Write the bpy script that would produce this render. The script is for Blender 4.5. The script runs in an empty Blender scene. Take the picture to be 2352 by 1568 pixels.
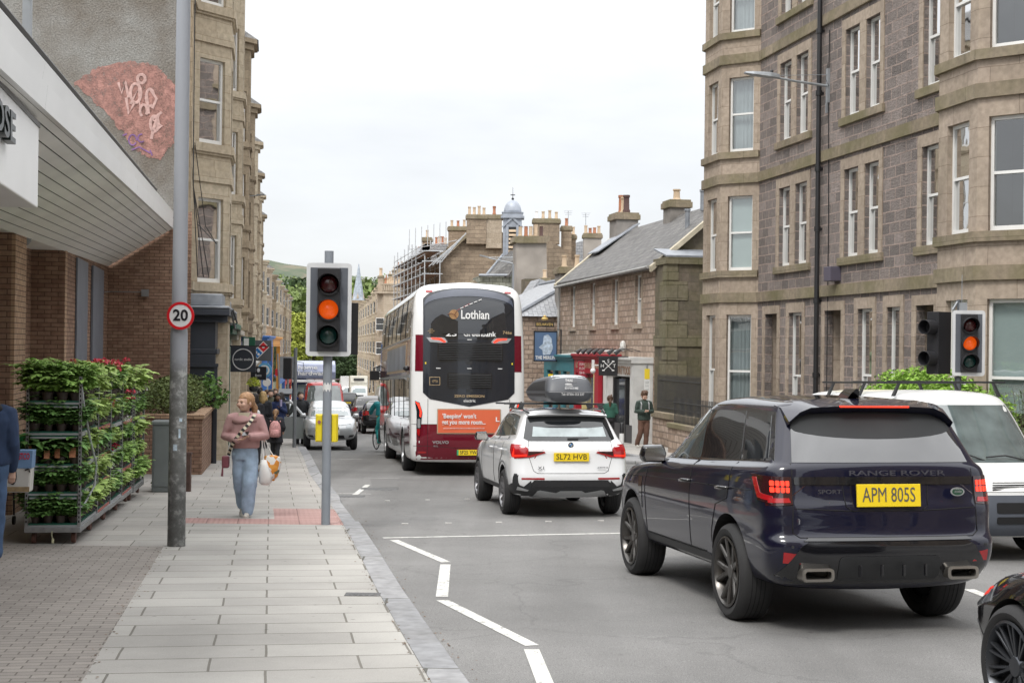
import bpy,bmesh,math,random
from mathutils import Vector,Matrix,noise as mnoise
from mathutils.bvhtree import BVHTree
R = math.radians
SC = bpy.context.scene
COL = SC.collection
rnd = random.Random(7)

# ---------------------------------------------------------------- camera
SLOPE = 0.0315                      # the road runs downhill, away from the camera
CAMZ = 1.85
cam_data = bpy.data.cameras.new('camera'); cam = bpy.data.objects.new('camera',cam_data)
COL.objects.link(cam); SC.camera = cam
cam_data.lens = 50.0; cam_data.sensor_width = 36.0; cam_data.clip_end = 9000; cam_data.clip_start = .1
CM = Matrix.Translation((0,0,CAMZ)) @ Matrix.Rotation(R(90) + 13/3266,4,'X') @ Matrix.Rotation(0.0125,4,'Z')
cam.matrix_world = CM
cam_data.dof.use_dof = True; cam_data.dof.focus_distance = 15.0; cam_data.dof.aperture_fstop = 11

def at(u,v,D):
    """world point at depth D (metres along Y) seen at (u,v) of a 2352 x 1568 picture"""
    d = CM.to_3x3() @ Vector(((u-1176)/3266,-(v-784)/3266,-1))
    return Vector((0,0,CAMZ)) + d*(D/d.y)
def gz(y):
    return -SLOPE*min(y,330) if y > -40 else SLOPE*40
def gp(u,v,h=0.0):
    d = CM.to_3x3() @ Vector(((u-1176)/3266,-(v-784)/3266,-1))
    t = (CAMZ-h)/(-(d.z) - SLOPE*d.y)
    return Vector((0,0,CAMZ)) + d*t
TH = R(10.7)
def st(s,t,z=None,th=TH):
    x = -s*math.sin(th)+t*math.cos(th); y = s*math.cos(th)+t*math.sin(th)
    return Vector((x,y,gz(y) if z is None else z))

# ---------------------------------------------------------------- world, sun, exposure
W = bpy.data.worlds.new('World'); SC.world = W; W.use_nodes = True
nt = W.node_tree; nt.nodes.clear()
def N(nt,t,**k):
    n = nt.nodes.new(t)
    for a,b in k.items():
        if a.startswith('i_'):
            n.inputs[int(a[2:])].default_value = b
        else: setattr(n,a,b)
    return n
sky = N(nt,'ShaderNodeTexSky',sky_type='NISHITA',sun_disc=False,sun_elevation=R(52),sun_rotation=R(205))
skm = N(nt,'ShaderNodeVectorMath',operation='SCALE'); skm.inputs['Scale'].default_value = .1
nt.links.new(sky.outputs[0],skm.inputs[0])
tc = N(nt,'ShaderNodeTexCoord'); sp = N(nt,'ShaderNodeSeparateXYZ'); nt.links.new(tc.outputs['Generated'],sp.inputs[0])
cr = N(nt,'ShaderNodeValToRGB'); el = cr.color_ramp.elements
el[0].position = 0.0; el[0].color = (.515,.52,.53,1); el[1].position = 1.0; el[1].color = (1,1,1,1)
e = el.new(.12); e.color = (.55,.558,.572,1)
e = el.new(.30); e.color = (.78,.79,.80,1)
nt.links.new(sp.outputs[2],cr.inputs[0])
mp = N(nt,'ShaderNodeMapping'); mp.inputs['Scale'].default_value = (1.4,1.4,5)
nt.links.new(tc.outputs['Generated'],mp.inputs[0])
no = N(nt,'ShaderNodeTexNoise'); no.inputs['Scale'].default_value = 2.6; no.inputs['Detail'].default_value = 6; no.inputs['Roughness'].default_value = .55
nt.links.new(mp.outputs[0],no.inputs[0])
mr = N(nt,'ShaderNodeMapRange'); mr.inputs[1].default_value = .3; mr.inputs[2].default_value = .7; mr.inputs[3].default_value = .86; mr.inputs[4].default_value = 1.06
nt.links.new(no.outputs[0],mr.inputs[0])
mu = N(nt,'ShaderNodeVectorMath',operation='SCALE'); nt.links.new(cr.outputs[0],mu.inputs[0]); nt.links.new(mr.outputs[0],mu.inputs['Scale'])
# overhead cloud is brighter than the cloud near the horizon
pw = N(nt,'ShaderNodeMapRange'); pw.inputs[1].default_value = .25; pw.inputs[2].default_value = 1; pw.inputs[3].default_value = 1; pw.inputs[4].default_value = 1.9
nt.links.new(sp.outputs[2],pw.inputs[0])
mu2 = N(nt,'ShaderNodeVectorMath',operation='SCALE'); nt.links.new(mu.outputs[0],mu2.inputs[0]); nt.links.new(pw.outputs[0],mu2.inputs['Scale'])
mx = N(nt,'ShaderNodeMixRGB'); mx.inputs[0].default_value = .9
nt.links.new(skm.outputs[0],mx.inputs[1]); nt.links.new(mu2.outputs[0],mx.inputs[2])
bg = N(nt,'ShaderNodeBackground'); bg.inputs[1].default_value = 1.0
wo = N(nt,'ShaderNodeOutputWorld')
nt.links.new(mx.outputs[0],bg.inputs[0]); nt.links.new(bg.outputs[0],wo.inputs[0])
sl = bpy.data.lights.new('sun','SUN'); sl.energy = 1.1; sl.angle = R(14); sl.color = (1,.96,.9)
so = bpy.data.objects.new('sun',sl); COL.objects.link(so)
so.rotation_euler = (R(38),0,R(-25))
vs = SC.view_settings; vs.view_transform = 'Standard'; vs.look = 'None'; vs.gamma = 1; vs.exposure = .82
SC.cycles.max_bounces = 6; SC.cycles.diffuse_bounces = 3; SC.cycles.glossy_bounces = 3; SC.cycles.transparent_max_bounces = 12
SC.cycles.caustics_reflective = False; SC.cycles.caustics_refractive = False
SC.cycles.sample_clamp_indirect = 4

# ---------------------------------------------------------------- materials
MATS = {}
def _base(name):
    m = bpy.data.materials.new(name); m.use_nodes = True
    nt = m.node_tree; b = nt.nodes['Principled BSDF']; return m,nt,b
def L(nt,a,b): nt.links.new(a,b)
def mat(name,c,rough=.6,metal=0,spec=.5,var=.12,vs=3.0,bump=0,bs=40,coat=0,emit=None,es=1,trans=0,objc=True,isl=0):
    if name in MATS: return MATS[name]
    m,nt,b = _base(name)
    tc = N(nt,'ShaderNodeTexCoord')
    n1 = N(nt,'ShaderNodeTexNoise'); n1.inputs['Scale'].default_value = vs; n1.inputs['Detail'].default_value = 5
    L(nt,tc.outputs['Object'],n1.inputs[0])
    r = N(nt,'ShaderNodeMapRange'); r.inputs[1].default_value = .25; r.inputs[2].default_value = .75; r.inputs[3].default_value = 1-var; r.inputs[4].default_value = 1+var
    L(nt,n1.outputs[0],r.inputs[0])
    sc = N(nt,'ShaderNodeVectorMath',operation='SCALE'); sc.inputs[0].default_value = c[:3]
    L(nt,r.outputs[0],sc.inputs['Scale']); out = sc.outputs[0]
    if isl:
        g = N(nt,'ShaderNodeNewGeometry'); r2 = N(nt,'ShaderNodeMapRange'); r2.inputs[3].default_value = 1-isl; r2.inputs[4].default_value = 1+isl
        L(nt,g.outputs['Random Per Island'],r2.inputs[0])
        s2 = N(nt,'ShaderNodeVectorMath',operation='SCALE'); L(nt,out,s2.inputs[0]); L(nt,r2.outputs[0],s2.inputs['Scale']); out = s2.outputs[0]
    L(nt,out,b.inputs['Base Color'])
    b.inputs['Roughness'].default_value = rough; b.inputs['Metallic'].default_value = metal
    b.inputs['Specular IOR Level'].default_value = spec; b.inputs['Coat Weight'].default_value = coat; b.inputs['Coat Roughness'].default_value = .03
    if emit: b.inputs['Emission Color'].default_value = (*emit,1); b.inputs['Emission Strength'].default_value = es
    if trans: b.inputs['Transmission Weight'].default_value = trans
    if bump:
        n2 = N(nt,'ShaderNodeTexNoise'); n2.inputs['Scale'].default_value = bs; n2.inputs['Detail'].default_value = 4
        L(nt,tc.outputs['Object'],n2.inputs[0]); bp = N(nt,'ShaderNodeBump'); bp.inputs['Strength'].default_value = bump; bp.inputs['Distance'].default_value = .02
        L(nt,n2.outputs[0],bp.inputs['Height']); L(nt,bp.outputs[0],b.inputs['Normal'])
    MATS[name] = m; return m

def stone(name,c1,c2,mortar,bw=.6,bh=.25,ms=.012,bump=.5,stain=.35,stainc=(.1,.09,.07),rough=.9,green=0,rough_face=.5,offs=.5,squash=1,ns=1.3,smooth=.15):
    """coursed masonry from UVs in metres, with cell colour variation, stains, moss and a bumped face"""
    m,nt,b = _base(name)
    uv = N(nt,'ShaderNodeUVMap'); tc = N(nt,'ShaderNodeTexCoord')
    br = N(nt,'ShaderNodeTexBrick'); br.offset = offs; br.squash = squash
    wn = N(nt,'ShaderNodeTexNoise'); wn.inputs['Scale'].default_value = 2.2; wn.inputs['Detail'].default_value = 2
    L(nt,uv.outputs[0],wn.inputs[0])
    wv = N(nt,'ShaderNodeVectorMath',operation='SCALE'); wv.inputs['Scale'].default_value = .035 if bw > .3 else .004
    L(nt,wn.outputs[1],wv.inputs[0]); wa = N(nt,'ShaderNodeVectorMath',operation='ADD'); L(nt,uv.outputs[0],wa.inputs[0]); L(nt,wv.outputs[0],wa.inputs[1])
    L(nt,wa.outputs[0],br.inputs['Vector'])
    br.inputs['Color1'].default_value = (*c1,1); br.inputs['Color2'].default_value = (*c2,1); br.inputs['Mortar'].default_value = (*mortar,1)
    br.inputs['Scale'].default_value = 1; br.inputs['Mortar Size'].default_value = ms; br.inputs['Mortar Smooth'].default_value = smooth
    br.inputs['Brick Width'].default_value = bw; br.inputs['Row Height'].default_value = bh; br.inputs['Bias'].default_value = 0
    n1 = N(nt,'ShaderNodeTexNoise'); n1.inputs['Scale'].default_value = 9; n1.inputs['Detail'].default_value = 6; L(nt,tc.outputs['Object'],n1.inputs[0])
    r = N(nt,'ShaderNodeMapRange'); r.inputs[1].default_value = .25; r.inputs[2].default_value = .75; r.inputs[3].default_value = .78; r.inputs[4].default_value = 1.2; L(nt,n1.outputs[0],r.inputs[0])
    s = N(nt,'ShaderNodeVectorMath',operation='SCALE'); L(nt,br.outputs[0],s.inputs[0]); L(nt,r.outputs[0],s.inputs['Scale'])
    # soot and rain stains, stretched downwards
    mp = N(nt,'ShaderNodeMapping'); mp.inputs['Scale'].default_value = (1,1,.35); L(nt,tc.outputs['Object'],mp.inputs[0])
    n2 = N(nt,'ShaderNodeTexNoise'); n2.inputs['Scale'].default_value = ns; n2.inputs['Detail'].default_value = 7; n2.inputs['Roughness'].default_value = .65; L(nt,mp.outputs[0],n2.inputs[0])
    r2 = N(nt,'ShaderNodeMapRange'); r2.inputs[1].default_value = .45; r2.inputs[2].default_value = .72; r2.inputs[3].default_value = 0; r2.inputs[4].default_value = stain; L(nt,n2.outputs[0],r2.inputs[0])
    mx = N(nt,'ShaderNodeMixRGB'); L(nt,r2.outputs[0],mx.inputs[0]); L(nt,s.outputs[0],mx.inputs[1]); mx.inputs[2].default_value = (*stainc,1)
    out = mx.outputs[0]
    if green:
        n3 = N(nt,'ShaderNodeTexNoise'); n3.inputs['Scale'].default_value = .9; n3.inputs['Detail'].default_value = 5; mp3 = N(nt,'ShaderNodeMapping'); mp3.inputs['Location'].default_value = (5,3,1)
        L(nt,tc.outputs['Object'],mp3.inputs[0]); L(nt,mp3.outputs[0],n3.inputs[0])
        r3 = N(nt,'ShaderNodeMapRange'); r3.inputs[1].default_value = .4; r3.inputs[2].default_value = .65; r3.inputs[3].default_value = 0; r3.inputs[4].default_value = green; L(nt,n3.outputs[0],r3.inputs[0])
        m3 = N(nt,'ShaderNodeMixRGB'); L(nt,r3.outputs[0],m3.inputs[0]); L(nt,out,m3.inputs[1]); m3.inputs[2].default_value = (.13,.125,.05,1); out = m3.outputs[0]
    L(nt,out,b.inputs['Base Color']); b.inputs['Roughness'].default_value = rough; b.inputs['Specular IOR Level'].default_value = .25
    n4 = N(nt,'ShaderNodeTexNoise'); n4.inputs['Scale'].default_value = 22; n4.inputs['Detail'].default_value = 5; L(nt,tc.outputs['Object'],n4.inputs[0])
    ml = N(nt,'ShaderNodeMath',operation='MULTIPLY'); ml.inputs[1].default_value = rough_face; L(nt,n4.outputs[0],ml.inputs[0])
    sb = N(nt,'ShaderNodeMath',operation='SUBTRACT'); L(nt,ml.outputs[0],sb.inputs[0]); L(nt,br.outputs['Fac'],sb.inputs[1])
    bp = N(nt,'ShaderNodeBump'); bp.inputs['Strength'].default_value = bump; bp.inputs['Distance'].default_value = .03
    L(nt,sb.outputs[0],bp.inputs['Height']); L(nt,bp.outputs[0],b.inputs['Normal'])
    MATS[name] = m; return m

def paint(name,c,metal=.3,rough=.28,flake=.04):
    m = mat(name,c,rough=rough,metal=metal,coat=1.0,var=flake,vs=2.0,spec=.15); return m
def glassy(name,c=(.02,.024,.028),rough=.03,spec=.7,var=.2):
    return mat(name,c,rough=rough,spec=spec,var=var,vs=1.5,coat=.6)

def see_glass(name,tint=(.8,.86,.86),fac=.28):
    """a pane: partly a mirror of the sky, partly clear"""
    if name in MATS: return MATS[name]
    m,nt,b = _base(name); nt.nodes.remove(b); o = nt.nodes['Material Output']
    t = N(nt,'ShaderNodeBsdfTransparent'); t.inputs[0].default_value = (*tint,1)
    g = N(nt,'ShaderNodeBsdfGlossy'); g.inputs['Roughness'].default_value = .02
    tc = N(nt,'ShaderNodeTexCoord'); n = N(nt,'ShaderNodeTexNoise'); n.inputs['Scale'].default_value = 1.2; L(nt,tc.outputs['Object'],n.inputs[0])
    bp = N(nt,'ShaderNodeBump'); bp.inputs['Strength'].default_value = .06; bp.inputs['Distance'].default_value = .05; L(nt,n.outputs[0],bp.inputs['Height']); L(nt,bp.outputs[0],g.inputs['Normal'])
    f = N(nt,'ShaderNodeFresnel'); f.inputs[0].default_value = 1.5
    a = N(nt,'ShaderNodeMath',operation='ADD'); a.inputs[1].default_value = fac; a.use_clamp = True; L(nt,f.outputs[0],a.inputs[0])
    mx = N(nt,'ShaderNodeMixShader'); L(nt,a.outputs[0],mx.inputs[0]); L(nt,t.outputs[0],mx.inputs[1]); L(nt,g.outputs[0],mx.inputs[2]); L(nt,mx.outputs[0],o.inputs[0])
    MATS[name] = m; return m

# ---------------------------------------------------------------- mesh builder
class MB:
    def __init__(s): s.v = []; s.f = []; s.mi = []; s.cur = 0
    def m(s,i): s.cur = i; return s
    def add(s,vs,fs):
        o = len(s.v); s.v += [Vector(p) for p in vs]
        for f in fs: s.f.append([i+o for i in f]); s.mi.append(s.cur)
        return s
    def quad(s,a,b,c,d): return s.add([a,b,c,d],[(0,1,2,3)])
    def box(s,x0,x1,y0,y1,z0,z1):
        return s.obox(Vector((0,0,0)),Vector((1,0,0)),Vector((0,1,0)),x0,x1,y0,y1,z0,z1)
    def obox(s,o,d,n,u0,u1,v0,v1,z0,z1,up=Vector((0,0,1))):
        o = Vector(o); P = [o+d*u+n*v+up*z for z in (z0,z1) for v in (v0,v1) for u in (u0,u1)]
        return s.add(P,[(0,2,3,1),(4,5,7,6),(0,1,5,4),(2,6,7,3),(0,4,6,2),(1,3,7,5)])
    def prism(s,pts,ext):
        n = len(pts); ext = Vector(ext); a = [Vector(p) for p in pts]
        return s.add(a+[p+ext for p in a],[tuple(range(n-1,-1,-1)),tuple(range(n,2*n))]+[(i,(i+1) % n,n+(i+1) % n,n+i) for i in range(n)])
    def rings(s,rs,closed=True,cap=True):
        n = len(rs[0]); fs = []
        for k in range(len(rs)-1):
            for i in range(n if closed else n-1):
                j = (i+1) % n; fs.append((k*n+i,k*n+j,(k+1)*n+j,(k+1)*n+i))
        if cap: fs.append(tuple(range(n-1,-1,-1))); fs.append(tuple((len(rs)-1)*n+i for i in range(n)))
        return s.add([p for r in rs for p in r],fs)
    def tube(s,path,r,seg=8,cap=True,flat=1.0):
        path = [Vector(p) for p in path]; rs = []
        up = Vector((0,0,1)); 
        prev = None
        for i,p in enumerate(path):
            t = (path[min(i+1,len(path)-1)]-path[max(i-1,0)]).normalized()
            if prev is None:
                a = t.cross(up if abs(t.z) < .95 else Vector((1,0,0))).normalized()
            else:
                a = (prev - t*prev.dot(t)).normalized()
            prev = a; b = t.cross(a)
            rr = r[i] if isinstance(r,(list,tuple)) else r
            rx,ry = rr if isinstance(rr,(list,tuple)) else (rr,rr*flat)
            rs.append([p+a*math.cos(2*math.pi*k/seg)*rx+b*math.sin(2*math.pi*k/seg)*ry for k in range(seg)])
        return s.rings(rs,cap=cap)
    def cap_tube(s,path,r,seg=10):
        """tube with rounded ends"""
        path = [Vector(p) for p in path]; r = list(r) if isinstance(r,(list,tuple)) else [r]*len(path)
        d0 = (path[0]-path[1]).normalized(); d1 = (path[-1]-path[-2]).normalized()
        P = [path[0]+d0*r[0]*.95,path[0]+d0*r[0]*.6]+path+[path[-1]+d1*r[-1]*.6,path[-1]+d1*r[-1]*.95]
        return s.tube(P,[r[0]*.3,r[0]*.8]+r+[r[-1]*.8,r[-1]*.3],seg)
    def sph(s,c,r,nu=12,nv=8):
        c = Vector(c); r = r if isinstance(r,(list,tuple)) else (r,r,r); rs = []
        for j in range(1,nv):
            ph = math.pi*j/nv
            rs.append([c+Vector((r[0]*math.sin(ph)*math.cos(2*math.pi*i/nu),r[1]*math.sin(ph)*math.sin(2*math.pi*i/nu),-r[2]*math.cos(ph))) for i in range(nu)])
        o = len(s.v); s.rings(rs,cap=False); n = len(s.v)
        s.v += [c-Vector((0,0,r[2])),c+Vector((0,0,r[2]))]
        for i in range(nu):
            s.f.append([n,o+(i+1) % nu,o+i]); s.mi.append(s.cur)
            k = o+(nv-2)*nu; s.f.append([n+1,k+i,k+(i+1) % nu]); s.mi.append(s.cur)
        return s
    def lathe(s,prof,c,axis='z',seg=32,closed=False):
        """prof: (radius, height) pairs about an axis through c"""
        c = Vector(c); rs = []
        for (r,h) in prof:
            ring = []
            for i in range(seg):
                a = 2*math.pi*i/seg; x,y = r*math.cos(a),r*math.sin(a)
                ring.append(c+(Vector((x,y,h)) if axis == 'z' else Vector((x,h,y)) if axis == 'y' else Vector((h,x,y))))
            rs.append(ring)
        if closed: rs.append(rs[0])
        return s.rings(rs,cap=not closed)
    def xf(s,M):
        s.v = [M @ p for p in s.v]; return s
    def merge(s,o):
        k = len(s.v); s.v += o.v; s.f += [[i+k for i in f] for f in o.f]; s.mi += o.mi; return s
    def mesh(s,name):
        me = bpy.data.meshes.new(name); me.from_pydata([tuple(p) for p in s.v],[],s.f); me.validate(); return me
    def build(s,name,mats,parent=None,smooth=False,bevel=0,label=None,loc=None,weld=False,fixn=True,ang=None):
        me = s.mesh(name); mats = mats if isinstance(mats,(list,tuple)) else [mats]
        for m in mats: me.materials.append(m)
        if len(me.polygons) == len(s.mi): me.polygons.foreach_set('material_index',s.mi)
        bm = bmesh.new(); bm.from_mesh(me)
        if weld: bmesh.ops.remove_doubles(bm,verts=bm.verts,dist=weld if isinstance(weld,float) else 1e-4)
        if fixn: bmesh.ops.recalc_face_normals(bm,faces=bm.faces)
        uvl = bm.loops.layers.uv.new('UVMap')
        for f in bm.faces:
            n = f.normal; f.smooth = smooth
            if abs(n.z) > .75: 
                for l in f.loops: l[uvl].uv = (l.vert.co.x,l.vert.co.y)
            else:
                t = Vector((-n.y,n.x,0)).normalized()
                for l in f.loops: l[uvl].uv = (l.vert.co.dot(t),l.vert.co.z)
        bm.to_mesh(me); bm.free()
        o = bpy.data.objects.new(name,me); COL.objects.link(o)
        if parent: o.parent = parent
        if loc is not None: o.location = loc
        if label: o['label'] = label
        if bevel:
            bv = o.modifiers.new('bevel','BEVEL'); bv.width = bevel; bv.segments = 2; bv.limit_method = 'ANGLE'; bv.angle_limit = R(40)
        if smooth and ang:
            me.set_sharp_from_angle(angle=R(ang))
        return o

def tag(o,label=None,cat=None,group=None,kind=None):
    if label: o['label'] = label
    if cat: o['category'] = cat
    if group: o['group'] = group
    if kind: o['kind'] = kind
    return o
def thing(name,label,cat,loc=(0,0,0),rz=0,group=None):
    o = bpy.data.objects.new(name,None); COL.objects.link(o); o.location = loc; o.rotation_euler = (0,0,rz); o.empty_display_size = .2
    return tag(o,label,cat,group)
def kids(o): return list(o.children)
def dup_tree(o,parent=None,depth=0):
    c = o.copy(); COL.objects.link(c); c.parent = parent
    for ch in DUPK.get(o.name) or kids(o): dup_tree(ch,c,depth+1)
    return c
DUPK = {}
def setup_dup(o):
    DUPK[o.name] = kids(o)
    for c in DUPK[o.name]: setup_dup(c)
def dup(o,loc,rz,label=None,scale=None):
    if o.name not in DUPK: setup_dup(o)
    c = dup_tree(o); c.location = loc; c.rotation_euler = (0,0,rz)
    if label: c['label'] = label
    if scale: c.scale = (scale,)*3
    return c

TMP = bpy.data.scenes.new('workshop')
def evaluated(o,extra=()):
    """a mesh of o with its modifiers, worked out in an otherwise empty scene"""
    for x in (o,*extra): TMP.collection.objects.link(x)
    with bpy.context.temp_override(scene=TMP,view_layer=TMP.view_layers[0]):
        dg = bpy.context.evaluated_depsgraph_get(); dg.update()
        me = bpy.data.meshes.new_from_object(o.evaluated_get(dg))
    for x in (o,*extra): TMP.collection.objects.unlink(x)
    return me
def apply_mods(o,extra=()):
    me = evaluated(o,extra); o.modifiers.clear(); o.data = me; return o

def text_mesh(txt,size=1,ext=.004,bold=0,width=None,align='CENTER',spacing=1,shear=0):
    """returns an MB with the text in the XY plane, centred, height = size (cap height approx .7)"""
    cu = bpy.data.curves.new('t','FONT'); cu.body = txt; cu.size = size; cu.extrude = ext; cu.align_x = align; cu.align_y = 'CENTER'
    cu.offset = bold*size; cu.space_character = spacing; cu.resolution_u = 3; cu.shear = shear
    o = bpy.data.objects.new('t',cu)
    me = evaluated(o)
    mb = MB(); vs = [v.co.copy() for v in me.vertices]
    if width and vs:
        a = min(v.x for v in vs); b = max(v.x for v in vs); k = width/(b-a)
        for v in vs: v.x *= k
    mb.add(vs,[tuple(p.vertices) for p in me.polygons])
    bpy.data.objects.remove(o); bpy.data.curves.remove(cu); bpy.data.meshes.remove(me)
    return mb
def place(mb,o,right,up):
    """map an XY mesh to a plane at o spanned by right, up (Z of the mesh goes outwards)"""
    right = Vector(right).normalized(); up = Vector(up).normalized(); n = right.cross(up)
    M = Matrix((right,up,n)).transposed().to_4x4(); M.translation = Vector(o)
    return mb.xf(M)
def label_text(name,txt,size,mt,parent,o,right,up,ext=.003,**k):
    return place(text_mesh(txt,size,ext,**k),o,right,up).build(name,mt,parent,fixn=False)

def leafcloud(mb,n,blobs,size,seed=0,flat=.6,shell=.55):
    r = random.Random(seed); tot = sum(b[1][0]*b[1][1]*b[1][2] for b in blobs)
    for c,rad in blobs:
        k = int(n*rad[0]*rad[1]*rad[2]/tot)
        for _ in range(k):
            while True:
                p = Vector((r.uniform(-1,1),r.uniform(-1,1),r.uniform(-1,1)))
                if shell < p.length + r.random()*.35 and p.length < 1: break
            q = Vector((c[0]+p.x*rad[0],c[1]+p.y*rad[1],c[2]+p.z*rad[2]))
            q += Vector((mnoise.noise(q*2.1/size*.05),mnoise.noise(q*.7),mnoise.noise(q*.9+Vector((3,1,2)))))*min(rad)*.3
            a = Vector((r.gauss(0,1),r.gauss(0,1),r.gauss(0,flat))).normalized(); b = a.cross(Vector((r.gauss(0,1),r.gauss(0,1),r.gauss(0,1)))).normalized()
            s = size*r.uniform(.6,1.4)
            mb.add([q-a*s,q+b*s*.45-a*s*.1,q+a*s,q-b*s*.45-a*s*.1],[(0,1,2,3)])
    return mb
# ---------------------------------------------------------------- ground, road, pavements
def ground_mat(name,kind):
    m,nt,b = _base(name); tc = N(nt,'ShaderNodeTexCoord'); b.inputs['Roughness'].default_value = .9; b.inputs['Specular IOR Level'].default_value = .3
    mp = N(nt,'ShaderNodeMapping'); mp.inputs['Rotation'].default_value = (0,0,-R(9.6)); L(nt,tc.outputs['Object'],mp.inputs[0])
    fine = N(nt,'ShaderNodeTexNoise'); fine.inputs['Scale'].default_value = 130; fine.inputs['Detail'].default_value = 3; L(nt,tc.outputs['Object'],fine.inputs[0])
    big = N(nt,'ShaderNodeTexNoise'); big.inputs['Scale'].default_value = .55; big.inputs['Detail'].default_value = 6; big.inputs['Roughness'].default_value = .6; L(nt,mp.outputs[0],big.inputs[0])
    if kind == 'road':
        cr = N(nt,'ShaderNodeValToRGB'); e = cr.color_ramp.elements; e[0].position = .3; e[0].color = (.115,.114,.112,1); e[1].position = .7; e[1].color = (.275,.271,.265,1)
        L(nt,fine.outputs[0],cr.inputs[0])
        r = N(nt,'ShaderNodeMapRange'); r.inputs[1].default_value = .3; r.inputs[2].default_value = .7; r.inputs[3].default_value = .82; r.inputs[4].default_value = 1.13; L(nt,big.outputs[0],r.inputs[0])
        s = N(nt,'ShaderNodeVectorMath',operation='SCALE'); L(nt,cr.outputs[0],s.inputs[0]); L(nt,r.outputs[0],s.inputs['Scale'])
        # lengthwise wheel tracks and oily lane centres
        mp2 = N(nt,'ShaderNodeMapping'); mp2.inputs['Scale'].default_value = (.9,.02,1); mp2.inputs['Rotation'].default_value = (0,0,-R(10)); L(nt,tc.outputs['Object'],mp2.inputs[0])
        tr = N(nt,'ShaderNodeTexNoise'); tr.inputs['Scale'].default_value = 1; tr.inputs['Detail'].default_value = 3; L(nt,mp2.outputs[0],tr.inputs[0])
        r2 = N(nt,'ShaderNodeMapRange'); r2.inputs[1].default_value = .3; r2.inputs[2].default_value = .7; r2.inputs[3].default_value = .74; r2.inputs[4].default_value = 1.12; L(nt,tr.outputs[0],r2.inputs[0])
        s2 = N(nt,'ShaderNodeVectorMath',operation='SCALE'); L(nt,s.outputs[0],s2.inputs[0]); L(nt,r2.outputs[0],s2.inputs['Scale'])
        # cracks and sealed joints
        vo = N(nt,'ShaderNodeTexVoronoi',feature='DISTANCE_TO_EDGE'); vo.inputs['Scale'].default_value = .33; vo.inputs['Randomness'].default_value = 1
        wn = N(nt,'ShaderNodeTexNoise'); wn.inputs['Scale'].default_value = 1.5; wn.inputs['Detail'].default_value = 5; L(nt,mp.outputs[0],wn.inputs[0])
        wm = N(nt,'ShaderNodeMixRGB',blend_type='ADD'); wm.inputs[0].default_value = .8; L(nt,mp.outputs[0],wm.inputs[1]); L(nt,wn.outputs[1],wm.inputs[2]); L(nt,wm.outputs[0],vo.inputs['Vector'])
        lt = N(nt,'ShaderNodeMapRange'); lt.inputs[1].default_value = .002; lt.inputs[2].default_value = .008; lt.inputs[3].default_value = .86; lt.inputs[4].default_value = 1; L(nt,vo.outputs[0],lt.inputs[0])
        s3 = N(nt,'ShaderNodeVectorMath',operation='SCALE'); L(nt,s2.outputs[0],s3.inputs[0]); L(nt,lt.outputs[0],s3.inputs['Scale'])
        vs2 = N(nt,'ShaderNodeTexVoronoi'); vs2.inputs['Scale'].default_value = 1.6; L(nt,tc.outputs['Object'],vs2.inputs['Vector'])
        spot = N(nt,'ShaderNodeMapRange'); spot.inputs[1].default_value = .02; spot.inputs[2].default_value = .05; spot.inputs[3].default_value = .6; spot.inputs[4].default_value = 1; L(nt,vs2.outputs[0],spot.inputs[0])
        s4 = N(nt,'ShaderNodeVectorMath',operation='SCALE'); L(nt,s3.outputs[0],s4.inputs[0]); L(nt,spot.outputs[0],s4.inputs['Scale'])
        L(nt,s4.outputs[0],b.inputs['Base Color'])
        bp = N(nt,'ShaderNodeBump'); bp.inputs['Strength'].default_value = .35; bp.inputs['Distance'].default_value = .01; L(nt,fine.outputs[0],bp.inputs['Height']); L(nt,bp.outputs[0],b.inputs['Normal'])
        return m
    br = N(nt,'ShaderNodeTexBrick'); wn = N(nt,'ShaderNodeTexNoise'); wn.inputs['Scale'].default_value = 1.7; wn.inputs['Detail'].default_value = 4; L(nt,mp.outputs[0],wn.inputs[0]); wv = N(nt,'ShaderNodeVectorMath',operation='SCALE'); wv.inputs['Scale'].default_value = .02 if kind in ('slab','flag') else .012; L(nt,wn.outputs[1],wv.inputs[0]); wa = N(nt,'ShaderNodeVectorMath',operation='ADD'); L(nt,mp.outputs[0],wa.inputs[0]); L(nt,wv.outputs[0],wa.inputs[1]); L(nt,wa.outputs[0],br.inputs['Vector']); br.inputs['Scale'].default_value = 1
    P = {'slab': ((.345,.335,.315),(.41,.40,.375),(.18,.17,.15),.95,.45,.009),'flag': ((.33,.32,.30),(.39,.37,.345),(.16,.15,.13),.75,.6,.007),
         'block': ((.26,.24,.222),(.32,.295,.27),(.15,.135,.12),.2,.1,.006),'tactile': ((.40,.25,.23),(.44,.29,.265),(.27,.17,.155),.4,.4,.008)}[kind]
    br.inputs['Color1'].default_value = (*P[0],1); br.inputs['Color2'].default_value = (*P[1],1); br.inputs['Mortar'].default_value = (*P[2],1)
    br.inputs['Brick Width'].default_value = P[3]; br.inputs['Row Height'].default_value = P[4]; br.inputs['Mortar Size'].default_value = P[5]; br.inputs['Mortar Smooth'].default_value = .2
    br.offset = .5 if kind != 'tactile' else 0
    if kind == 'slab': br.offset = .37
    r = N(nt,'ShaderNodeMapRange'); r.inputs[1].default_value = .3; r.inputs[2].default_value = .7; r.inputs[3].default_value = .78; r.inputs[4].default_value = 1.13; L(nt,big.outputs[0],r.inputs[0])
    s = N(nt,'ShaderNodeVectorMath',operation='SCALE'); L(nt,br.outputs[0],s.inputs[0]); L(nt,r.outputs[0],s.inputs['Scale'])
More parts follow.
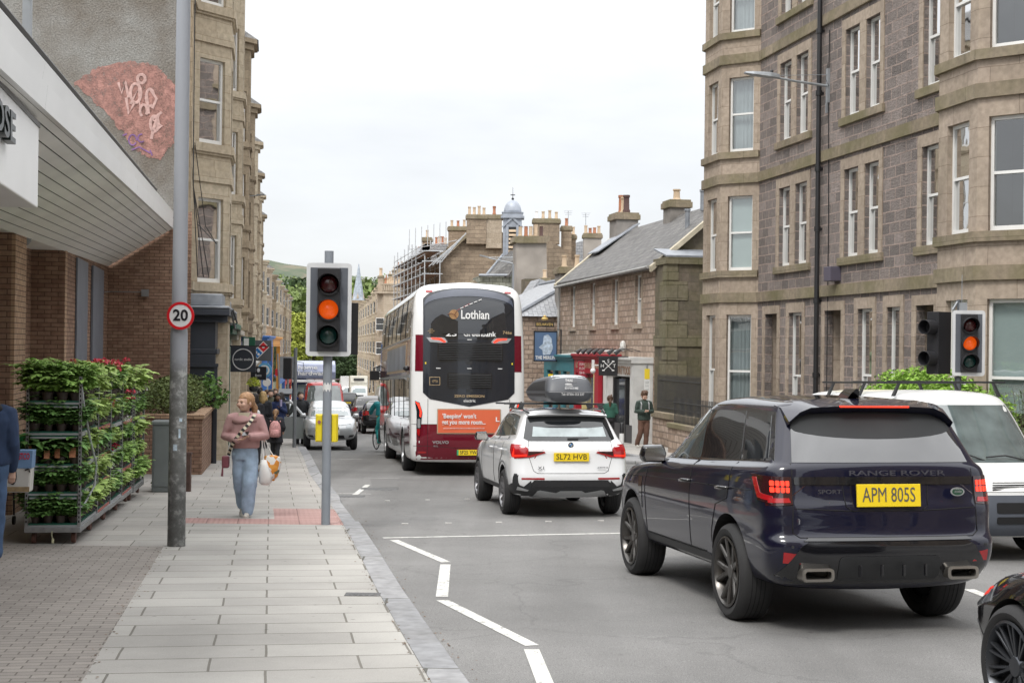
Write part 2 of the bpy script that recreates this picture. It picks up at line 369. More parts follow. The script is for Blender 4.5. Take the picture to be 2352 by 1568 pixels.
    r2 = N(nt,'ShaderNodeMapRange'); r2.inputs[1].default_value = .3; r2.inputs[2].default_value = .7; r2.inputs[3].default_value = .9; r2.inputs[4].default_value = 1.09; L(nt,fine.outputs[0],r2.inputs[0])
    s2 = N(nt,'ShaderNodeVectorMath',operation='SCALE'); L(nt,s.outputs[0],s2.inputs[0]); L(nt,r2.outputs[0],s2.inputs['Scale'])
    # chewing gum and spots
    vo = N(nt,'ShaderNodeTexVoronoi'); vo.inputs['Scale'].default_value = 3.4; L(nt,tc.outputs['Object'],vo.inputs['Vector'])
    sp = N(nt,'ShaderNodeMapRange'); sp.inputs[1].default_value = .04; sp.inputs[2].default_value = .08; sp.inputs[3].default_value = .68; sp.inputs[4].default_value = 1; L(nt,vo.outputs[0],sp.inputs[0])
    s3 = N(nt,'ShaderNodeVectorMath',operation='SCALE'); L(nt,s2.outputs[0],s3.inputs[0]); L(nt,sp.outputs[0],s3.inputs['Scale'])
    L(nt,s3.outputs[0],b.inputs['Base Color'])
    bp = N(nt,'ShaderNodeBump'); bp.inputs['Strength'].default_value = .5; bp.inputs['Distance'].default_value = .012; iv = N(nt,'ShaderNodeMath',operation='SUBTRACT'); iv.inputs[0].default_value = 1; L(nt,br.outputs['Fac'],iv.inputs[1])
    hg = iv.outputs[0]
    if kind == 'tactile':
        wv = N(nt,'ShaderNodeTexWave',wave_type='BANDS',bands_direction='X'); wv.inputs['Scale'].default_value = 4.7; L(nt,mp.outputs[0],wv.inputs[0])
        a = N(nt,'ShaderNodeMath',operation='ADD'); L(nt,wv.outputs[1],a.inputs[0]); L(nt,iv.outputs[0],a.inputs[1]); hg = a.outputs[0]
    L(nt,hg,bp.inputs['Height']); L(nt,bp.outputs[0],b.inputs['Normal'])
    return m
M_road = ground_mat('asphalt','road')
M_slab = ground_mat('paving_slabs','slab'); M_flag = ground_mat('flagstones','flag'); M_block = ground_mat('block_paving','block'); M_tact = ground_mat('tactile_paving','tactile')
M_kerb = stone('kerb_stone',(.25,.255,.265),(.33,.33,.335),(.12,.12,.11),1.0,3.0,.012,.4,.3)
M_line = mat('road_paint',(.60,.595,.565),.85,var=.22,vs=7,bump=.3,bs=90)
_n = M_line.node_tree; _b = _n.nodes['Principled BSDF']; _t = N(_n,'ShaderNodeTexCoord'); _w = N(_n,'ShaderNodeTexNoise'); _w.inputs['Scale'].default_value = 11; _w.inputs['Detail'].default_value = 9; _w.inputs['Roughness'].default_value = .8; L(_n,_t.outputs['Object'],_w.inputs[0])
_r = N(_n,'ShaderNodeMapRange'); _r.inputs[1].default_value = .37; _r.inputs[2].default_value = .44; L(_n,_w.outputs[0],_r.inputs[0]); L(_n,_r.outputs[0],_b.inputs['Alpha'])   # worn away where the tarmac shows through
M_earth = mat('earth',(.09,.1,.06),.95,var=.3,vs=.02)

g = MB(); ys = [-60,-40,0,60,130,330,1200,6000]
for a,b in zip(ys[:-1],ys[1:]):
    wa = 60 if a < 330 else 3000; wb = wa
    g.quad((-wa*1.3,a,gz(a)-.012),(wa,a,gz(a)-.012),(wb,b,gz(b)-.012),(-wb*1.3,b,gz(b)-.012))
tag(g.build('ground',M_earth,fixn=False),kind='structure')
g = MB()
g.quad((-400,-900,gz(-60)-.03),(400,-900,gz(-60)-.03),(400,-60,gz(-60)-.03),(-400,-60,gz(-60)-.03))
tag(g.build('open_ground',M_road,fixn=False),kind='structure')

kp = [(1056,1568),(992,1476),(923,1372),(871,1284),(820,1205),(781,1153),(738,1100),(717,1057),(702,1033)]
KL = [gp(u,v) for u,v in kp]
d0 = (KL[0]-KL[1]).normalized()
KL = [KL[0]+d0*40,KL[0]+d0*5]+KL
for y,x in ((60,-9.1),(90,-14.0),(130,-20.3),(240,-34.6),(330,-46.5)): KL.append(Vector((x,y,gz(y))))
def xk(y,K=None):
    K = K or KL
    for a,b in zip(K[:-1],K[1:]):
        if a.y <= y <= b.y: return a.x+(b.x-a.x)*(y-a.y)/(b.y-a.y)
    return K[-1].x if y > K[-1].y else K[0].x+(K[0].x-K[1].x)*0+(y-K[0].y)*(K[1].x-K[0].x)/(K[1].y-K[0].y)
KR = [Vector((st(s,10.96).x,st(s,10.96).y,0)) for s in (-60,0,20,40,52,70)]+[Vector((-3.0,90,0)),Vector((-9.5,130,0)),Vector((-25.5,240,0)),Vector((-37,330,0))]
YS = sorted(set([-35,-20,-8,0,4,6,8]+[9+i for i in range(0,35)]+[47,52,60,70,80,90,110,130,160,200,240,290,330]))
def strip(fa,fb,h,ys=YS):
    m = MB()
    for a,b in zip(ys[:-1],ys[1:]): m.quad((fa(a),a,gz(a)+h),(fb(a),a,gz(a)+h),(fb(b),b,gz(b)+h),(fa(b),b,gz(b)+h))
    return m
def sub(y0,y1): return [y0]+[y for y in YS if y0 < y < y1]+[y1]
tag(strip(lambda y: xk(y)-.1,lambda y: xk(y,KR)+.1,0).build('road',M_road,fixn=False),kind='structure')
# kerbs: a real step, flush where it drops at the crossing
def khl(y):
    return .035 if 19.0 < y < 23.5 else .1
def kerb(name,f,w,side,hf):
    m = MB(); 
    for a,b in zip(YS[:-1],YS[1:]):
        for q in range(2):
            y0 = a+(b-a)*q/2; y1 = a+(b-a)*(q+1)/2; ha,hb = hf(y0),hf(y1)
            A = (f(y0),y0,gz(y0)-.01); B = (f(y0)+w*side,y0,gz(y0)+ha+.004); C = (f(y1)+w*side,y1,gz(y1)+hb+.004); D = (f(y1),y1,gz(y1)-.01)
            Ea = (f(y0),y0,gz(y0)+ha-.012); Eb = (f(y0)+.015*side,y0,gz(y0)+ha+.004); Fa = (f(y1),y1,gz(y1)+hb-.012); Fb = (f(y1)+.015*side,y1,gz(y1)+hb+.004)
            m.quad(A,Ea,Fa,D); m.quad(Ea,Eb,Fb,Fa); m.quad(Eb,B,C,Fb)
    return tag(m.build(name,M_kerb),kind='structure')
kerb('kerb_left',xk,.24,-1,khl)
kerb('kerb_right',lambda y: xk(y,KR),.15,1,lambda y: .1)
# pavement on the left: slabs beside the kerb, block paving by the shop, pale flags past the trolleys
def tl(y): # left edge of the slab strip
    return -2.52-(y-8.4)*.1775
PB = lambda y: xk(y)-.24
tag(strip(tl,PB,.1,sub(-35,18.45)).build('pavement',M_slab,fixn=False),kind='structure')
TL = [gp(u,v,.1) for u,v in ((430,1190),(628,1196),(632,1150),(780,1203))]
def flat(name,pts,mt,h=.1):
    m = MB(); m.add([(p.x,p.y,gz(p.y)+h) for p in pts],[tuple(range(len(pts)))]); return tag(m.build(name,mt,fixn=False),kind='structure')
ya,yb,yc = 18.45,19.2,20.9
xs = at(630,1180,19.5).x
tag(strip(tl,lambda y: xs-.177*(y-19.5),.1,[ya,yb]).build('tactile_paving_leg',M_tact,fixn=False),kind='structure')
tag(strip(lambda y: xs-.177*(y-19.5),PB,.1,[ya,19,20,yc]).build('tactile_paving',M_tact,fixn=False),kind='structure')
tag(strip(tl,lambda y: xs-.177*(y-19.5),.1,[yb,20,yc]).build('pavement_at_crossing',M_slab,fixn=False),kind='structure')
tag(strip(lambda y: -14-.15*y,PB,.1,sub(yc,330)).build('pavement_beyond',M_flag,fixn=False),kind='structure')
tag(strip(lambda y: -14-.15*y,tl,.1,sub(15.7,yc)).build('flagstone_path',M_flag,fixn=False),kind='structure')
tag(strip(lambda y: -14-.15*y,tl,.1,sub(-35,15.7)).build('block_paving',M_block,fixn=False),kind='structure')
tag(strip(lambda y: xk(y,KR)+.15,lambda y: xk(y,KR)+30,.1).build('pavement_right',M_flag,fixn=False),kind='structure')

# painted markings, 4 mm above the road
def pline(m,pts,w,h=.004):
    P = [gp(u,v) for u,v in pts]
    for a,b in zip(P[:-1],P[1:]):
        d = (b-a); d.z = 0; n = Vector((-d.y,d.x,0)).normalized()*w/2
        m.quad(*[(p.x,p.y,gz(p.y)+h) for p in (a-n,b-n,b+n,a+n)])
    return m
m = MB()
for s in ([(905,1240),(1025,1291)],[(1023,1296),(1015,1370)],[(1016,1378),(1222,1482)],[(1221,1491),(1252,1568),(1300,1690)]): pline(m,s,.11)
tag(m.build('zigzag_marking',M_line,fixn=False),kind='structure')
m = MB(); pline(m,[(880,1235),(1430,1224)],.1); pline(m,[(1430,1224),(2400,1205)],.1)
tag(m.build('give_way_line',M_line,fixn=False),kind='structure')
m = MB()
for u in (890,982,1073,1162,1250,1340,1440,1560,1700,1860,2020): 
    y = 1150-(u-890)*.021; c = gp(u,y); m.box(c.x-.04,c.x+.04,c.y-.035,c.y+.035,c.z,c.z+.01)
for u in (930,1030,1146,1260,1380,1520,1700): 
    y = 1203-(u-930)*.016; c = gp(u,y); m.box(c.x-.045,c.x+.045,c.y-.04,c.y+.04,c.z,c.z+.01)
tag(m.build('crossing_studs',mat('worn_stud',(.42,.41,.39),.8,var=.3,vs=20)),kind='structure')
m = MB(); pline(m,[(2225,1353),(2275,1372)],.11); pline(m,[(2290,1378),(2430,1430)],.11)
pline(m,[(815,1136),(845,1113)],.1); pline(m,[(770,1132),(852,1134)],.05); pline(m,[(836,1097),(918,1098)],.04)
pline(m,[(1418,1061),(1480,1066)],.1); pline(m,[(1010,1062),(1040,1060)],.1); pline(m,[(780,1055),(832,1054)],.06)
for y in range(60,160,8):
    x = (xk(y)+xk(y,KR))/2; m.quad((x,y,gz(y)+.005),(x+.12,y,gz(y)+.005),(x-.3,y+4,gz(y+4)+.005),(x-.42,y+4,gz(y+4)+.005))
tag(m.build('lane_marking',M_line,fixn=False),kind='structure')
M_patch = mat('dark_tarmac_patch',(.16,.158,.155),.9,var=.25,vs=60,bump=.3,bs=120)
for pts_ in ([(850,1100),(905,1099),(915,1118),(856,1120)],): 
    m = MB(); m.add([(p.x,p.y,gz(p.y)+.003) for p in [gp(*t_) for t_ in pts_]],[(0,1,2,3)]); tag(m.build('road_patch',M_patch,fixn=False),kind='structure')
m = MB(); r = random.Random(5)
for i in range(520):
    y = r.uniform(7.5,24); k = r.random(); x = (tl(y)+r.gauss(0,.04)) if k < .45 and y < 15.7 else (xk(y)-.26+r.gauss(0,.025)) if k < .7 else (xk(y)+.05+abs(r.gauss(0,.07)))
    h = .003 if x > xk(y) else .104; s = r.uniform(.004,.014); a = r.uniform(0,6.3); m.add([(x+s*math.cos(a+j*1.57)*(1,.6)[j % 2],y+s*math.sin(a+j*1.57),gz(y)+h+r.uniform(0,.006)) for j in range(4)],[(0,1,2,3)])
tag(m.build('leaf_litter',mat('dry_leaf',(.14,.085,.05),.9,isl=.5),fixn=False),'dry leaf crumbs and grit lying along the kerb and the edge of the block paving','leaf litter',kind='stuff')
# small iron covers
M_iron = mat('cast_iron',(.12,.12,.12),.6,metal=.4,var=.3,vs=20,bump=.4,bs=60)
def cover(u,v,w,d,h,lab):
    c = gp(u,v,h); e = MB(); e.box(-w/2,w/2,-d/2,d/2,-.02,.006)
    for k in range(5): e.box(-w/2+.03+k*(w-.06)/5,-w/2+.03+(k+.6)*(w-.06)/5,-d/2+.03,d/2-.03,.006,.009)
    tag(e.build('utility_cover',M_iron,loc=c),lab,'cover'); bpy.data.objects[-1]
for a in ((833,1365,.3,.16,.1,'small rectangular iron cover set in the pale slabs near the kerb'),(870,1123,.7,.5,0,'wide iron cover in the carriageway near the crossing'),(806,1140,.45,.4,0,'gully grate at the foot of the kerb before the crossing')):
    cover(*a)
# ---------------------------------------------------------------- masonry and window helpers
S_rock = stone('rock_faced_stone',(.165,.145,.135),(.28,.24,.22),(.36,.285,.25),.5,.25,.017,1.0,.32,(.07,.06,.055),rough_face=1.2)
S_ash = stone('dressed_sandstone',(.36,.295,.235),(.42,.345,.28),(.22,.17,.13),1.1,.55,.006,.25,.42,(.15,.12,.10),green=.12,rough_face=.3)
S_band = stone('mossy_sandstone_band',(.25,.205,.15),(.30,.25,.185),(.15,.13,.09),1.3,2,.006,.3,.45,(.08,.075,.055),green=.55,rough_face=.4)
S_left = stone('honey_sandstone',(.43,.36,.265),(.49,.42,.315),(.27,.21,.14),.95,.42,.005,.22,.4,(.22,.175,.125),rough_face=.25,ns=.8)
S_left2 = stone('sooty_sandstone',(.27,.215,.15),(.36,.29,.205),(.2,.155,.1),.8,.35,.007,.3,.65,(.085,.068,.05),rough_face=.35,ns=.7)
S_far = stone('far_sandstone',(.40,.33,.25),(.47,.395,.31),(.3,.24,.18),.8,.35,.007,.3,.35,(.2,.16,.12),rough_face=.35)
S_rub = stone('pink_rubble_stone',(.35,.26,.20),(.52,.41,.335),(.27,.21,.17),.42,.22,.026,1.0,.3,(.13,.1,.085),rough_face=1.3)  # mortar tone darkened to stand for shadow between the rough stones
S_dark = stone('mossy_squared_stone',(.13,.115,.09),(.2,.165,.13),(.15,.13,.1),.75,.32,.01,.7,.4,(.06,.055,.045),green=.4,rough_face=.8)
S_green = stone('mossy_quoins',(.19,.17,.12),(.24,.21,.15),(.1,.09,.06),.7,.45,.012,.6,.4,(.07,.07,.035),green=.4)
S_gab = stone('weathered_gable_stone',(.27,.21,.155),(.38,.30,.22),(.25,.2,.15),.7,.28,.012,.8,.7,(.1,.082,.062),rough_face=.9,ns=.5)
S_brick = stone('brown_brick',(.25,.15,.105),(.345,.225,.16),(.115,.075,.055),.225,.075,.006,.7,.25,(.1,.06,.045),rough_face=.25,smooth=.1)
S_brick2 = stone('lit_side_and_coping_brick',(.42,.27,.175),(.48,.33,.22),(.15,.1,.075),.225,.075,.006,.7,.2,(.15,.1,.07),rough_face=.25)  # lighter brick tone for the lit street sides and the planter coping
S_slate = stone('roof_slate',(.10,.096,.094),(.175,.168,.16),(.055,.055,.06),.26,.2,.008,1.0,.35,(.085,.085,.07),rough=.55,rough_face=.6)
S_slate2 = stone('pale_roof_slate',(.3,.31,.33),(.37,.38,.4),(.16,.165,.175),.3,.22,.008,1.0,.25,(.2,.2,.19),rough=.5)
def harl_mat():
    m,nt,b = _base('harling'); tc = N(nt,'ShaderNodeTexCoord')
    n1 = N(nt,'ShaderNodeTexNoise'); n1.inputs['Scale'].default_value = .45; n1.inputs['Detail'].default_value = 6; n1.inputs['Roughness'].default_value = .6; L(nt,tc.outputs['Object'],n1.inputs[0])
    cr = N(nt,'ShaderNodeValToRGB'); e = cr.color_ramp.elements; e[0].position = .36; e[0].color = (.15,.125,.1,1); e[1].position = .6; e[1].color = (.27,.265,.25,1); L(nt,n1.outputs[0],cr.inputs[0])
    n2 = N(nt,'ShaderNodeTexNoise'); n2.inputs['Scale'].default_value = 26; n2.inputs['Detail'].default_value = 4; L(nt,tc.outputs['Object'],n2.inputs[0])
    r = N(nt,'ShaderNodeMapRange'); r.inputs[1].default_value = .3; r.inputs[2].default_value = .7; r.inputs[3].default_value = .75; r.inputs[4].default_value = 1.25; L(nt,n2.outputs[0],r.inputs[0])
    s = N(nt,'ShaderNodeVectorMath',operation='SCALE'); L(nt,cr.outputs[0],s.inputs[0]); L(nt,r.outputs[0],s.inputs['Scale']); L(nt,s.outputs[0],b.inputs['Base Color'])
    b.inputs['Roughness'].default_value = .95; bp = N(nt,'ShaderNodeBump'); bp.inputs['Strength'].default_value = .9; bp.inputs['Distance'].default_value = .03; L(nt,n2.outputs[0],bp.inputs['Height']); L(nt,bp.outputs[0],b.inputs['Normal'])
    return m
M_harl = harl_mat()
M_wwood = mat('white_sash_paint',(.78,.78,.76),.45,var=.05)
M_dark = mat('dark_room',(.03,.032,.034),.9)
M_curt = mat('net_curtain',(.5,.52,.53),.9,var=.15,vs=2)
M_blind = mat('pale_blind',(.58,.64,.63),.8,var=.04)
M_pane = see_glass('window_glass',fac=.2)
M_panef = glassy('far_window_glass',(.06,.065,.07),.06,.8)
M_lead = mat('lead_flashing',(.26,.28,.31),.5,metal=.2,var=.25,vs=4)
M_pot = mat('buff_chimney_pot',(.52,.40,.28),.85,var=.2); M_potr = mat('terracotta_pot',(.37,.16,.09),.85,var=.2); M_potd = mat('sooty_pot',(.09,.05,.045),.8)
M_black = mat('black_paint',(.018,.018,.02),.4,var=.2); M_slatepaint = mat('slate_blue_paint',(.028,.033,.045),.5,var=.12)
M_galv = mat('galvanised_steel',(.33,.35,.37),.5,metal=.5,var=.15)
X,Y,Z = Vector((1,0,0)),Vector((0,1,0)),Vector((0,0,1))

def seg_frames(poly):
    out = []
    for a,b in zip(poly[:-1],poly[1:]):
        a = Vector((a[0],a[1],0)); b = Vector((b[0],b[1],0)); d = (b-a); ln = d.length; d.normalize(); out.append((a,d,Vector((-d.y,d.x,0)),ln))
    return out
def facade(mb,poly,z0,z1,opens,rev=.22):
    for k,(o,d,n,ln) in enumerate(seg_frames(poly)):
        op = opens.get(k,[]); us = sorted({0,ln,*[q for w in op for q in (w[0],w[1])]}); zs = sorted({z0,z1,*[q for w in op for q in (w[2],w[3])]})
        P = lambda u,z,v=0: o+d*u+Z*z+n*v
        for ua,ub in zip(us[:-1],us[1:]):
            for za,zb in zip(zs[:-1],zs[1:]):
                c = ((ua+ub)/2,(za+zb)/2)
                if any(w[0] < c[0] < w[1] and w[2] < c[1] < w[3] for w in op): continue
                mb.quad(P(ua,za),P(ub,za),P(ub,zb),P(ua,zb))
        for w in op:
            a,b,c,e = w[:4]
            mb.quad(P(a,c),P(a,e),P(a,e,-rev),P(a,c,-rev)); mb.quad(P(b,c),P(b,c,-rev),P(b,e,-rev),P(b,e))
            mb.quad(P(a,e),P(b,e),P(b,e,-rev),P(a,e,-rev)); mb.quad(P(a,c),P(a,c,-rev),P(b,c,-rev),P(b,c))
def offset_poly(poly,dd):
    fr = seg_frames(poly); out = []
    for i,p in enumerate(poly):
        p = Vector((p[0],p[1],0))
        if i == 0: out.append(p+fr[0][2]*dd)
        elif i == len(poly)-1: out.append(p+fr[-1][2]*dd)
        else:
            n = (fr[i-1][2]+fr[i][2]).normalized(); out.append(p+n*dd/max(.3,n.dot(fr[i][2])))
    return out
def ledge(mb,poly,z0,z1,dd,inn=.05):
    A = offset_poly(poly,-inn); B = offset_poly(poly,dd); n = len(A)
    for i in range(n-1):
        a0,a1,b0,b1 = A[i],A[i+1],B[i],B[i+1]
        mb.quad(b0+Z*z0,b1+Z*z0,b1+Z*z1,b0+Z*z1); mb.quad(a0+Z*z1,b0+Z*z1,b1+Z*z1,a1+Z*z1); mb.quad(a0+Z*z0,a1+Z*z0,b1+Z*z0,b0+Z*z0)
    for i in (0,n-1): mb.quad(A[i]+Z*z0,B[i]+Z*z0,B[i]+Z*z1,A[i]+Z*z1)
wr = random.Random(3)
def sash(parent,fr,w,rev=.2,surround=None,sill=True,cur='net',smat=None,bw=.16,far=False,mid=None,nm='window',jag=0,blind_h=None):
    """a sash window set back in an opening; children: pane, curtain, surround, sill"""
    o,d,n,ln = fr; a,b,c,e = w[:4]; v = -rev+.02
    m = MB(); t = .06; mid = (c+e)/2+.02 if mid is None else mid
    m.obox(o,d,n,a,a+t,v,v+.09,c,e); m.obox(o,d,n,b-t,b,v,v+.09,c,e); m.obox(o,d,n,a+t,b-t,v,v+.088,e-.07,e)
    m.obox(o,d,n,a+t,b-t,v,v+.088,c,c+.1); m.obox(o,d,n,a+t,b-t,v+.01,v+.085,mid-.025,mid+.03)
    W_ = m.build(nm,M_wwood,parent)
    if far:
        g = MB(); g.quad(*[o+d*u+n*(v+.04)+Z*z for u,z in ((a+t,c+.1),(b-t,c+.1),(b-t,e-.07),(a+t,e-.07))]); g.build('pane',M_panef,W_,fixn=False); return W_
    g = MB(); g.quad(*[o+d*u+n*(v+.03)+Z*z for u,z in ((a+t,c+.1),(b-t,c+.1),(b-t,mid-.025),(a+t,mid-.025))])
    g.quad(*[o+d*u+n*(v+.06)+Z*z for u,z in ((a+t,mid+.03),(b-t,mid+.03),(b-t,e-.07),(a+t,e-.07))]); g.build('pane',M_pane,W_,fixn=False)
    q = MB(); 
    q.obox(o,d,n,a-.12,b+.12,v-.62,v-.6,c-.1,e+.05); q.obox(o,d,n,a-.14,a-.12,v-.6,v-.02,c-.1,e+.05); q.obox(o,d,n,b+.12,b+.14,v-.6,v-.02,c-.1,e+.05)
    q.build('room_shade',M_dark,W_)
    if cur:
        q = MB(); L_ = b-a; N_ = 26
        spans = {'net': [(0,1)],'sides': [(0,.3),(.72,1)],'left': [(0,.42)],'right': [(.55,1)],'blind': [(0,1)]}[cur]
        for s0,s1 in spans:
            zb = c+.05 if cur != 'blind' else (blind_h if blind_h is not None else mid)
            if cur == 'blind': q.obox(o,d,n,a+.02,b-.02,v-.03,v-.02,zb,e-.02)
            else:
                for i in range(N_):
                    u0 = a+L_*(s0+(s1-s0)*i/N_); u1 = a+L_*(s0+(s1-s0)*(i+1)/N_)
                    f = lambda k: -.11+.025*math.sin(k*1.7+a*7)+.012*math.sin(k*3.1)
                    q.quad(o+d*u0+n*(v+f(i))+Z*zb,o+d*u1+n*(v+f(i+1))+Z*zb,o+d*u1+n*(v+f(i+1))+Z*(e-.03),o+d*u0+n*(v+f(i))+Z*(e-.03))
        q.build('blind' if cur == 'blind' else 'curtain',M_blind if cur == 'blind' else M_curt,W_,smooth=False)
    if surround:
        q = MB(); p = .022
        a2,b2 = (surround if isinstance(surround,tuple) else (a-bw,b+bw))
        if a2 < a: q.obox(o,d,n,a2,a,0,p,c,e)
        if b2 > b: q.obox(o,d,n,b,b2,0,p,c,e)
        q.obox(o,d,n,a2,b2,0,p+.003,e,e+.26)
        q.build('surround',smat or S_ash,W_)
    if sill:
        q = MB(); q.obox(o,d,n,a-bw-.04,b+bw+.04,-rev*.6,.075,c-.17,c+.01); q.build('sill',S_band if smat is None else smat,W_,bevel=.01)
    return W_
def chimney(parent,o,d,n,u0,u1,v0,v1,z0,z1,pots,mt,cap=None,ph=.55,pr=.13,name='chimney',mats=None):
    m = MB(); m.obox(o,d,n,u0,u1,v0,v1,z0,z1)
    st_ = m.build(name,mt,parent)
    c = MB(); c.obox(o,d,n,u0-.09,u1+.09,v0-.09,v1+.09,z1-.28,z1-.04); c.obox(o,d,n,u0-.04,u1+.04,v0-.04,v1+.04,z1-.04,z1+.05)
    c.build('cap',cap or S_band,st_,bevel=.02)
    al = abs(u1-u0) > abs(v1-v0)
    for i in range(pots):
        k = (i+.5)/pots; uu = u0+(u1-u0)*(k if al else .5); vv = v0+(v1-v0)*(.5 if al else k)
        h = ph*wr.uniform(.75,1.15) if mats is None else ph*(1,.95,1.1,.9,1)[i % 5]
        q = MB(); q.lathe([(pr*1.1,0),(pr*1.12,h*.12),(pr*.88,h*.2),(pr*.8,h*.85),(pr*1.0,h*.88),(pr*1.0,h),(pr*.7,h),(pr*.7,h*.6)],o+d*uu+n*vv+Z*(z1+.05),seg=12)
        q.build('chimney_pot',(mats[i % len(mats)] if mats else wr.choice([M_pot,M_pot,M_pot,M_potr])),st_,smooth=True,ang=40)
    return st_

# ---------------------------------------------------------------- the stone tenement on the right
def frame_thing(name,lab,cat,o,ang,group=None): return thing(name,lab,cat,(o.x,o.y,0),ang,group)
oR = st(0,14.2)
B1 = frame_thing('tenement','large grey-brown stone tenement with two canted bays and white sash windows on the right','building',oR,R(100.7))
PR = .85
polyR = [(10,0),(23.3,0),(24.35,PR),(25.85,PR),(26.7,0),(38.0,0),(38.85,PR),(40.35,PR),(41.2,0),(41.9,0)]
# the near bay has a wide near face
fr = seg_frames(polyR)
zk = [-2.2,3.2,6.57,9.97,13.37]
opens = {k: [] for k in range(len(fr))}
def upper(zb): return (zb+.9,zb+3.02)
# segment indices: 0 wall,1 near cant,2 front,3 far cant,4 wall,5 cant,6 front,7 cant,8 wall
opens = {k: [] for k in range(len(fr))}
for zb in zk[1:4]:
    c,e = upper(zb)
    opens[4] += [(.6,1.5,c,e),(3.6,4.35,c,e),(4.7,5.5,c,e),(7.8,8.6,c,e),(8.95,9.75,c,e)]
    for k in (2,6): opens[k].append((.3,1.14,c,e))
    opens[1].append((.2,fr[1][3]-.22,c,e)); opens[5].append((.2,fr[5][3]-.24,c,e))
    opens[3].append((.2,1.0,c,e)); opens[7].append((.2,1.0,c,e))
gt = 2.85
opens[4] += [(.9,1.7,-1.6,gt),(2.45,3.1,-.3,gt),(3.85,4.65,-.3,gt),(5.6,6.6,-1.6,gt),(8.05,8.95,-.5,gt),(9.8,10.7,-1.6,gt)]
for k in (2,6): opens[k].append((.3,1.14,-.35,gt))
opens[1].append((.2,fr[1][3]-.22,-.1,gt)); opens[5].append((.2,fr[5][3]-.24,-.4,gt))
opens[3].append((.2,1.0,-.3,gt)); opens[7].append((.2,1.0,-.3,gt))
wall = MB(); bay = MB()
def part_facade(mb,idx):
    for k in idx: facade_one(mb,k)
def facade_one(mb,k):
    a,b = polyR[k],polyR[k+1]; facade(mb,[a,b],-2.2,14.2,{0: opens[k]},.24)
for k in (0,4,8): facade_one(wall,k)
wall.quad((41.9,0,-2.2),(41.9,-11,-2.2),(41.9,-11,14.2),(41.9,0,14.2)); wall.quad((10,0,-2.2),(10,-11,-2.2),(10,-11,14.2),(10,0,14.2)); wall.quad((10,-11,-2.2),(41.9,-11,-2.2),(41.9,-11,14.2),(10,-11,14.2))
for ks_ in ((1,2,3),(5,6,7)):
    bay = MB()
    for k in ks_: facade_one(bay,k)
    bay.build('bay',S_ash,B1,fixn=False)
wall.build('wall',S_rock,B1,fixn=False)

sc_ = MB()
for zb in zk[1:]:
    ledge(sc_,polyR,zb,zb+.27,.07)
    for sl_ in (polyR[1:5],polyR[5:9]): ledge(sc_,sl_,zb+.71,zb+.9,.09)
ledge(sc_,polyR,-2.2,-1.4,.06)
sc_.build('string_course',S_band,B1)
rf = MB(); rf.add([(10,.3,14.2),(41.9,.3,14.2),(41.9,-5,17.8),(10,-5,17.8),(10,-11,14.2),(41.9,-11,14.2)],[(0,1,2,3),(3,2,5,4),(0,3,4),(1,5,2)]); rf.build('roof',S_slate,B1)
curs = ['sides','net',None,'sides','net','left','right','net',None]
for k in (1,2,3,4,5,6,7):
    for i,w in enumerate(opens[k]):
        door = (w[2] < -1)
        if door:
            q = MB(); o,d,n,ln = fr[k]; q.obox(o,d,n,w[0],w[1],-.62,-.57,w[2],w[3]-.5); q.obox(o,d,n,w[0]+.15,w[1]-.15,-.57,-.55,w[2]+.2,w[3]-1.6); q.obox(o,d,n,w[0]+.15,w[1]-.15,-.57,-.55,w[3]-1.4,w[3]-.7)
            q.build('door',mat('grey_brown_door',(.11,.09,.08),.5,var=.1),B1)
            q = MB(); q.obox(o,d,n,w[0]-.2,w[0],0,.02,w[2],w[3]); q.obox(o,d,n,w[1],w[1]+.2,0,.02,w[2],w[3]); q.obox(o,d,n,w[0]-.2,w[1]+.2,0,.023,w[3],w[3]+.22)
            q.obox(o,d,n,w[0]-.03,w[0],-.6,-.2,w[2],w[3]); q.obox(o,d,n,w[1],w[1]+.03,-.6,-.2,w[2],w[3]); q.obox(o,d,n,w[0],w[1],-.6,-.2,w[3],w[3]+.03)
            q.build('door_surround',S_ash,B1); continue
        big = k in (1,) ; cu = curs[(i*3+k*5) % len(curs)]; bh = None
        if k == 1: cu = 'blind' if w[2] < 0 else 'left'; bh = .75
        if k == 4 and w[2] < 0 and i >= 16-1: cu = 'blind'; bh = -.1
        if k == 5 and 3 < w[2] < 5: cu = 'blind'; bh = 4.2
        pair = k == 4 and w[2] > 0 and w[0] > 3
        sur = None
        if k == 4: 
            sur = (w[0]-.2,w[1]+.175) if (pair and (w[0] < 4 or 7 < w[0] < 8.2)) else (w[0]-.175,w[1]+.2)
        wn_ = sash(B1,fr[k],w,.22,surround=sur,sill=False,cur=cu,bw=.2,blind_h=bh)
        if k == 4 and w[2] > 0:
            q = MB(); o,d,n,ln = fr[k]; x0,x1 = ((w[0]-.26,w[1]+.175) if sur and sur[0] < w[0]-.18 else (w[0]-.175,w[1]+.26)) if pair else (w[0]-.26,w[1]+.26)
            q.obox(o,d,n,x0,x1,-.15,.08,w[2]-.19,w[2]+.005); q.build('sill',S_band,wn_,bevel=.012)
        if k == 1 and w[2] < 0:
            o,d,n,ln = fr[k]; 
            label_text('lettering','Morningside',.13,mat('grey_vinyl',(.22,.24,.22),.6),wn_,o+d*(w[1]-.42)+n*(-.1)+Z*1.26,-d,Z,.002,width=.60)
            label_text('lettering','Dental Clinic',.13,MATS['grey_vinyl'],wn_,o+d*(w[1]-.42)+n*(-.1)+Z*1.11,-d,Z,.002,width=.62)
            q = MB(); q.obox(o,d,n,w[1]-.09,w[1]-.02+.0,-.105,-.1,1.05,1.33); q.build('green_bar',mat('leaf_green_vinyl',(.2,.36,.1),.6),wn_)
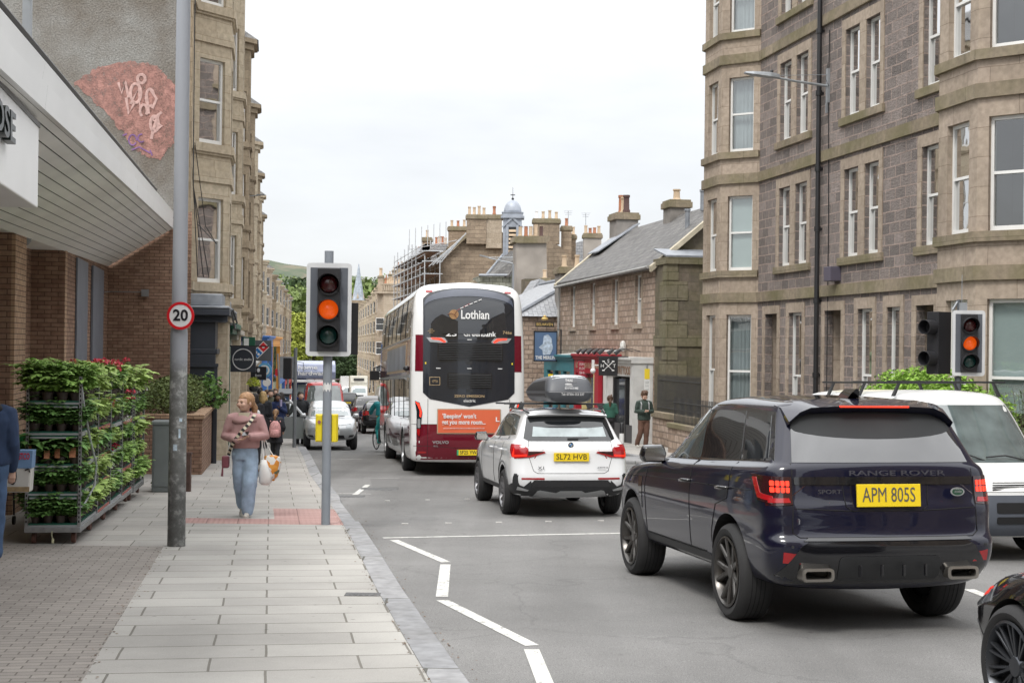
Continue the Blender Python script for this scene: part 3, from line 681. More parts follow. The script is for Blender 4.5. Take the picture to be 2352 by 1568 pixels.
# rainwater pipe
q = MB(); up = 33.55
q.tube([(up,.12,-1.6),(up,.12,14)],.062,12)
for z in (-.6,1.25,3.1,4.9,6.4,8.3,9.85,11.6): q.tube([(up,.12,z-.06),(up,.12,z+.06)],.085,12); q.box(up-.03,up+.03,0,.1,z-.03,z+.03)
q.build('rainwater_pipe',M_black,B1,smooth=True,ang=40)
q = MB(); q.tube([(up-.45,.02,-1),(up-.45,.02,5),(up-.38,.03,8.2),(up-.4,.03,9.8)],.012,5); q.tube([(up-.33,.03,9.0),(up-.28,.06,8.6),(up-.45,.05,8.4)],.01,5); q.build('cable',M_black,B1)
q = MB(); q.box(32.35,32.75,.0,.28,3.55,3.9); b_ = q.build('meter_box',mat('purple_grey_box',(.09,.08,.11),.5),B1,bevel=.01)
# street lamp on its wall bracket
oL = oR; LW = thing('wall_street_lamp','grey street lamp on a long bracket fixed to the tenement wall beside the black pipe','street lamp',(oL.x,oL.y,0),R(100.7))
lm = MB(); lm.box(33.15,33.27,.0,.06,8.0,8.85); lm.tube([(33.21,.06,8.42),(33.21,.9,8.5),(33.21,1.6,8.6)],[.035,.03,.03],8); lm.tube([(33.21,.06,8.7),(33.21,1.3,8.62)],.008,5); lm.box(33.18,33.24,.02,.08,7.75,8.0)
lm.build('bracket',M_galv,LW)
lm = MB(); lm.rings([[(33.21-w,y,z0),(33.21+w,y,z0),(33.21+w*.6,y,z1),(33.21-w*.6,y,z1)] for y,w,z0,z1 in ((1.3,.05,8.55,8.65),(1.55,.13,8.56,8.68),(2.0,.14,8.6,8.68),(2.2,.08,8.63,8.67))]); lm.build('lamp_head',M_galv,LW,bevel=.01)
lm = MB(); lm.sph((33.21,1.5,8.71),.045,8,6); lm.build('photocell',M_black,LW,smooth=True)
# ---------------------------------------------------------------- low stone building with three shops
B2 = frame_thing('stone_shop_building','two storey pink rubble building with slate roof above the teal, red and white shopfronts','building',oR,R(100.7))
poly = [(48,0),(63.4,0)]; f2 = seg_frames(poly)
ez = 4.9
op = [(a-48-.42,a-48+.42,2.75,4.55) for a in (50.3,53.6,57.2,60.8)]
w_ = MB(); facade(w_,poly,-3,ez,{0: op},.2); w_.quad((63.4,0,-3),(63.4,-6,-3),(63.4,-6,ez),(63.4,0,ez))
w_.quad((63.4,0,ez),(63.4,-2.8,7.1),(63.4,-5.6,ez),(63.4,-5.6,ez-.01)); w_.build('wall',S_rub,B2,fixn=False)
for w in op: sash(B2,f2[0],w,.2,surround=True,sill=True,cur='net',bw=.14,smat=S_ash)
q = MB(); q.add([(48,0,-3),(48,-5.6,-3),(48,-5.6,ez),(48,-2.8,7.1),(48,0,ez)],[(0,1,2,3,4)]); q.quad((48,-5.6,-3),(63.4,-5.6,-3),(63.4,-5.6,ez),(48,-5.6,ez)); q.build('gable',S_dark,B2)
q = MB(); q.box(46.6,48,-5.8,.05,-3,4.75); q.build('gable_lean_to',S_dark,B2)
q = MB()
for i in range(11):
    z = -2.6+i*.68; l = .75 if i % 2 else .42
    if z < 4.6: q.box(46.57,46.6,.07-l,.07,z,z+.64); q.box(46.6,46.6+l,.05,.075,z,z+.64)
q.box(46.55,48,-5.85,.1,1.95,2.32); q.box(46.5,48.05,-5.9,.12,4.75,4.98); q.build('quoins',S_green,B2)
q = MB(); q.prism([(46.5,.12,4.985),(46.5,-5.9,4.985),(48.0,-5.9,5.3),(48.0,.12,5.3)],(0,0,.06)); q.build('lead_capping',M_lead,B2)
q = MB(); q.prism([(48.05,.22,ez-.12),(48.05,-2.8,7.2),(48.05,-2.8,7.05),(48.05,.2,ez-.27)],(15.3,0,0)); q.prism([(48.05,-2.8,7.2),(48.05,-5.8,ez-.1),(48.05,-5.8,ez-.2),(48.05,-2.8,7.05)],(15.3,0,0)); q.build('roof',S_slate,B2)
q = MB()
for x0,x1 in ((47.75,48.05),(63.2,63.6)):
    q.prism([(x0,.28,ez-.16),(x0,-2.8,7.32),(x0,-2.8,7.15),(x0,.25,ez-.36)],(x1-x0,0,0)); q.prism([(x0,-2.8,7.32),(x0,-5.8,ez),(x0,-5.8,ez-.2),(x0,-2.8,7.15)],(x1-x0,0,0))
q.build('gable_coping',mat('cream_bargeboard',(.5,.45,.34),.7,var=.2),B2)
q = MB(); q.tube([(48.1,.3,ez-.18),(63.3,.3,ez-.3)],.055,8); q.tube([(63.2,.12,ez-.3),(63.2,.12,2.6),(63.0,.25,2.1),(63.0,.25,-1)],.05,8); q.build('gutter',mat('worn_grey_pipe',(.35,.35,.34),.6,var=.3),B2)
q = MB(); q.tube([(51.9,.2,1.85),(52.0,.3,1.75),(53,.55,1.72),(63.2,.6,1.45)],.06,8); q.sph((51.85,.15,1.95),(.16,.12,.2),8,6); q.build('wrapped_pipe',mat('white_lagging',(.6,.6,.58),.8,var=.3,vs=8),B2)
chimney(B2,Vector((0,0,0)),X,Y,62.2,63.5,-3.3,-2.3,5.5,7.95,3,mat('cement_render',(.25,.23,.21),.9,var=.3,vs=1.5,bump=.4),mats=[M_potd,M_pot,M_potr],ph=.8,pr=.16)
chimney(B2,Vector((0,0,0)),X,Y,54.3,55.3,-3.2,-2.4,5.5,7.75,1,MATS['cement_render'],mats=[M_pot],ph=.45,pr=.16)
for x,y,z in ((49.9,-1.7,6.2),(50.6,-2.5,7.0)):
    q = MB(); q.tube([(x,y,z),(x,y,z+.7)],.09,8); q.tube([(x,y,z+.7),(x,y,z+.78)],.12,8); q.build('roof_vent',M_lead,B2)
q = MB(); q.prism([(61.2,-1.2,6.1),(61.2,-3.1,7.4),(63.2,-3.1,7.4),(63.2,-1.2,6.1)],(0,0,.06)); q.build('lead_flashing',M_lead,B2)
# shopfronts: x positions along the frontage
def shopfront(lab,x0,x1,col,name,fascia_col=None,prj=.75,top=1.62):
    S = frame_thing('shopfront',lab,'shopfront',oR,R(100.7)); mt = mat(name,col,.5,var=.12)
    q = MB(); q.box(x0,x1,0,prj,.85,top-.1); q.box(x0,x0+.35,0,prj,-2.2,.85); q.box(x1-.35,x1,0,prj,-2.3,.85); q.box(x0+.35,x1-.35,0,prj-.1,-2.2,-1.1)
    q.build('frame',mt,S,bevel=.01)
    q = MB(); q.box(x0-.05,x1+.05,0,prj+.14,top-.1,top); q.box(x0-.05,x1+.05,0,prj+.06,top-.22,top-.1); q.build('cornice',mt if fascia_col is None else mat(name+'_cornice',fascia_col,.5),S,bevel=.01)
    return S,mt
S1,m1 = shopfront('teal painted shopfront with two small windows, leftmost of the three shops',57.4,63.3,(.045,.2,.24),'teal_paint',top=1.55)
q = MB(); q.box(57.75,62.95,.2,.66,-1.1,.85); q.build('window_glass',M_panef,S1)
q = MB()
for x in (58.6,60.2,61.8): q.box(x,x+.8,.76,.79,.1,.7)
for x in (57.7,59.4,61.0,62.6): q.box(x,x+.4,.64,.74,-1.1,.85)
q.box(57.75,62.95,.64,.72,.0,.1); q.build('mullion',m1,S1)
S2,m2 = shopfront('crimson painted shopfront between the teal shop and the white shop',52.6,57.3,(.36,.015,.03),'crimson_paint')
q = MB(); q.box(53.9,55.6,.2,.6,-1.3,.85); q.build('window_glass',M_panef,S2)
q = MB(); q.box(53.75,53.9,.5,.77,-1.6,.85); q.box(55.6,55.8,.5,.77,-1.6,.85); q.build('trim',mat('cream_paint',(.62,.52,.25),.5),S2)
q = MB(); q.box(52.6,53.7,.2,.78,-2.3,.85); q.box(52.62,53.0,.78,.9,-2.3,.85); q.build('pilaster',m2,S2)
label_text('lettering','EDINBURGH FLOORING',.3,mat('faded_gold',(.5,.36,.25),.6),S2,Vector((55,.77,1.15)),-X,Z,.004,width=3.8)
S3,m3 = shopfront('white and charcoal painted tattoo shopfront beside the mossy stone gable',48.3,52.45,(.62,.62,.61),'white_shop_paint',top=1.55)
q = MB(); q.box(48.3,52.45,.75,.765,-2.2,-.85); q.box(51.2,52.0,.3,.7,-2.2,-.6); q.build('plinth',mat('charcoal_paint',(.05,.05,.055),.5),S3)
q = MB(); q.box(49.2,50.7,.2,.68,-1.9,.75); q.build('window_glass',M_panef,S3)
q = MB(); q.box(49.1,49.2,.5,.78,-2.1,.8); q.box(50.7,50.85,.5,.78,-2.1,.8); q.build('door_frame',M_black,S3)
q = MB(); q.box(51.2,52.0,.3,.7,-.6,.85); q.build('panel',m3,S3)
label_text('lettering','HEARTSHIP TATTOOS',.42,mat('brown_lettering',(.22,.13,.08),.6),S3,Vector((50.4,.78,1.05)),-X,Z,.006,width=3.7,bold=.01)
label_text('lettering','HEART\nSHIP\nTATTOO',.18,MATS['brown_lettering'],S3,Vector((51.05,.78,-.1)),-X,Z,.004,width=.28)
# swan neck lights above the shops
for i,x in enumerate((49.6,50.6,52.0,52.9,53.8,54.7,55.6)):
    T = frame_thing('spotlight','%s black spotlight from the right above the shop cornices' % ('first','second','third','fourth','fifth','sixth','seventh')[i],'spotlight',oR,R(100.7),'black spotlights on a rail over the shops')
    q = MB(); q.tube([(x,.1,1.75),(x,.5,1.85),(x,.9,1.78)],.015,6); q.tube([(x,.85,1.8),(x,1.05,1.66)],[.05,.09],8); q.build('lamp',M_black,T)
def hang_sign(name,lab,o,rz,w,h,mt,dpt=.06,arm=True,cat='sign'):
    S = thing(name,lab,cat,o,rz); q = MB(); q.box(-w/2,w/2,-dpt/2,dpt/2,-h/2,h/2); q.build('board',mt,S,bevel=.006)
    if arm: q = MB(); q.box(-w/2-.05,w/2+.35,-.02,.02,h/2,h/2+.035); q.build('bracket',M_black,S)
    return S
# hanging sign with crossed bones and letters
S = hang_sign('hanging_sign','square black hanging sign with crossed bones and the letters H S T',at(1397,841,47.5),0,.64,.62,M_black)
white = mat('white_vinyl',(.75,.75,.74),.5)
def wtext(par,t,sz,x,z,y=-.035,mt=None,**k): return label_text('lettering',t,sz,mt or white,par,Vector((x,y,z)),X,Z,.003,**k)
wtext(S,'S',.17,0,.17); wtext(S,'H',.17,-.2,.01); wtext(S,'T',.17,.2,.01)
q = MB()
for a in (1,-1):
    q.tube([(-.16*a,-.035,-.14),(.16*a,-.035,.16)],.014,6)
    for sx,sz in ((-.16*a,-.14),(.16*a,.16)): q.sph((sx-.02,-.035,sz),.026,8,6); q.sph((sx+.02,-.035,sz-.0),.026,8,6)
q.build('crossed_bones',white,S,smooth=True)
S = hang_sign('projecting_sign','small crimson projecting sign with white lettering on the teal shop',at(1345,848,57),0,.62,.66,mat('crimson_sign',(.33,.02,.04),.5))
for i,t in enumerate(('EDINBURGH','FLOORING','SHOPS')): wtext(S,t,.14,0,.2-.17*i,width=.5)
# CCTV camera
T = thing('security_camera','white dome security camera on an arm over the crimson shop','camera',at(1362,845,52),0); q = MB(); q.box(-.05,.05,-.05,.05,-.05,.3); q.tube([(0,0,.1),(.3,0,.1)],.02,6); q.sph((0,0,-.1),.1,10,8); q.build('housing',white,T,smooth=True,ang=40)
# parking plate on post, bollard
T = thing('parking_sign','thin grey post with yellow and white plate beside the white shop','sign',gp(1484,1021,.1),0); q = MB(); q.tube([(0,0,0),(0,0,2.75)],.035,8); q.build('post',M_galv,T)
q = MB(); q.box(-.09,.09,-.06,-.045,2.25,2.6); q.build('yellow_plate',mat('yellow_plate',(.8,.6,.03),.5),T); q = MB(); q.box(-.09,.09,-.06,-.045,1.35,2.24); q.build('white_plate',white,T)
for i in range(7): wtext(T,'|||||',.1,0,2.14-.12*i,y=-.062,mt=mat('grey_vinyl',(.2,.2,.2),.6))
T = thing('bollard','black and white road bollard standing at the traffic island behind the white car','bollard',gp(1427,1072,.1),0); q = MB(); q.lathe([(.07,0),(.06,.1),(.055,.5)],(0,0,0),seg=16); q.lathe([(.055,.8),(.05,1.02),(.03,1.05)],(0,0,0),seg=16); q.build('post',M_black,T,smooth=True,ang=40)
q = MB(); q.lathe([(.058,.5),(.058,.8)],(0,0,0),seg=16); q.build('white_sleeve',white,T,smooth=True,ang=40)
q = MB(); c = gp(1460,1062); q.prism([(c.x-.9,c.y-.8,c.z),(c.x+1.1,c.y-.6,c.z-.01),(c.x+.9,c.y+1.6,c.z-.06),(c.x-.9,c.y+1.4,c.z-.06)],(0,0,.12)); tag(q.build('traffic_island',M_kerb,bevel=.04),kind='structure')
# low wall with railings
B3 = frame_thing('garden_wall','low dressed stone wall with weathered coping in front of the tenement','wall',oR,R(100.7))
q = MB(); q.box(41.9,46.6,.2,.5,-2.2,-.45); q.box(27.6,41.2,1.35,1.6,-2.0,-.5); q.build('wall',S_rub,B3); q = MB(); q.box(41.85,46.6,.13,.57,-.45,-.25); q.box(27.55,41.25,1.3,1.65,-.5,-.35); q.build('coping',S_band,B3,bevel=.02)
B4 = frame_thing('iron_railing','dark iron railing standing on the low wall beside the mossy gable','railing',oR,R(100.7)); q = MB()
for i in range(40): 
    x = 41.95+i*.117; q.box(x,x+.022,.34,.362,-.25,.95); q.add([(x,.34,.95),(x+.022,.34,.95),(x+.022,.362,.95),(x,.362,.95),(x+.011,.351,1.05)],[(0,1,4),(1,2,4),(2,3,4),(3,0,4)])
for z in (-.12,.8): q.box(41.9,46.6,.33,.37,z,z+.035)
q.build('bars',mat('dark_iron',(.05,.05,.05),.6),B4)
B4 = frame_thing('iron_railing','dark iron railing along the tenement front below the ground floor windows','railing',oR,R(100.7)); q = MB()
for i in range(60): 
    x = 33.6+i*.125; q.box(x,x+.02,1.46,1.48,-.35,.42)
q.box(33.6,41.1,1.45,1.49,.25,.285); q.build('bars',MATS['dark_iron'],B4)

# pub beyond
B5 = frame_thing('pub_building','low brown stone pub with pale hipped slate roof behind the hanging picture sign','building',oR,R(100.7))
q = MB(); q.box(65.3,80,-6,1.55,-3.5,3.3); q.build('wall',S_rub,B5)
q = MB(); q.add([(65.1,1.8,3.3),(80,1.8,3.3),(80,-6,3.3),(65.1,-6,3.3),(67.8,-2.1,5.35),(78,-2.1,5.35)],[(0,1,5,4),(3,0,4),(2,3,4,5),(1,2,5)]); q.build('roof',S_slate2,B5)
q = MB(); q.tube([(65.1,1.8,3.36),(67.8,-2.1,5.4),(78,-2.1,5.4)],.1,6); q.build('ridge',M_lead,B5)
chimney(B5,Vector((0,0,0)),X,Y,65.0,66.2,-1.6,-.35,3,5.6,2,MATS['cement_render'],mats=[M_pot],ph=.6)
P5 = at(1253,795,62)
S = thing('pub_sign','tall blue picture sign of a bearded figure hanging below a small gilt name board','sign',P5,0)
blue = mat('sign_blue',(.08,.14,.25),.5,var=.1); q = MB(); q.box(-.5,.5,-.03,.03,-.63,.63); q.build('board',blue,S)
q = MB()
for a in ((-.52,-.47,-.65,.65),(.47,.52,-.65,.65),(-.52,.52,.62,.67),(-.52,.52,-.67,-.62),(-.62,.7,.72,.75)): q.box(a[0],a[1],-.045,.045,a[2],a[3])
q.box(.64,.7,-.03,.03,-2.9,.75); q.build('frame',M_black,S)
# a plain draped silhouette instead of the painted character
pg = MB(); pg.prism([(-.3,-.045,-.05),(-.12,-.045,.1),(-.08,-.045,.45),(.1,-.045,.52),(.25,-.045,.35),(.32,-.045,-.1),(.2,-.045,-.35),(-.1,-.045,-.38),(-.15,-.045,-.15)],(0,.012,0)); pg.build('painted_shape',mat('pale_blue_paint',(.42,.5,.6),.5,var=.5,vs=9),S)
wtext(S,'THE MERLIN',.2,0,-.5,y=-.04,width=.86,bold=.02)
S = thing('name_board','narrow black and gold name board with a gilt crest above the blue picture sign','sign',at(1251,745,64.5),0); q = MB(); q.box(-.42,.42,-.03,.03,-.12,.1); q.build('board',M_black,S)
gold = mat('gilt',(.65,.45,.16),.4,metal=.4); wtext(S,'BELHAVEN',.18,0,0,mt=gold,width=.74,bold=.015)
q = MB(); q.sph((0,-.02,.25),(.16,.05,.08),10,6); q.sph((.0,-.02,.35),(.08,.04,.07),8,6); q.build('crest',gold,S,smooth=True)
T = thing('notice_post','dark post with a yellow and white notice in front of the pub','sign',gp(1263,1000,.1),0); q = MB(); q.tube([(0,0,0),(0,0,2.6)],.05,8); q.build('post',M_black,T); q = MB(); q.box(-.1,.1,-.08,-.06,2.2,2.5); q.build('yellow_notice',MATS['yellow_plate'],T); q = MB(); q.box(-.1,.1,-.08,-.06,1.8,2.2); q.build('white_notice',white,T)
T = thing('timber_hoarding','orange brown timber hoarding with a white notice beside the pub','fence',gp(1232,985,.1),R(4)); q = MB()
for i in range(10): q.box(-1+i*.2,-.82+i*.2,-.03,.03,0,2.1)
q.build('boards',mat('orange_board',(.42,.21,.1),.8,var=.3,vs=4),T); q = MB(); q.box(-.4,.5,-.05,-.035,1.6,1.95); q.build('notice',white,T)

# ---------------------------------------------------------------- old buildings further down the street
def mass(par,name,pts,D,depth,mt,th=R(9)):
    """a block whose near face stands across the street line at depth D and which runs away along the street"""
    P = [at(u,v,D) for u,v in pts]; q = MB(); q.prism(P,(-math.sin(th)*depth,math.cos(th)*depth,0)); return q.build(name,mt,par)
def chim(par,u0,u1,vt,vb,D,n,mt=None,dd=.9,ph=.5,mats=None,pr=.12,cap=None):
    a = at(u0,vt,D); b = at(u1,vb,D); o = Vector((a.x,a.y,0)); d = Vector((1,0,0)); return chimney(par,o,d,Y,0,b.x-a.x,0,dd,b.z,a.z,n,mt or S_gab,ph=ph,mats=mats,pr=pr,cap=cap)
G1 = thing('gabled_tenement','tall brown stone tenement with a great blank gable and seven pots on its stack','building',at(1080,900,104))
def rebase(t): # children were built in world space: keep the empty at the base of its thing
    for c in kids(t):
        c.matrix_parent_inverse = Matrix.Translation(-t.location)
mass(G1,'gable',[(1012,760),(1012,592),(1030,585),(1072,545),(1100,520),(1150,530),(1186,560),(1215,640),(1215,760)],104,11,S_gab)
chim(G1,1072,1116,494,560,103.6,4,mats=[M_pot,M_pot,M_pot,M_pot],dd=1.2,ph=.62); chim(G1,1117,1152,494,570,103.7,3,mt=S_far,mats=[M_potr,M_potd,M_potr],dd=1.2,ph=.62)
chim(G1,1030,1072,521,590,108,3,mats=[M_pot,M_potr,M_pot],dd=1.1,ph=.5)
mass(G1,'skew_coping',[(1004,585),(1030,572),(1075,536),(1075,543),(1030,582),(1006,594)],103.6,.5,S_band)
chim(G1,1143,1186,592,660,103,0,mt=S_gab)
rebase(G1)
G2 = thing('tenement_behind_scaffold','sandstone tenement with slate roof standing behind the scaffolding','building',at(980,900,112))
mass(G2,'wall',[(935,800),(935,625),(1012,597),(1012,800)],122,8,S_gab); mass(G2,'roof',[(947,600),(975,560),(1030,560),(1012,600)],112,12,S_slate2)
chim(G2,970,990,546,600,112,1,ph=.7); chim(G2,998,1026,563,590,115,4,ph=.7); chim(G2,955,968,580,640,120,2); rebase(G2)
SCF = thing('scaffolding','metal scaffolding wrapped around the sandstone tenement left of the great gable','scaffolding',at(970,900,108)); q = MB(); bd = MB()
A_ = at(1010,640,103); E_ = at(934,640,126)
zz = [at(970,v,110).z for v in (800,775,741,707,673,639,612,590,568)]
for i in range(9):
    p = A_.lerp(E_,i/8); 
    for off in (0,1.1):
        q.tube([(p.x-off,p.y,zz[0]),(p.x-off,p.y,zz[8 if i > 1 else 6]+wr.uniform(-.3,.5))],.045,5)
for k,z in enumerate(zz[1:-1]):
    for off in (0,1.1):
        q.tube([(A_.x-off,A_.y,z),(E_.x-off,E_.y,z)],.04,5)
        q.tube([(A_.x-off,A_.y,z+.5),(E_.x-off,E_.y,z+.5)],.03,5)
    for i in range(9): p = A_.lerp(E_,i/8); q.tube([(p.x-1.3,p.y,z),(p.x+.2,p.y,z)],.035,5)
    bd.add([(A_.x-1.1,A_.y,z-.06),(A_.x,A_.y,z-.06),(E_.x,E_.y,z-.06),(E_.x-1.1,E_.y,z-.06)],[(0,1,2,3)])
    bd.add([(A_.x-1.1,A_.y,z-.02),(A_.x,A_.y,z-.02),(E_.x,E_.y,z-.02),(E_.x-1.1,E_.y,z-.02)],[(0,1,2,3)])
for j in range(4): a = at(985+j*9,612-j*3,103); b = at(1050+j*7,556-j*7,103); q.tube([a,b],.04,5)
for i in range(7): a = at(940+i*14,575-i*3,108); q.tube([a,a+Vector((0,0,1.6))],.03,5)
q.tube([at(940,573,112),at(1050,552,104)],.03,5); q.tube([at(940,590,112),at(1040,575,104)],.03,5)
q.build('poles',mat('scaffold_tube',(.48,.5,.52),.6),SCF); bd.build('boards',mat('scaffold_board',(.33,.22,.16),.8),SCF); rebase(SCF)
# church-like clock turret with a lead dome
G3 = thing('domed_turret','grey lead turret with louvred opening, round dome and finial','tower',at(1176,700,95)); c = at(1176,600,95); zt = lambda v: at(1176,v,95).z; q = MB(); w = .62
mlead = mat('pale_lead',(.33,.36,.41),.5,metal=.15,var=.2,vs=3)
q.box(c.x-w,c.x+w,c.y-w,c.y+w,zt(606),zt(500)); q.box(c.x-w*.9,c.x+w*.9,c.y-w*.9,c.y+w*.9,zt(680),zt(606)); q.build('shaft',mlead,G3)
q = MB(); q.box(c.x-.24,c.x+.24,c.y-w-.02,c.y-w,zt(603),zt(523)); q.build('opening',M_dark,G3); q = MB()
for i in range(8): z = zt(600)+i*.27; q.prism([(c.x-.24,c.y-w-.1,z),(c.x+.24,c.y-w-.1,z),(c.x+.24,c.y-w-.02,z+.12),(c.x-.24,c.y-w-.02,z+.12)],(0,0,.05))
q.build('louvres',mat('buff_slats',(.5,.38,.26),.7),G3)
q = MB(); q.box(c.x-.42,c.x-.26,c.y-w-.08,c.y-w,zt(606),zt(518)); q.box(c.x+.26,c.x+.42,c.y-w-.08,c.y-w,zt(606),zt(518)); q.prism([(c.x-.75,c.y-w-.1,zt(524)),(c.x,c.y-w-.1,zt(498)),(c.x+.75,c.y-w-.1,zt(524)),(c.x+.6,c.y-w-.1,zt(524)),(c.x,c.y-w-.1,zt(505)),(c.x-.6,c.y-w-.1,zt(524))],(0,.1,0)); q.build('pediment',mlead,G3)
q = MB(); q.box(c.x-.78,c.x+.78,c.y-.78,c.y+.78,zt(503),zt(498)); q.box(c.x-.68,c.x+.68,c.y-.68,c.y+.68,zt(498),zt(491)); q.box(c.x-.72,c.x+.72,c.y-.72,c.y+.72,zt(491),zt(489)); q.build('cornice',mlead,G3)
q = MB(); q.lathe([(.6*math.cos(t),zt(489)+.86*math.sin(t)) for t in [k*math.pi/20 for k in range(0,10)]]+[(.03,zt(489)+.87)],(c.x,c.y,0),seg=20); q.build('dome',mlead,G3,smooth=True)
q = MB(); q.tube([(c.x,c.y,zt(461)),(c.x,c.y,zt(430))],[.03,.008],6); q.box(c.x-.15,c.x+.15,c.y-.02,c.y+.02,zt(449),zt(447)); q.sph((c.x,c.y,zt(457)),.09,8,6); q.build('finial',M_black,G3); rebase(G3)
G4 = thing('rendered_gable_building','old stone building with a tall grey rendered chimney wall and four short pots','building',at(1240,900,86))
mass(G4,'chimney_wall',[(1187,720),(1187,548),(1255,548),(1258,720)],86,1.5,mat('grey_render',(.33,.30,.27),.95,var=.25,vs=.9,bump=.3)); mass(G4,'cap',[(1182,555),(1184,542),(1263,542),(1263,552),(1255,558),(1187,558)],85.8,1.9,S_band)
mass(G4,'lower_block',[(1205,760),(1205,640),(1290,640),(1290,760)],84,1.2,S_dark)
for i,(u,mt,h) in enumerate(((1195,M_pot,22),(1208,M_potr,22),(1219,M_pot,22),(1231,M_pot,27),(1243,M_potd,22))):
    p = at(u,542,86.6); q = MB(); q.lathe([(.14,0),(.11,.1),(.11,h*.0265),(.13,h*.0265)],p,seg=10); q.build('chimney_pot',mt,G4,smooth=True,ang=40)
rebase(G4)
G5 = thing('stone_gable_building','weathered stone gable with a curved stack behind the rendered chimney','building',at(1290,900,98))
mass(G5,'gable',[(1235,800),(1235,545),(1262,552),(1290,568),(1325,610),(1340,640),(1340,800)],98,8,S_gab); chim(G5,1225,1285,503,560,98.2,4,mats=[white,M_pot,M_pot,M_pot],ph=.55); chim(G5,1290,1312,520,600,99,1,ph=.6); chim(G5,1312,1322,540,610,100,1)
mass(G5,'roof',[(1310,700),(1318,560),(1345,550),(1380,555),(1385,700)],103,8,S_slate2); chim(G5,1341,1380,537,660,96,4,mt=MATS['grey_render'],ph=.5); chim(G5,1240,1262,640,700,83,2,mats=[M_pot]); chim(G5,1150,1151,700,701,90,0)
q = MB(); 
for u,v,h in ((1305,515,.9),(1345,530,1.2),(1212,620,1.5)): p = at(u,v,97); q.tube([p,p+Z*h],.02,5); [q.tube([p+Z*(h-k*.12)-X*(.3-k*.04),p+Z*(h-k*.12)+X*(.3-k*.04)],.012,4) for k in range(3)]
q.build('aerial',M_galv,G5); rebase(G5)
G6 = thing('slate_roofed_hall','low hall with green-grey slate roofs and lead ridge in front of the great gable','building',at(1150,900,92))
mass(G6,'wall',[(1090,780),(1090,690),(1205,690),(1205,780)],92,6,S_gab)
m_sl3 = stone('mossy_slate',(.27,.28,.24),(.36,.37,.31),(.14,.14,.11),.42,.3,.02,1,.4,(.15,.16,.1))
mass(G6,'slate_cheek',[(1100,720),(1100,634),(1170,634),(1212,560),(1212,720)],91,3,m_sl3)
P = [at(u,v,D) for u,v,D in ((1118,632,93),(1168,632,90.5),(1205,575,90.5),(1165,575,95))]; q = MB(); q.prism(P,(0,0,-.15)); q.build('roof',S_slate,G6)
q = MB(); q.tube([at(1100,632,90.8),at(1170,632,90.8),at(1212,557,90.8)],.1,6); q.tube([at(1118,630,93),at(1165,573,95)],.08,6); q.build('lead_ridge',M_lead,G6)
mass(G6,'dormer',[(1077,720),(1080,655),(1090,643),(1103,655),(1105,720)],89,2,S_band)
mass(G6,'roof_near',[(1200,760),(1205,690),(1240,640),(1290,660),(1290,760)],80,3,S_slate2); rebase(G6)
T = thing('street_lamp','slim grey street lamp standing in front of the louvred turret','street lamp',gp(1200,960,.1)); b0 = T.location
q = MB(); p0 = at(1178,640,70); q.tube([(p0.x,p0.y,gz(70)),(p0.x,p0.y,at(0,592,70).z)],[.09,.05],8); z = at(1178,605,70).z; q.tube([(p0.x,p0.y,z),(p0.x-1.2,p0.y,z+.25)],.03,6); q.tube([(p0.x,p0.y,z+.3),(p0.x-1.2,p0.y,z+.28)],.02,6); q.prism([(p0.x-1.2,p0.y-.1,z+.25),(p0.x-1.65,p0.y-.08,z+.36),(p0.x-1.65,p0.y+.08,z+.36),(p0.x-1.2,p0.y+.1,z+.25)],(0,0,.06)); q.build('post',M_galv,T); T.location = (p0.x,p0.y,gz(70)); rebase(T)
# ---------------------------------------------------------------- brick shop with its boarded canopy on the left
def st2(s,t,th=R(9.4)): return st(s,t,0,th)
oA = st(0,0); LF = R(-79.3)        # local x runs toward the camera, y out to the street
def lf(name,lab,cat,o=None,ang=LF,group=None): return frame_thing(name,lab,cat,o or Vector((0,0,0)),ang,group)
B6 = lf('shop_building','brown brick shop with sloping white boarded canopy and projecting sign','building')
zi = lambda s: 2.9+.02*s
zf = lambda s: 3.34+.0343*s
tw = -3.05
q = MB()
def vwall(q,s0,s1,t,z1=None,z0=-1.4): q.quad((-s0,t,z0),(-s1,t,z0),(-s1,t,z1 if z1 else zi(s1)+.06),(-s0,t,z1 if z1 else zi(s0)+.06))
def xwall(q,s,t0,t1,z1=None,z0=-1.4): q.quad((-s,t0,z0),(-s,t1,z0),(-s,t1,z1 or zi(s)+.06),(-s,t0,z1 or zi(s)+.06))
q.box(-21.2,-20.2,tw-1.2,tw-.05,-1,zi(20)+.1)
vwall(q,21.2,25.6,tw-.55); xwall(q,25.6,tw-3,tw); vwall(q,25.6,33.6,tw); xwall(q,16,tw-3,tw-.9); vwall(q,-5,20.2,tw-.8)
# wall that closes the end, cut along the soffit
q.add([(-33.6,tw-.2,-1.6),(-33.6,-1.2,-1.6),(-33.6,-1.2,zf(33.6)+.4),(-33.6,tw,zi(33.6)+.4)],[(0,1,2,3)])
q.build('wall',S_brick,B6,fixn=False)
for b_ in ((-21.2,-20.2,tw-.05,tw,-1,zi(20)+.1),(-25.9,-25.6,tw,tw+.012,-1,zi(25)+.05)): q = MB(); q.box(*b_); q.build('lit_brick_side',S_brick2,B6)  # street-facing sides in a lighter brick, their light put into the colour
mp_ = mat('grey_panel',(.16,.175,.21),.5,var=.2,vs=2)
q = MB(); q.box(-29.0,-27.2,tw+.01,tw+.04,-1,3.4); q.build('door_panel',mp_,B6); q = MB(); q.box(-32.1,-29.9,tw+.01,tw+.05,1.2,3.4); q.build('window_panel',mp_,B6)
q = MB(); q.box(-32.1,-29.9,tw+.002,tw+.006,-1,1.2); q.build('dark_recess',M_dark,B6)
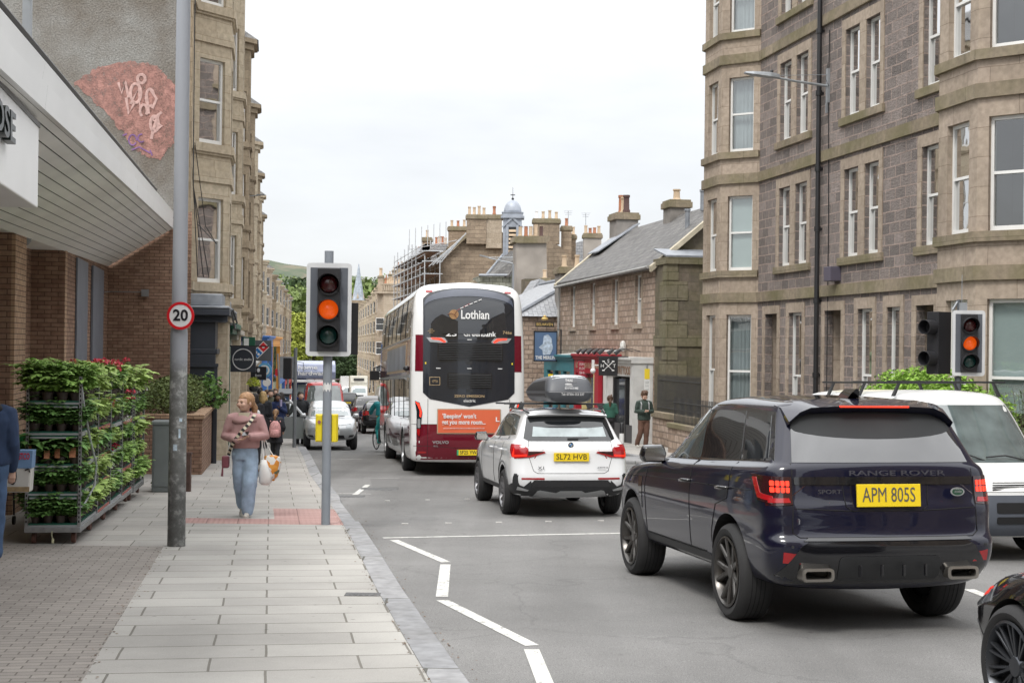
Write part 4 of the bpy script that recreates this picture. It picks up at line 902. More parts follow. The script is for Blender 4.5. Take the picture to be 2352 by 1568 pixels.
m_sof = stone('soffit_boards',(.60,.59,.56),(.66,.65,.62),(.10,.09,.08),9,.17,.011,.5,.15,(.4,.38,.34),rough=.5,rough_face=.05,smooth=0)
S0,S1_ = -4,33.55
q = MB(); n_b = 11
for i in range(n_b):
    a,b = i/n_b,(i+1)/n_b-.007; ta = tw-.0+(1.45)*a; tb = tw+1.45*b
    f = lambda s,k: zi(s)+(zf(s)-zi(s))*k
    for k in range(8):
        sa = S0+(S1_-S0)*k/8; sb = S0+(S1_-S0)*(k+1)/8
        q.quad((-sa,ta,f(sa,a)),(-sa,tb,f(sa,b)),(-sb,tb,f(sb,b)),(-sb,ta,f(sb,a)))
q.build('soffit',mat('soffit_white',(.86,.85,.82),.5,var=.12,vs=.8),B6)
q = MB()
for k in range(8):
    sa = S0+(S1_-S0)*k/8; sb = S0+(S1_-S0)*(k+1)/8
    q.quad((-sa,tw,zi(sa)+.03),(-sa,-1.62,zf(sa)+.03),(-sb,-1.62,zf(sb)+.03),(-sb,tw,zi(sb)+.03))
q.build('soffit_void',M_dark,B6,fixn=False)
q = MB(); q.prism([(-S0,tw-1.2,zi(S0)+.02),(-S0,tw+.02,zi(S0)+.01),(-S1_,tw+.02,zi(S1_)+.01),(-S1_,tw-1.2,zi(S1_)+.02)],(0,0,.05)); q.build('soffit_inner',MATS['soffit_white'],B6)
mfas = mat('white_fascia',(.80,.80,.79),.35,var=.05,vs=1)
def strip_f(t0,t1,a0,a1,nm,mt):
    q = MB()
    for s0,s1 in ((S0,12),(12.01,22),(22.01,S1_)): q.prism([(-s0,t0,zf(s0)+a0),(-s0,t1,zf(s0)+a1),(-s1,t1,zf(s1)+a1),(-s1,t0,zf(s1)+a0)],(0,-.05,0))
    return q.build(nm,mt,B6)
strip_f(-1.6,-1.58,-.03,.17,'fascia',mfas); strip_f(-1.63,-1.60,.185,.36,'fascia',mfas)
q = MB(); q.prism([(-S0,-1.6,zf(S0)-.03),(-S1_,-1.6,zf(S1_)-.03),(-S1_,-1.75,zf(S1_)-.02),(-S0,-1.75,zf(S0)-.02)],(0,0,.05)); q.build('drip_board',mat('grey_drip',(.3,.29,.27),.6),B6)
q = MB(); q.prism([(-S0,-1.66,zf(S0)+.36),(-27.5,-1.66,zf(27.5)+.36),(-25.5,-3.4,zf(25)+1.6),(-S0,-3.4,zf(S0)+1.6)],(0,0,.05)); q.build('roof',S_slate,B6)
q = MB(); q.tube([(-S0,-1.62,zf(S0)+.4),(-27,-1.62,zf(27)+.4)],.03,6); q.build('gutter',M_black,B6)
# projecting white sign box
q = MB(); q.box(-12.4,-4,-2.3,-1.7,2.96,3.65); q.build('sign_box',mfas,B6,bevel=.01)
q = MB(); q.box(-12.42,-4,-1.72,-1.69,3.63,3.67); q.build('sign_trim',mat('sign_trim',(.14,.14,.14),.5),B6)
mlt = mat('dark_green_letter',(.008,.014,.012),.35)
label_text('lettering','WAITROSE',.3,mlt,B6,Vector((-9.45,-1.66,3.36)),-X,Z,.03,width=2.6,bold=.02)
label_text('lettering','& PARTNERS',.16,mlt,B6,Vector((-8.95,-1.67,3.11)),-X,Z,.02,width=2.0,bold=.01)
q = MB(); q.lathe([(.02,0),(.2,-.01),(.26,.05),(.26,.1)],(-21.6,-3.3,3.25),seg=20); q.build('ceiling_lamp',mat('grey_lamp',(.2,.2,.2),.5),B6,smooth=True)
q = MB(); q.obox((-33.57,-2.3,2.9),X,Y,0,.12,0,.16,0,.16); q.tube([(-33.55,-2.2,3.0),(-33.55,-3.0,3.0),(-32.5,tw+.02,2.95)],.012,5); q.build('alarm_box',mat('grey_lamp',(.2,.2,.2),.5),B6)
q = MB(); q.lathe([(0,.0),(.17,.0),(.19,.03),(.17,.07),(0,.08)],(-20.6+.0,tw-.9,1.5),axis='y',seg=20); q.build('wall_light',mat('old_cream',(.45,.4,.3),.6),B6)
# planter in front
PL = thing('brick_planter','raised brown brick planter with stone cope in front of the brick shop','planter',(0,0,0)); q = MB()
pp = [(-6.25,28.8),(-7.15,34.2),(-8.6,34.2),(-7.75,28.8)]
q.prism([(x,y,-1.4) for x,y in pp],(0,0,1.72)); q.build('wall',S_brick,PL)
q = MB(); q.prism([(-6.2,28.75,.32),(-7.1,34.3,.32),(-7.35,34.3,.32),(-6.45,28.75,.32)],(0,0,.09)); q.prism([(-6.45,28.75,.32),(-6.45,29,.32),(-7.8,29,.32),(-7.8,28.75,.32)],(0,0,.09)); q.build('coping',S_brick2,PL,bevel=.015)
CB = thing('utility_cabinet','plain grey utility cabinet beside the brick planter','cabinet',gp(362,1130,.1),R(9)); q = MB(); q.box(-.1,.40,0,.5,0,1.12); q.build('body',mat('cabinet_grey',(.16,.18,.18),.5,var=.15),CB,bevel=.02); q = MB(); q.box(-.12,.42,-.02,.52,1.12,1.19); q.build('lid',MATS['cabinet_grey'],CB,bevel=.02)
q = MB(); q.box(-.06,.36,-.012,0,.1,1.05); q.build('door',MATS['cabinet_grey'],CB)
BP = thing('wooden_post','short rusty brown post beside the tall grey lamp post','post',gp(433,1128,.1)); q = MB(); q.box(-.035,.035,-.05,.05,0,.62); q.box(-.05,.05,-.06,.06,.62,.66); q.build('post',mat('rusty_post',(.1,.06,.05),.9,var=.4,vs=10),BP)
m_shr = mat('heather_leaf',(.12,.16,.045),.7,isl=.45); m_stem = mat('woody_stem',(.1,.065,.045),.9)
def shrub(nm,lab,loc,blobs,n,size,lm,seed=1,stems=True,cat='shrub'):
    T = thing(nm,lab,cat,loc); q = leafcloud(MB(),n,blobs,size,seed,shell=.3); q.build('foliage',lm,T,fixn=False)
    if stems:
        q = MB(); r = random.Random(seed)
        for c,rad in blobs:
            for k in range(14): q.tube([(c[0]+r.uniform(-.2,.2)*rad[0],c[1],c[2]-rad[2]),(c[0]+r.uniform(-.9,.9)*rad[0],c[1]+r.uniform(-.8,.8)*rad[1],c[2]+r.uniform(-.1,.8)*rad[2])],[.008,.003],4)
        q.build('stem',m_stem,T)
    return T
shrub('planter_shrub','woody green and brown shrub growing in the brick planter',(-7.1,30.6,.42),[((.0,-.9,.3),(.62,1.1,.38)),((-.25,.8,.3),(.62,1.3,.4)),((-.45,2.2,.35),(.6,1,.4))],9000,.035,m_shr,3)
shrub('planter_sprig','bright green leafy sprig at the street end of the planter',(-6.95,32.4,.4),[((.1,0,.35),(.3,.4,.45)),((.35,0,.3),(.22,.3,.2))],420,.06,mat('sprig_leaf',(.12,.24,.05),.6,isl=.3),5)
# floodlights on a bracket above the canopy
FL = thing('floodlight_bracket','pair of grey floodlights on a bracket above the boarded canopy','floodlight',(0,0,0),LF); q = MB()
z0 = zf(11)+.5; q.box(-14.2,-14.12,-2.1,-2.02,z0,z0+1.6); q.box(-14.3,-12.9,-2.1,-2.05,z0+1.0,z0+1.05); q.build('bracket',M_galv,FL)
for k,(x,z) in enumerate(((-13.7,.95),(-13.0,1.15))): q = MB(); q.prism([(x-.2,-1.95,z0+z),(x+.2,-1.95,z0+z),(x+.2,-1.8,z0+z+.28),(x-.2,-1.8,z0+z+.28)],(0,-.12,.06)); q.build('lamp',M_galv if k else M_black,FL,bevel=.01)

# ---------------------------------------------------------------- gable wall and the row of tenements on the left
L9 = R(-80.6); oT = st2(0,-2.03)
# gable end
zs = [3.3,6.65,10.0,13.3]
def unit(s0,ln,thing_lab,first=False,eave=13.4,z0=-3.2,o=oT,ang=L9,mt=S_left,trim=None,proj=.85,sills=zs,far=False,flip=False,nwall=2,pot=4,name='tenement',hood=True,step=0,group=None,bayoff=.8):
    """one tenement: a flat front with one canted bay, in local x (away from the camera when flip)"""
    T = frame_thing(name,thing_lab,'building',o,ang,group)
    sg = 1 if flip else -1
    pts = [(s0,0),(s0+bayoff,0),(s0+bayoff+.85,proj),(s0+bayoff+2.35,proj),(s0+bayoff+3.2,0),(s0+ln,0)]
    pl = [(sg*a,b) for a,b in pts]
    if not flip: pl = pl[::-1]
    fr_ = seg_frames(pl); ops = {}
    for k,(oo,d,n,l_) in enumerate(fr_):
        ops[k] = []
        for s in sills:
            if s > eave-1.5: continue
            c,e = s+.02,min(s+2.05,eave-.3)
            if l_ > 4:
                for j in range(nwall): u = (j+.6)*l_/(nwall+.3); ops[k].append((u-.45,u+.45,c,e))
            elif l_ > 1.3: ops[k].append((.3,l_-.3,c,e))
            elif l_ > 1.0: ops[k].append((.2,l_-.2,c,e))
    q = MB(); facade(q,pl,z0,eave,ops,.2); q.build('wall',mt,T,fixn=False)
    q = MB(); xa,xb = sg*s0,sg*(s0+ln)
    if first: 
        pass
    else: q.quad((xa,0,z0),(xa,-9,z0),(xa,-9,eave),(xa,0,eave)); q.add([(xa,0,eave),(xa,-9,eave),(xa,-4.5,eave+3)],[(0,1,2)])
    q.quad((xb,0,z0),(xb,-9,z0),(xb,-9,eave),(xb,0,eave)); q.add([(xb,0,eave),(xb,-9,eave),(xb,-4.5,eave+3)],[(0,1,2)]); q.quad((xa,-9,z0),(xb,-9,z0),(xb,-9,eave),(xa,-9,eave))
    q.build('end_wall',M_harl if first else mt,T,fixn=False)
    q = MB()
    for s in sills:
        if s > eave-1: continue
        ledge(q,pl,s-.2,s,.09); ledge(q,pl,s-.26,s-.2,.05); ledge(q,pl[1:5] if flip or True else pl,s-.92,s-.62,.05)
    ledge(q,pl,eave-.35,eave-.1,.12); ledge(q,pl,eave-.1,eave+.08,.25); q.build('string_course',trim or mt,T,fixn=True)
    q = MB(); q.add([(xa,.3,eave+.08),(xb,.3,eave+.08),(xb,-4.5,eave+3.1),(xa,-4.5,eave+3.1),(xa,-9,eave),(xb,-9,eave)],[(0,1,2,3),(3,2,5,4)]); q.build('roof',S_slate,T)
    if hood:
        b = [Vector((sg*(s0+bayoff+.0),-.3,eave+.08)),Vector((sg*(s0+bayoff+.8),proj+.3,eave+.08)),Vector((sg*(s0+bayoff+2.4),proj+.3,eave+.08)),Vector((sg*(s0+bayoff+3.2),-.3,eave+.08)),Vector((sg*(s0+bayoff+1.6),-1.6,eave+2.0))]
        q = MB(); q.add(b,[(0,1,4),(1,2,4),(2,3,4),(0,3,4)]); q.build('bay_roof',S_slate,T)
        q = MB(); q.prism([p-Z*.01 for p in b[:4]],(0,0,-.14)); q.build('bay_gutter',M_black if not far else mt,T)
    cs = {0: 'sides',1: 'net',2: 'left',3: 'net'}
    for k in ops:
        for j,w in enumerate(ops[k]):
            sash(T,fr_[k],w,.2,surround=None,sill=False,cur=cs[(j+k) % 4],far=far)
    if pot: chimney(T,Vector((0,0,0)),X*sg,Y,s0+ln-.9,s0+ln+.0,-6,-2.4,eave,eave+4.1 if not far else eave+3.8,pot,mt,ph=.6)
    return T
U0 = 33.85; UL = 11.6
T1 = unit(U0,UL,'nearest honey sandstone tenement on the left with a grey harled gable end',first=True,pot=0,eave=15)
q = MB(); q.add([(-U0,.0,-3),(-U0,-13,-3),(-U0,-13,15),(-U0,0,15)],[(0,1,2,3)]); G_ = q.build('gable_wall',M_harl,T1,fixn=False)
q = MB(); q.box(-U0-.1,-U0+.02,-.18,.02,-1,15); q.build('corner_quoin',S_left2,T1)
# paint patch and scribbles on the gable (local: x toward the camera, y outwards, z up)
def gl(u,v): # picture point on the gable plane -> local (y,z)
    D = 35.0
    for _ in range(6):
        p = at(u,v,D); a = R(9.4); s = p.y*math.cos(a)-p.x*math.sin(a); D += (U0-s)/math.cos(a)
    return (p.x*math.cos(a)+p.y*math.sin(a)+2.03,p.z)
out = [(170,190),(215,160),(265,147),(300,140),(350,148),(385,175),(408,205),(402,240),(405,290),(398,330),(380,350),(370,368),(335,360),(305,335),(280,300),(240,255),(205,225)]
rr = random.Random(4); oo = []
for (a,b),(c,d) in zip(out,out[1:]+out[:1]):
    for k in range(9): t = k/9; oo.append((a+(c-a)*t+rr.gauss(0,2.2),b+(d-b)*t+rr.gauss(0,2.2)))
q = MB(); yz = [gl(u,v) for u,v in oo]; cy = sum(p[0] for p in yz)/len(yz); cz = sum(p[1] for p in yz)/len(yz)
q.add([(-U0+.012,y,z) for y,z in yz],[tuple(range(len(yz)))])
pm_ = mat('pink_masonry_paint',(.39,.205,.175),.9,var=.3,vs=6,bump=.9,bs=26); _n = pm_.node_tree; _t = N(_n,'ShaderNodeTexCoord'); _w = N(_n,'ShaderNodeTexNoise'); _w.inputs['Scale'].default_value = 5; _w.inputs['Detail'].default_value = 9; _w.inputs['Roughness'].default_value = .85; L(_n,_t.outputs['Object'],_w.inputs[0]); _r = N(_n,'ShaderNodeMapRange'); _r.inputs[1].default_value = .38; _r.inputs[2].default_value = .56; _r.inputs[3].default_value = .35; L(_n,_w.outputs[0],_r.inputs[0]); L(_n,_r.outputs[0],_n.nodes['Principled BSDF'].inputs['Alpha'])
q.build('paint_patch',pm_,T1)
def scrib(pts,w,nm,mt):
    q = MB(); 
    P = []
    for u,v in pts: y,z = gl(u,v); P.append(Vector((-U0+.03,y,z)))
    q.tube(P,w,6,flat=1); [setattr(p,'x',-U0+.022+(p.x+U0-.03)*.15) for p in q.v]; q.build(nm,mt,T1)
mws = mat('faded_white_spray',(.52,.34,.31),.9,var=.3,vs=12); mbs = mat('purple_spray',(.22,.12,.28),.9,var=.3)
def loop(cx,cy,rx,ry,a0=0,a1=6.3,n=14): return [(cx+rx*math.cos(a0+(a1-a0)*i/n),cy+ry*math.sin(a0+(a1-a0)*i/n)) for i in range(n+1)]
for p in (loop(325,182,9,10),loop(312,215,12,22),loop(345,225,9,20,1,6),[(272,190),(280,215),(288,188),(296,225)],[(300,240),(318,205),(322,250),(338,215),(342,262)],loop(355,285,9,18),[(365,262),(352,300),(348,320)],[(290,225),(296,262),(310,235)],loop(330,255,8,14,2,7),[(345,205),(360,228),(350,250)],[(372,258),(350,275),(372,290),(352,305)]): scrib(p,.035,'scribble',mws)
for p in (loop(305,322,9,12,.5,6.4),loop(325,318,8,9,.8,5),[(282,312),(292,308)],[(303,345),(320,338),(345,352)],[(345,345),(350,358)]): scrib(p,.018,'scribble',mbs)
# loose cables down the corner
q = MB(); 
for k in range(3): q.tube([(-U0+.1+.04*k,.05+.03*k,14),(-U0+.08,.06,9),(-U0+.1+.05*k,.08,5.5),(-U0-.2*k,.2+.12*k,3.4)],.012,5)
q.tube([(-U0+.1,.1,6.5),(-U0-.3,.35,4.6),(-U0-.4,.6,4.2),(-U0+.1,.2,4.6)],.01,5); q.build('cable',M_black,T1)
labs = ['second sandstone tenement from the grey gable on the left','third sandstone tenement from the grey gable on the left','sooty sandstone tenement, fourth from the grey gable','sandstone tenement with dark stains, fifth from the grey gable','sandstone tenement, sixth from the grey gable','sandstone tenement, seventh from the grey gable','sandstone tenement at the far end of the tall left row']
for k,lb in enumerate(labs):
    unit(U0+UL*(k+1),UL,lb,far=k > 1,mt=[S_left,S_left2,S_left2,S_left,S_left2,S_left,S_left2][k],eave=[14.0,14.1,13.4,13.2,12.8,12.6,12.2][k],pot=0 if k < 5 else 3,z0=-5)
# further row where the street bends right
a0 = Vector((-23.9,134,0)); a1 = Vector((-37.6,244,0)); th2 = math.atan2(-(a1-a0).x,(a1-a0).y); s0_ = 0
o2 = a0-Vector((math.cos(th2),math.sin(th2),0))*.85
for k in range(9):
    unit(k*12.2,12.2,'distant sandstone tenement, number %s along the lower left row' % ['one','two','three','four','five','six','seven','eight','nine'][k],far=True,o=o2,ang=-R(90)+th2,mt=[S_left2,S_left,S_far][k % 3],eave=10.6-k*.15,z0=-10,sills=(-2.9,.5,3.9,7.3),pot=4,nwall=2,hood=k % 2 == 0)
# far row on the right
b0_ = Vector((-20.4,218,0)); b1_ = Vector((-36.2,330,0)); th3 = math.atan2(-(b1_-b0_).x,(b1_-b0_).y); o3 = b0_+Vector((math.cos(th3),math.sin(th3),0))*.85
for k in range(9):
    unit(k*12.4,12.4,'pale distant tenement, number %s along the far right row' % ['one','two','three','four','five','six','seven','eight','nine'][k],far=True,o=o3,ang=R(90)+th3,flip=True,mt=[S_far,S_far,S_left][k % 3],eave=11.0-.1*k,z0=-12,sills=(-6.2,-2.9,.5,3.9,7.3),pot=6,nwall=2,hood=False)
# camera-facing block of that row, with a balustraded parapet
EB = thing('balustraded_tenement','pale corner tenement with balustraded parapet and a row of pots left of the bus roof','building',at(900,900,214)); q = MB()
x0 = at(864,700,214).x; x1 = at(945,700,214).x; zt_ = at(900,668,214).z; q.box(x0+1.1,x1,214,222,-8,zt_); q.prism([(x0,215.3,-8),(x0+1.1,214,-8),(x0+1.1,222,-8),(x0,222,-8)],(0,0,zt_+8)); q.build('wall',S_far,EB)
q = MB(); q.box(x0-.2,x1,213.7,222,zt_-.4,zt_-.1); q.box(x0+.6,x1,213.8,214.2,zt_+.9,zt_+1.1)
for i in range(16): q.box(x0+.8+i*.33,x0+.98+i*.33,213.85,214.1,zt_,zt_+.9)
q.build('parapet',S_far,EB)
fr_ = (Vector((x1,214,0)),-X,-Y,10); 
zw = at(900,753,214).z
for u,z in ((912,745),(912,800),(912,855),(873,745),(873,800),(873,855)): p = at(u,z+14,214); sash(EB,(Vector((p.x+.6,213.98,0)),-X,-Y,2),(0,1.25,p.z,p.z+1.9),.01,far=True,sill=False)
chim(EB,883,905,652,668,215,5,mt=S_far,ph=1.0,pr=.2); chim(EB,907,938,652,668,215,5,mt=S_far,ph=1.0,pr=.2); chim(EB,868,880,634,668,216,2,mt=S_far,ph=1.2,pr=.25); rebase(EB)

# ---------------------------------------------------------------- shopfronts on the left
def lshop(lab,s0,s1,col,nm,prj=.62,corn=None,glass=True,o=None,ang=None,gy=None):
    S = frame_thing('shopfront',lab,'shopfront',oT if o is None else o,L9 if ang is None else ang); mt = mat(nm,col,.5,var=.1)
    g = gz((s0+s1)/2*.985 if gy is None else gy)+.1; top = 2.75 if s0 < 34 else g+3.75; m = top-1.0
    q = MB(); q.box(-s1,-s0,0,prj,m,top-.25); q.box(-s0-.45,-s0,0,prj,g-.6,m); q.box(-s1,-s1+.3,0,prj,g-.6,m); q.box(-s1+.3,-s0-.45,0,prj-.12,g-.6,g+.6); q.build('frame',mt,S,bevel=.01)
    q = MB(); q.box(-s1,-s0+.3,0,prj+.32,top-.25,top-.1); q.box(-s1,-s0+.2,0,prj+.2,top-.4,top-.25); q.box(-s1,-s0+.05,0,prj+.05,m-.15,m-.03); q.build('cornice',corn or mt,S,bevel=.015)
    if glass: q = MB(); q.box(-s1+.3,-s0-.45,.1,prj-.2,g+.6,m-.15); q.build('window_glass',M_panef,S)
    return S,mt
S,mm = lshop('slate blue shopfront at the corner below the nearest bay window',33.9,40.2,(.028,.033,.045),'slate_blue_paint',corn=M_slatepaint)
q = MB(); q.box(-40.2,-33.72,-.3,.78,2.72,3.0); q.box(-40.2,-33.58,-.3,.94,2.66,2.72); q.build('lead_roof',M_lead,S,bevel=.02)
q = MB(); q.box(-34.0,-33.86,-1.6,.62,-1.6,2.5); q.build('end_panel',MATS['slate_blue_paint'],S)
q = MB(); q.box(-33.9,-33.8,-1.6,.70,1.3,1.38); q.box(-33.9,-33.83,-1.6,.66,.95,1.0); q.box(-33.9,-33.7,-1.6,.9,2.35,2.5); q.box(-33.95,-33.82,.60,.68,-1.4,1.3); q.build('moulding',MATS['slate_blue_paint'],S)
q = MB(); q.tube([(-33.7,-.2,2.75),(-33.9,.4,2.78),(-36,.95,2.7),(-38,1.0,2.4),(-39.5,.9,2.6)],.025,6); q.tube([(-35,.95,2.62),(-36.5,1.0,2.2),(-38.5,.95,2.35)],.02,6); q.build('cable',M_black,S)
for lb,a_,b_,c_,n_ in (('dark green shopfront beyond the slate blue corner shop',40.6,45,(.01,.09,.05),'shop_green'),('pale stone shopfront beyond the dark green one',45.2,50,(.42,.38,.32),'shop_stone'),('navy blue shopfront with a hanging basket',50.2,56,(.03,.04,.13),'shop_navy'),('pale green shopfront past the navy one',56.2,66,(.3,.38,.24),'shop_pale_green'),('grey shopfront past the pale green one',66.2,80,(.2,.2,.2),'shop_grey'),('white shopfront at the far end of the tall left row',81,108,(.5,.5,.48),'shop_white')): lshop(lb,a_,b_,c_,n_)
for lb,a_,b_,c_,n_ in (('bright blue shopfront in the lower left row',2,14,(.05,.15,.42),'shop_blue'),('orange shopfront in the lower left row',15,34,(.62,.26,.03),'shop_orange'),('second bright blue shopfront past the orange one',35,52,(.05,.15,.42),'shop_blue'),('red shopfront at the end of the lower left row',54,80,(.5,.05,.04),'shop_red')): lshop(lb,a_,b_,c_,n_,o=o2,ang=-R(90)+th2,gy=134+(a_+b_)/2,prj=1.6)
# hanging signs
dk = mat('sign_charcoal',(.035,.04,.05),.5)
def ring(par,r,y,mt,w=.012,x=0,z=0):
    q = MB(); q.lathe([(r-w,0),(r+w,0),(r+w,-.012),(r-w,-.012)],(x,y,z),axis='y',seg=40,closed=True); q.build('ring',mt,par)
S = hang_sign('hanging_sign','square charcoal hanging sign with a white ring around small lettering',at(559,825,39.5),0,.70,.70,dk); ring(S,.285,-.036,white)
wtext(S,'nordic studio',.1,0,.0,width=.47)
S = hang_sign('hanging_sign','grey square hanging sign with tilted red and blue tile emblem',at(600,805,50),0,.72,.72,mat('sign_grey',(.09,.1,.11),.5),arm=False)
def tile(par,c,w,h,ang,mt,y,bm):
    ca,sa = math.cos(ang),math.sin(ang); P = [(c[0]+ca*a-sa*b,y,c[1]+sa*a+ca*b) for a,b in ((-w/2,-h/2),(w/2,-h/2),(w/2,h/2),(-w/2,h/2))]
    return P
q = MB(); q.prism(tile(S,(-.02,.02),.30,.58,R(-45),0,-.037,0),(0,-.008,0)); q.build('tile_edge',white,S)
q = MB(); q.prism(tile(S,(.085,.125),.25,.24,R(-45),0,-.046,0),(0,-.008,0)); q.build('red_tile',mat('tile_red',(.65,.02,.03),.5),S)
q = MB(); q.prism(tile(S,(-.12,-.08),.25,.24,R(-45),0,-.046,0),(0,-.008,0)); q.build('blue_tile',mat('tile_blue',(.0,.16,.45),.5),S)
q = MB()
for x,z in ((.085,.125),(-.17,-.06),(-.08,-.13)): q.lathe([(0,-.058),(.045,-.058),(.045,-.04),(0,-.04)],(x,0,z),axis='y',seg=16)
q.build('dot',white,S)
S = hang_sign('hanging_sign','black hanging sign with white emblem under the grey square one',at(594,857,55),0,.6,.52,M_black,arm=False); wtext(S,'fone',.14,0,-.08); q = MB(); q.sph((0,-.04,.12),(.06,.01,.08),8,6); q.build('emblem',white,S)
S = hang_sign('hanging_sign','small green framed white sign above the charcoal hanging sign',at(572,788,46),0,.4,.4,mat('shop_green',(.01,.09,.05),.5),arm=False); q = MB(); q.box(-.16,.0,-.04,-.03,-.16,.16); q.build('panel',white,S)
S = hang_sign('hanging_sign','round light blue hanging sign among the far shop signs',at(608,850,66),0,.1,.1,dk,arm=False); q = MB(); q.lathe([(0,-.06),(.34,-.06),(.34,0),(0,0)],(0,0,0),axis='y',seg=24); q.build('disc',mat('light_blue',(.1,.35,.6),.5),S); ring(S,.2,-.06,white,.04)
S = hang_sign('hanging_sign','bright red rectangular hanging sign with pale emblem far along the pavement',at(643,855,84),0,.62*.9,.4,mat('sign_red',(.6,.02,.03),.5),arm=False); wtext(S,'W',.26,0,0)
S = hang_sign('hanging_sign','round white clock-like sign on a bracket among the far shops',at(613,878,60),0,.05,.05,dk,arm=False); q = MB(); q.lathe([(0,-.05),(.17,-.05),(.17,0),(0,0)],(0,0,0),axis='y',seg=20); q.build('disc',white,S)
HB = thing('hanging_basket','hanging basket of yellow-green flowers under the shop signs','hanging basket',at(583,884,50)); q = MB(); q.sph((0,0,-.12),(.17,.17,.14),10,6); q.build('basket',M_black,HB); q = leafcloud(MB(),260,[((0,0,.08),(.2,.2,.2))],.05,2,shell=.2); q.build('flowers',mat('yellow_green_flower',(.45,.5,.06),.6,isl=.4),HB,fixn=False)
for i,(u,v,D,lab) in enumerate(((603,448,62,'slim street lamp on a wall bracket high on the left tenements'),(672,690,150,'small street lamp on a wall bracket far along the left row'))):
    p = at(u,v,D); LWm = thing('bracket_lamp',lab,'street lamp',p); q = MB(); q.tube([(-1.0,0,-.1),(0,0,0)],.025,6); q.box(-.25,.1,-.06,.06,-.02,.03); q.build('arm',M_galv,LWm)

# unseen tenements added behind the camera for car paint and windows to mirror
for k in range(4):
    unit(-52+k*12.2,12.2,'added sandstone tenement behind the camera on the right, number %s from the far end' % ('one','two','three','four')[k],far=True,o=oR,ang=R(100.7),flip=True,mt=S_ash,eave=14,z0=-1,sills=(.9,4.1,7.5,10.9),pot=0,hood=False)
    unit(8+k*12.2,12.2,'added sandstone tenement behind the camera on the left, number %s beyond the brick shop' % ('one','two','three','four')[k],far=True,o=st(0,-3.2),ang=R(100.7),mt=S_left,eave=14,z0=-1,sills=(.9,4.1,7.5,10.9),pot=0,hood=False)
# ---------------------------------------------------------------- hill, far trees, spire
def hill_mat():
    m,nt,b = _base('hill_cover'); tc = N(nt,'ShaderNodeTexCoord'); b.inputs['Roughness'].default_value = 1
    n1 = N(nt,'ShaderNodeTexNoise'); n1.inputs['Scale'].default_value = .02; n1.inputs['Detail'].default_value = 8; n1.inputs['Roughness'].default_value = .7; L(nt,tc.outputs['Object'],n1.inputs[0])
    cr = N(nt,'ShaderNodeValToRGB'); e = cr.color_ramp.elements; e[0].position = .35; e[0].color = (.045,.07,.04,1); e[1].position = .68; e[1].color = (.13,.165,.075,1)
    x = e.new(.5); x.color = (.08,.10,.06,1); x = e.new(.58); x.color = (.15,.125,.09,1); L(nt,n1.outputs[0],cr.inputs[0]); L(nt,cr.outputs[0],b.inputs['Base Color']); return m
M_hill = hill_mat()
def hill(name,Y0,Y1,crest,col=M_hill,base=-12,dist=0):
    """a ridge whose crest line passes through the given picture points; rises from Y0 to its crest at Y1 and falls behind"""
    q = MB(); nx,ny = 90,24; us = [crest[0][0]+(crest[-1][0]-crest[0][0])*i/nx for i in range(nx+1)]
    def cz(u):
        for (a,b),(c,d) in zip(crest[:-1],crest[1:]):
            if a <= u <= c: return b+(d-b)*(u-a)/(c-a)
        return crest[-1][1]
    rows = []
    for j in range(ny+1):
        k = j/ny; row = []
        D = Y0+(Y1-Y0)*min(k/.8,1)+(600 if k > .8 else 0)*(k-.8)/.2
        for u in us:
            pc = at(u,cz(u),Y1); x = (pc.x/Y1)*D; t = min(k/.8,1); prof = (t**.9*.25+.75*(t*t*(3-2*t))); zz_ = base+(pc.z-base)*(prof if k <= .8 else 1-.5*(k-.8)/.2)
            nn = mnoise.fractal(Vector((x*.006,D*.004,0)),1.0,2.0,5)*14*math.sin(math.pi*min(1,t))+mnoise.noise(Vector((x*.03,D*.03,3)))*2.5
            row.append(Vector((x,D,zz_+nn)))
        rows.append(row)
    q.rings(rows,closed=False,cap=False); return tag(q.build(name,col,smooth=True,fixn=False),kind='structure')
hill('hills',700,1900,[(-900,640),(300,600),(560,598),(640,607),(700,618),(760,632),(835,643),(870,652),(905,676),(960,700),(1300,740),(2600,760)])
m_fl = mat('spring_leaf',(.30,.34,.055),.7,isl=.45); m_dl = mat('dark_tree_leaf',(.05,.085,.03),.7,isl=.5); m_ml = mat('wood_leaf',(.13,.18,.05),.8,isl=.5); m_bk = mat('bark',(.08,.06,.045),.9)
def tree(lab,loc,h,w,lm,n,size,seed,group=None):
    T = thing('tree',lab,'tree',loc,0,group); r = random.Random(seed); bl = []
    for i in range(16):
        a = r.uniform(0,6.28); rr_ = r.uniform(0,.62)*w; z = h*r.uniform(.32,.88); s = w*r.uniform(.24,.42); bl.append(((rr_*math.cos(a)*(1.15-z/h*.6),rr_*math.sin(a)*(1.15-z/h*.6),z),(s,s,s*.8)))
    leafcloud(q := MB(),n,bl,size,seed,shell=.35).build('crown',lm,T,fixn=False)
    q = MB(); q.tube([(0,0,0),(.1,0,h*.3),(0,.1,h*.8)],[w*.07,w*.05,.05],8)
    for c,s in bl[:8]: q.tube([(0,0,h*.3),(c[0]*.6,c[1]*.6,c[2]*.8),c],[w*.03,w*.02,.03],5)
    q.build('trunk',m_bk,T); return T
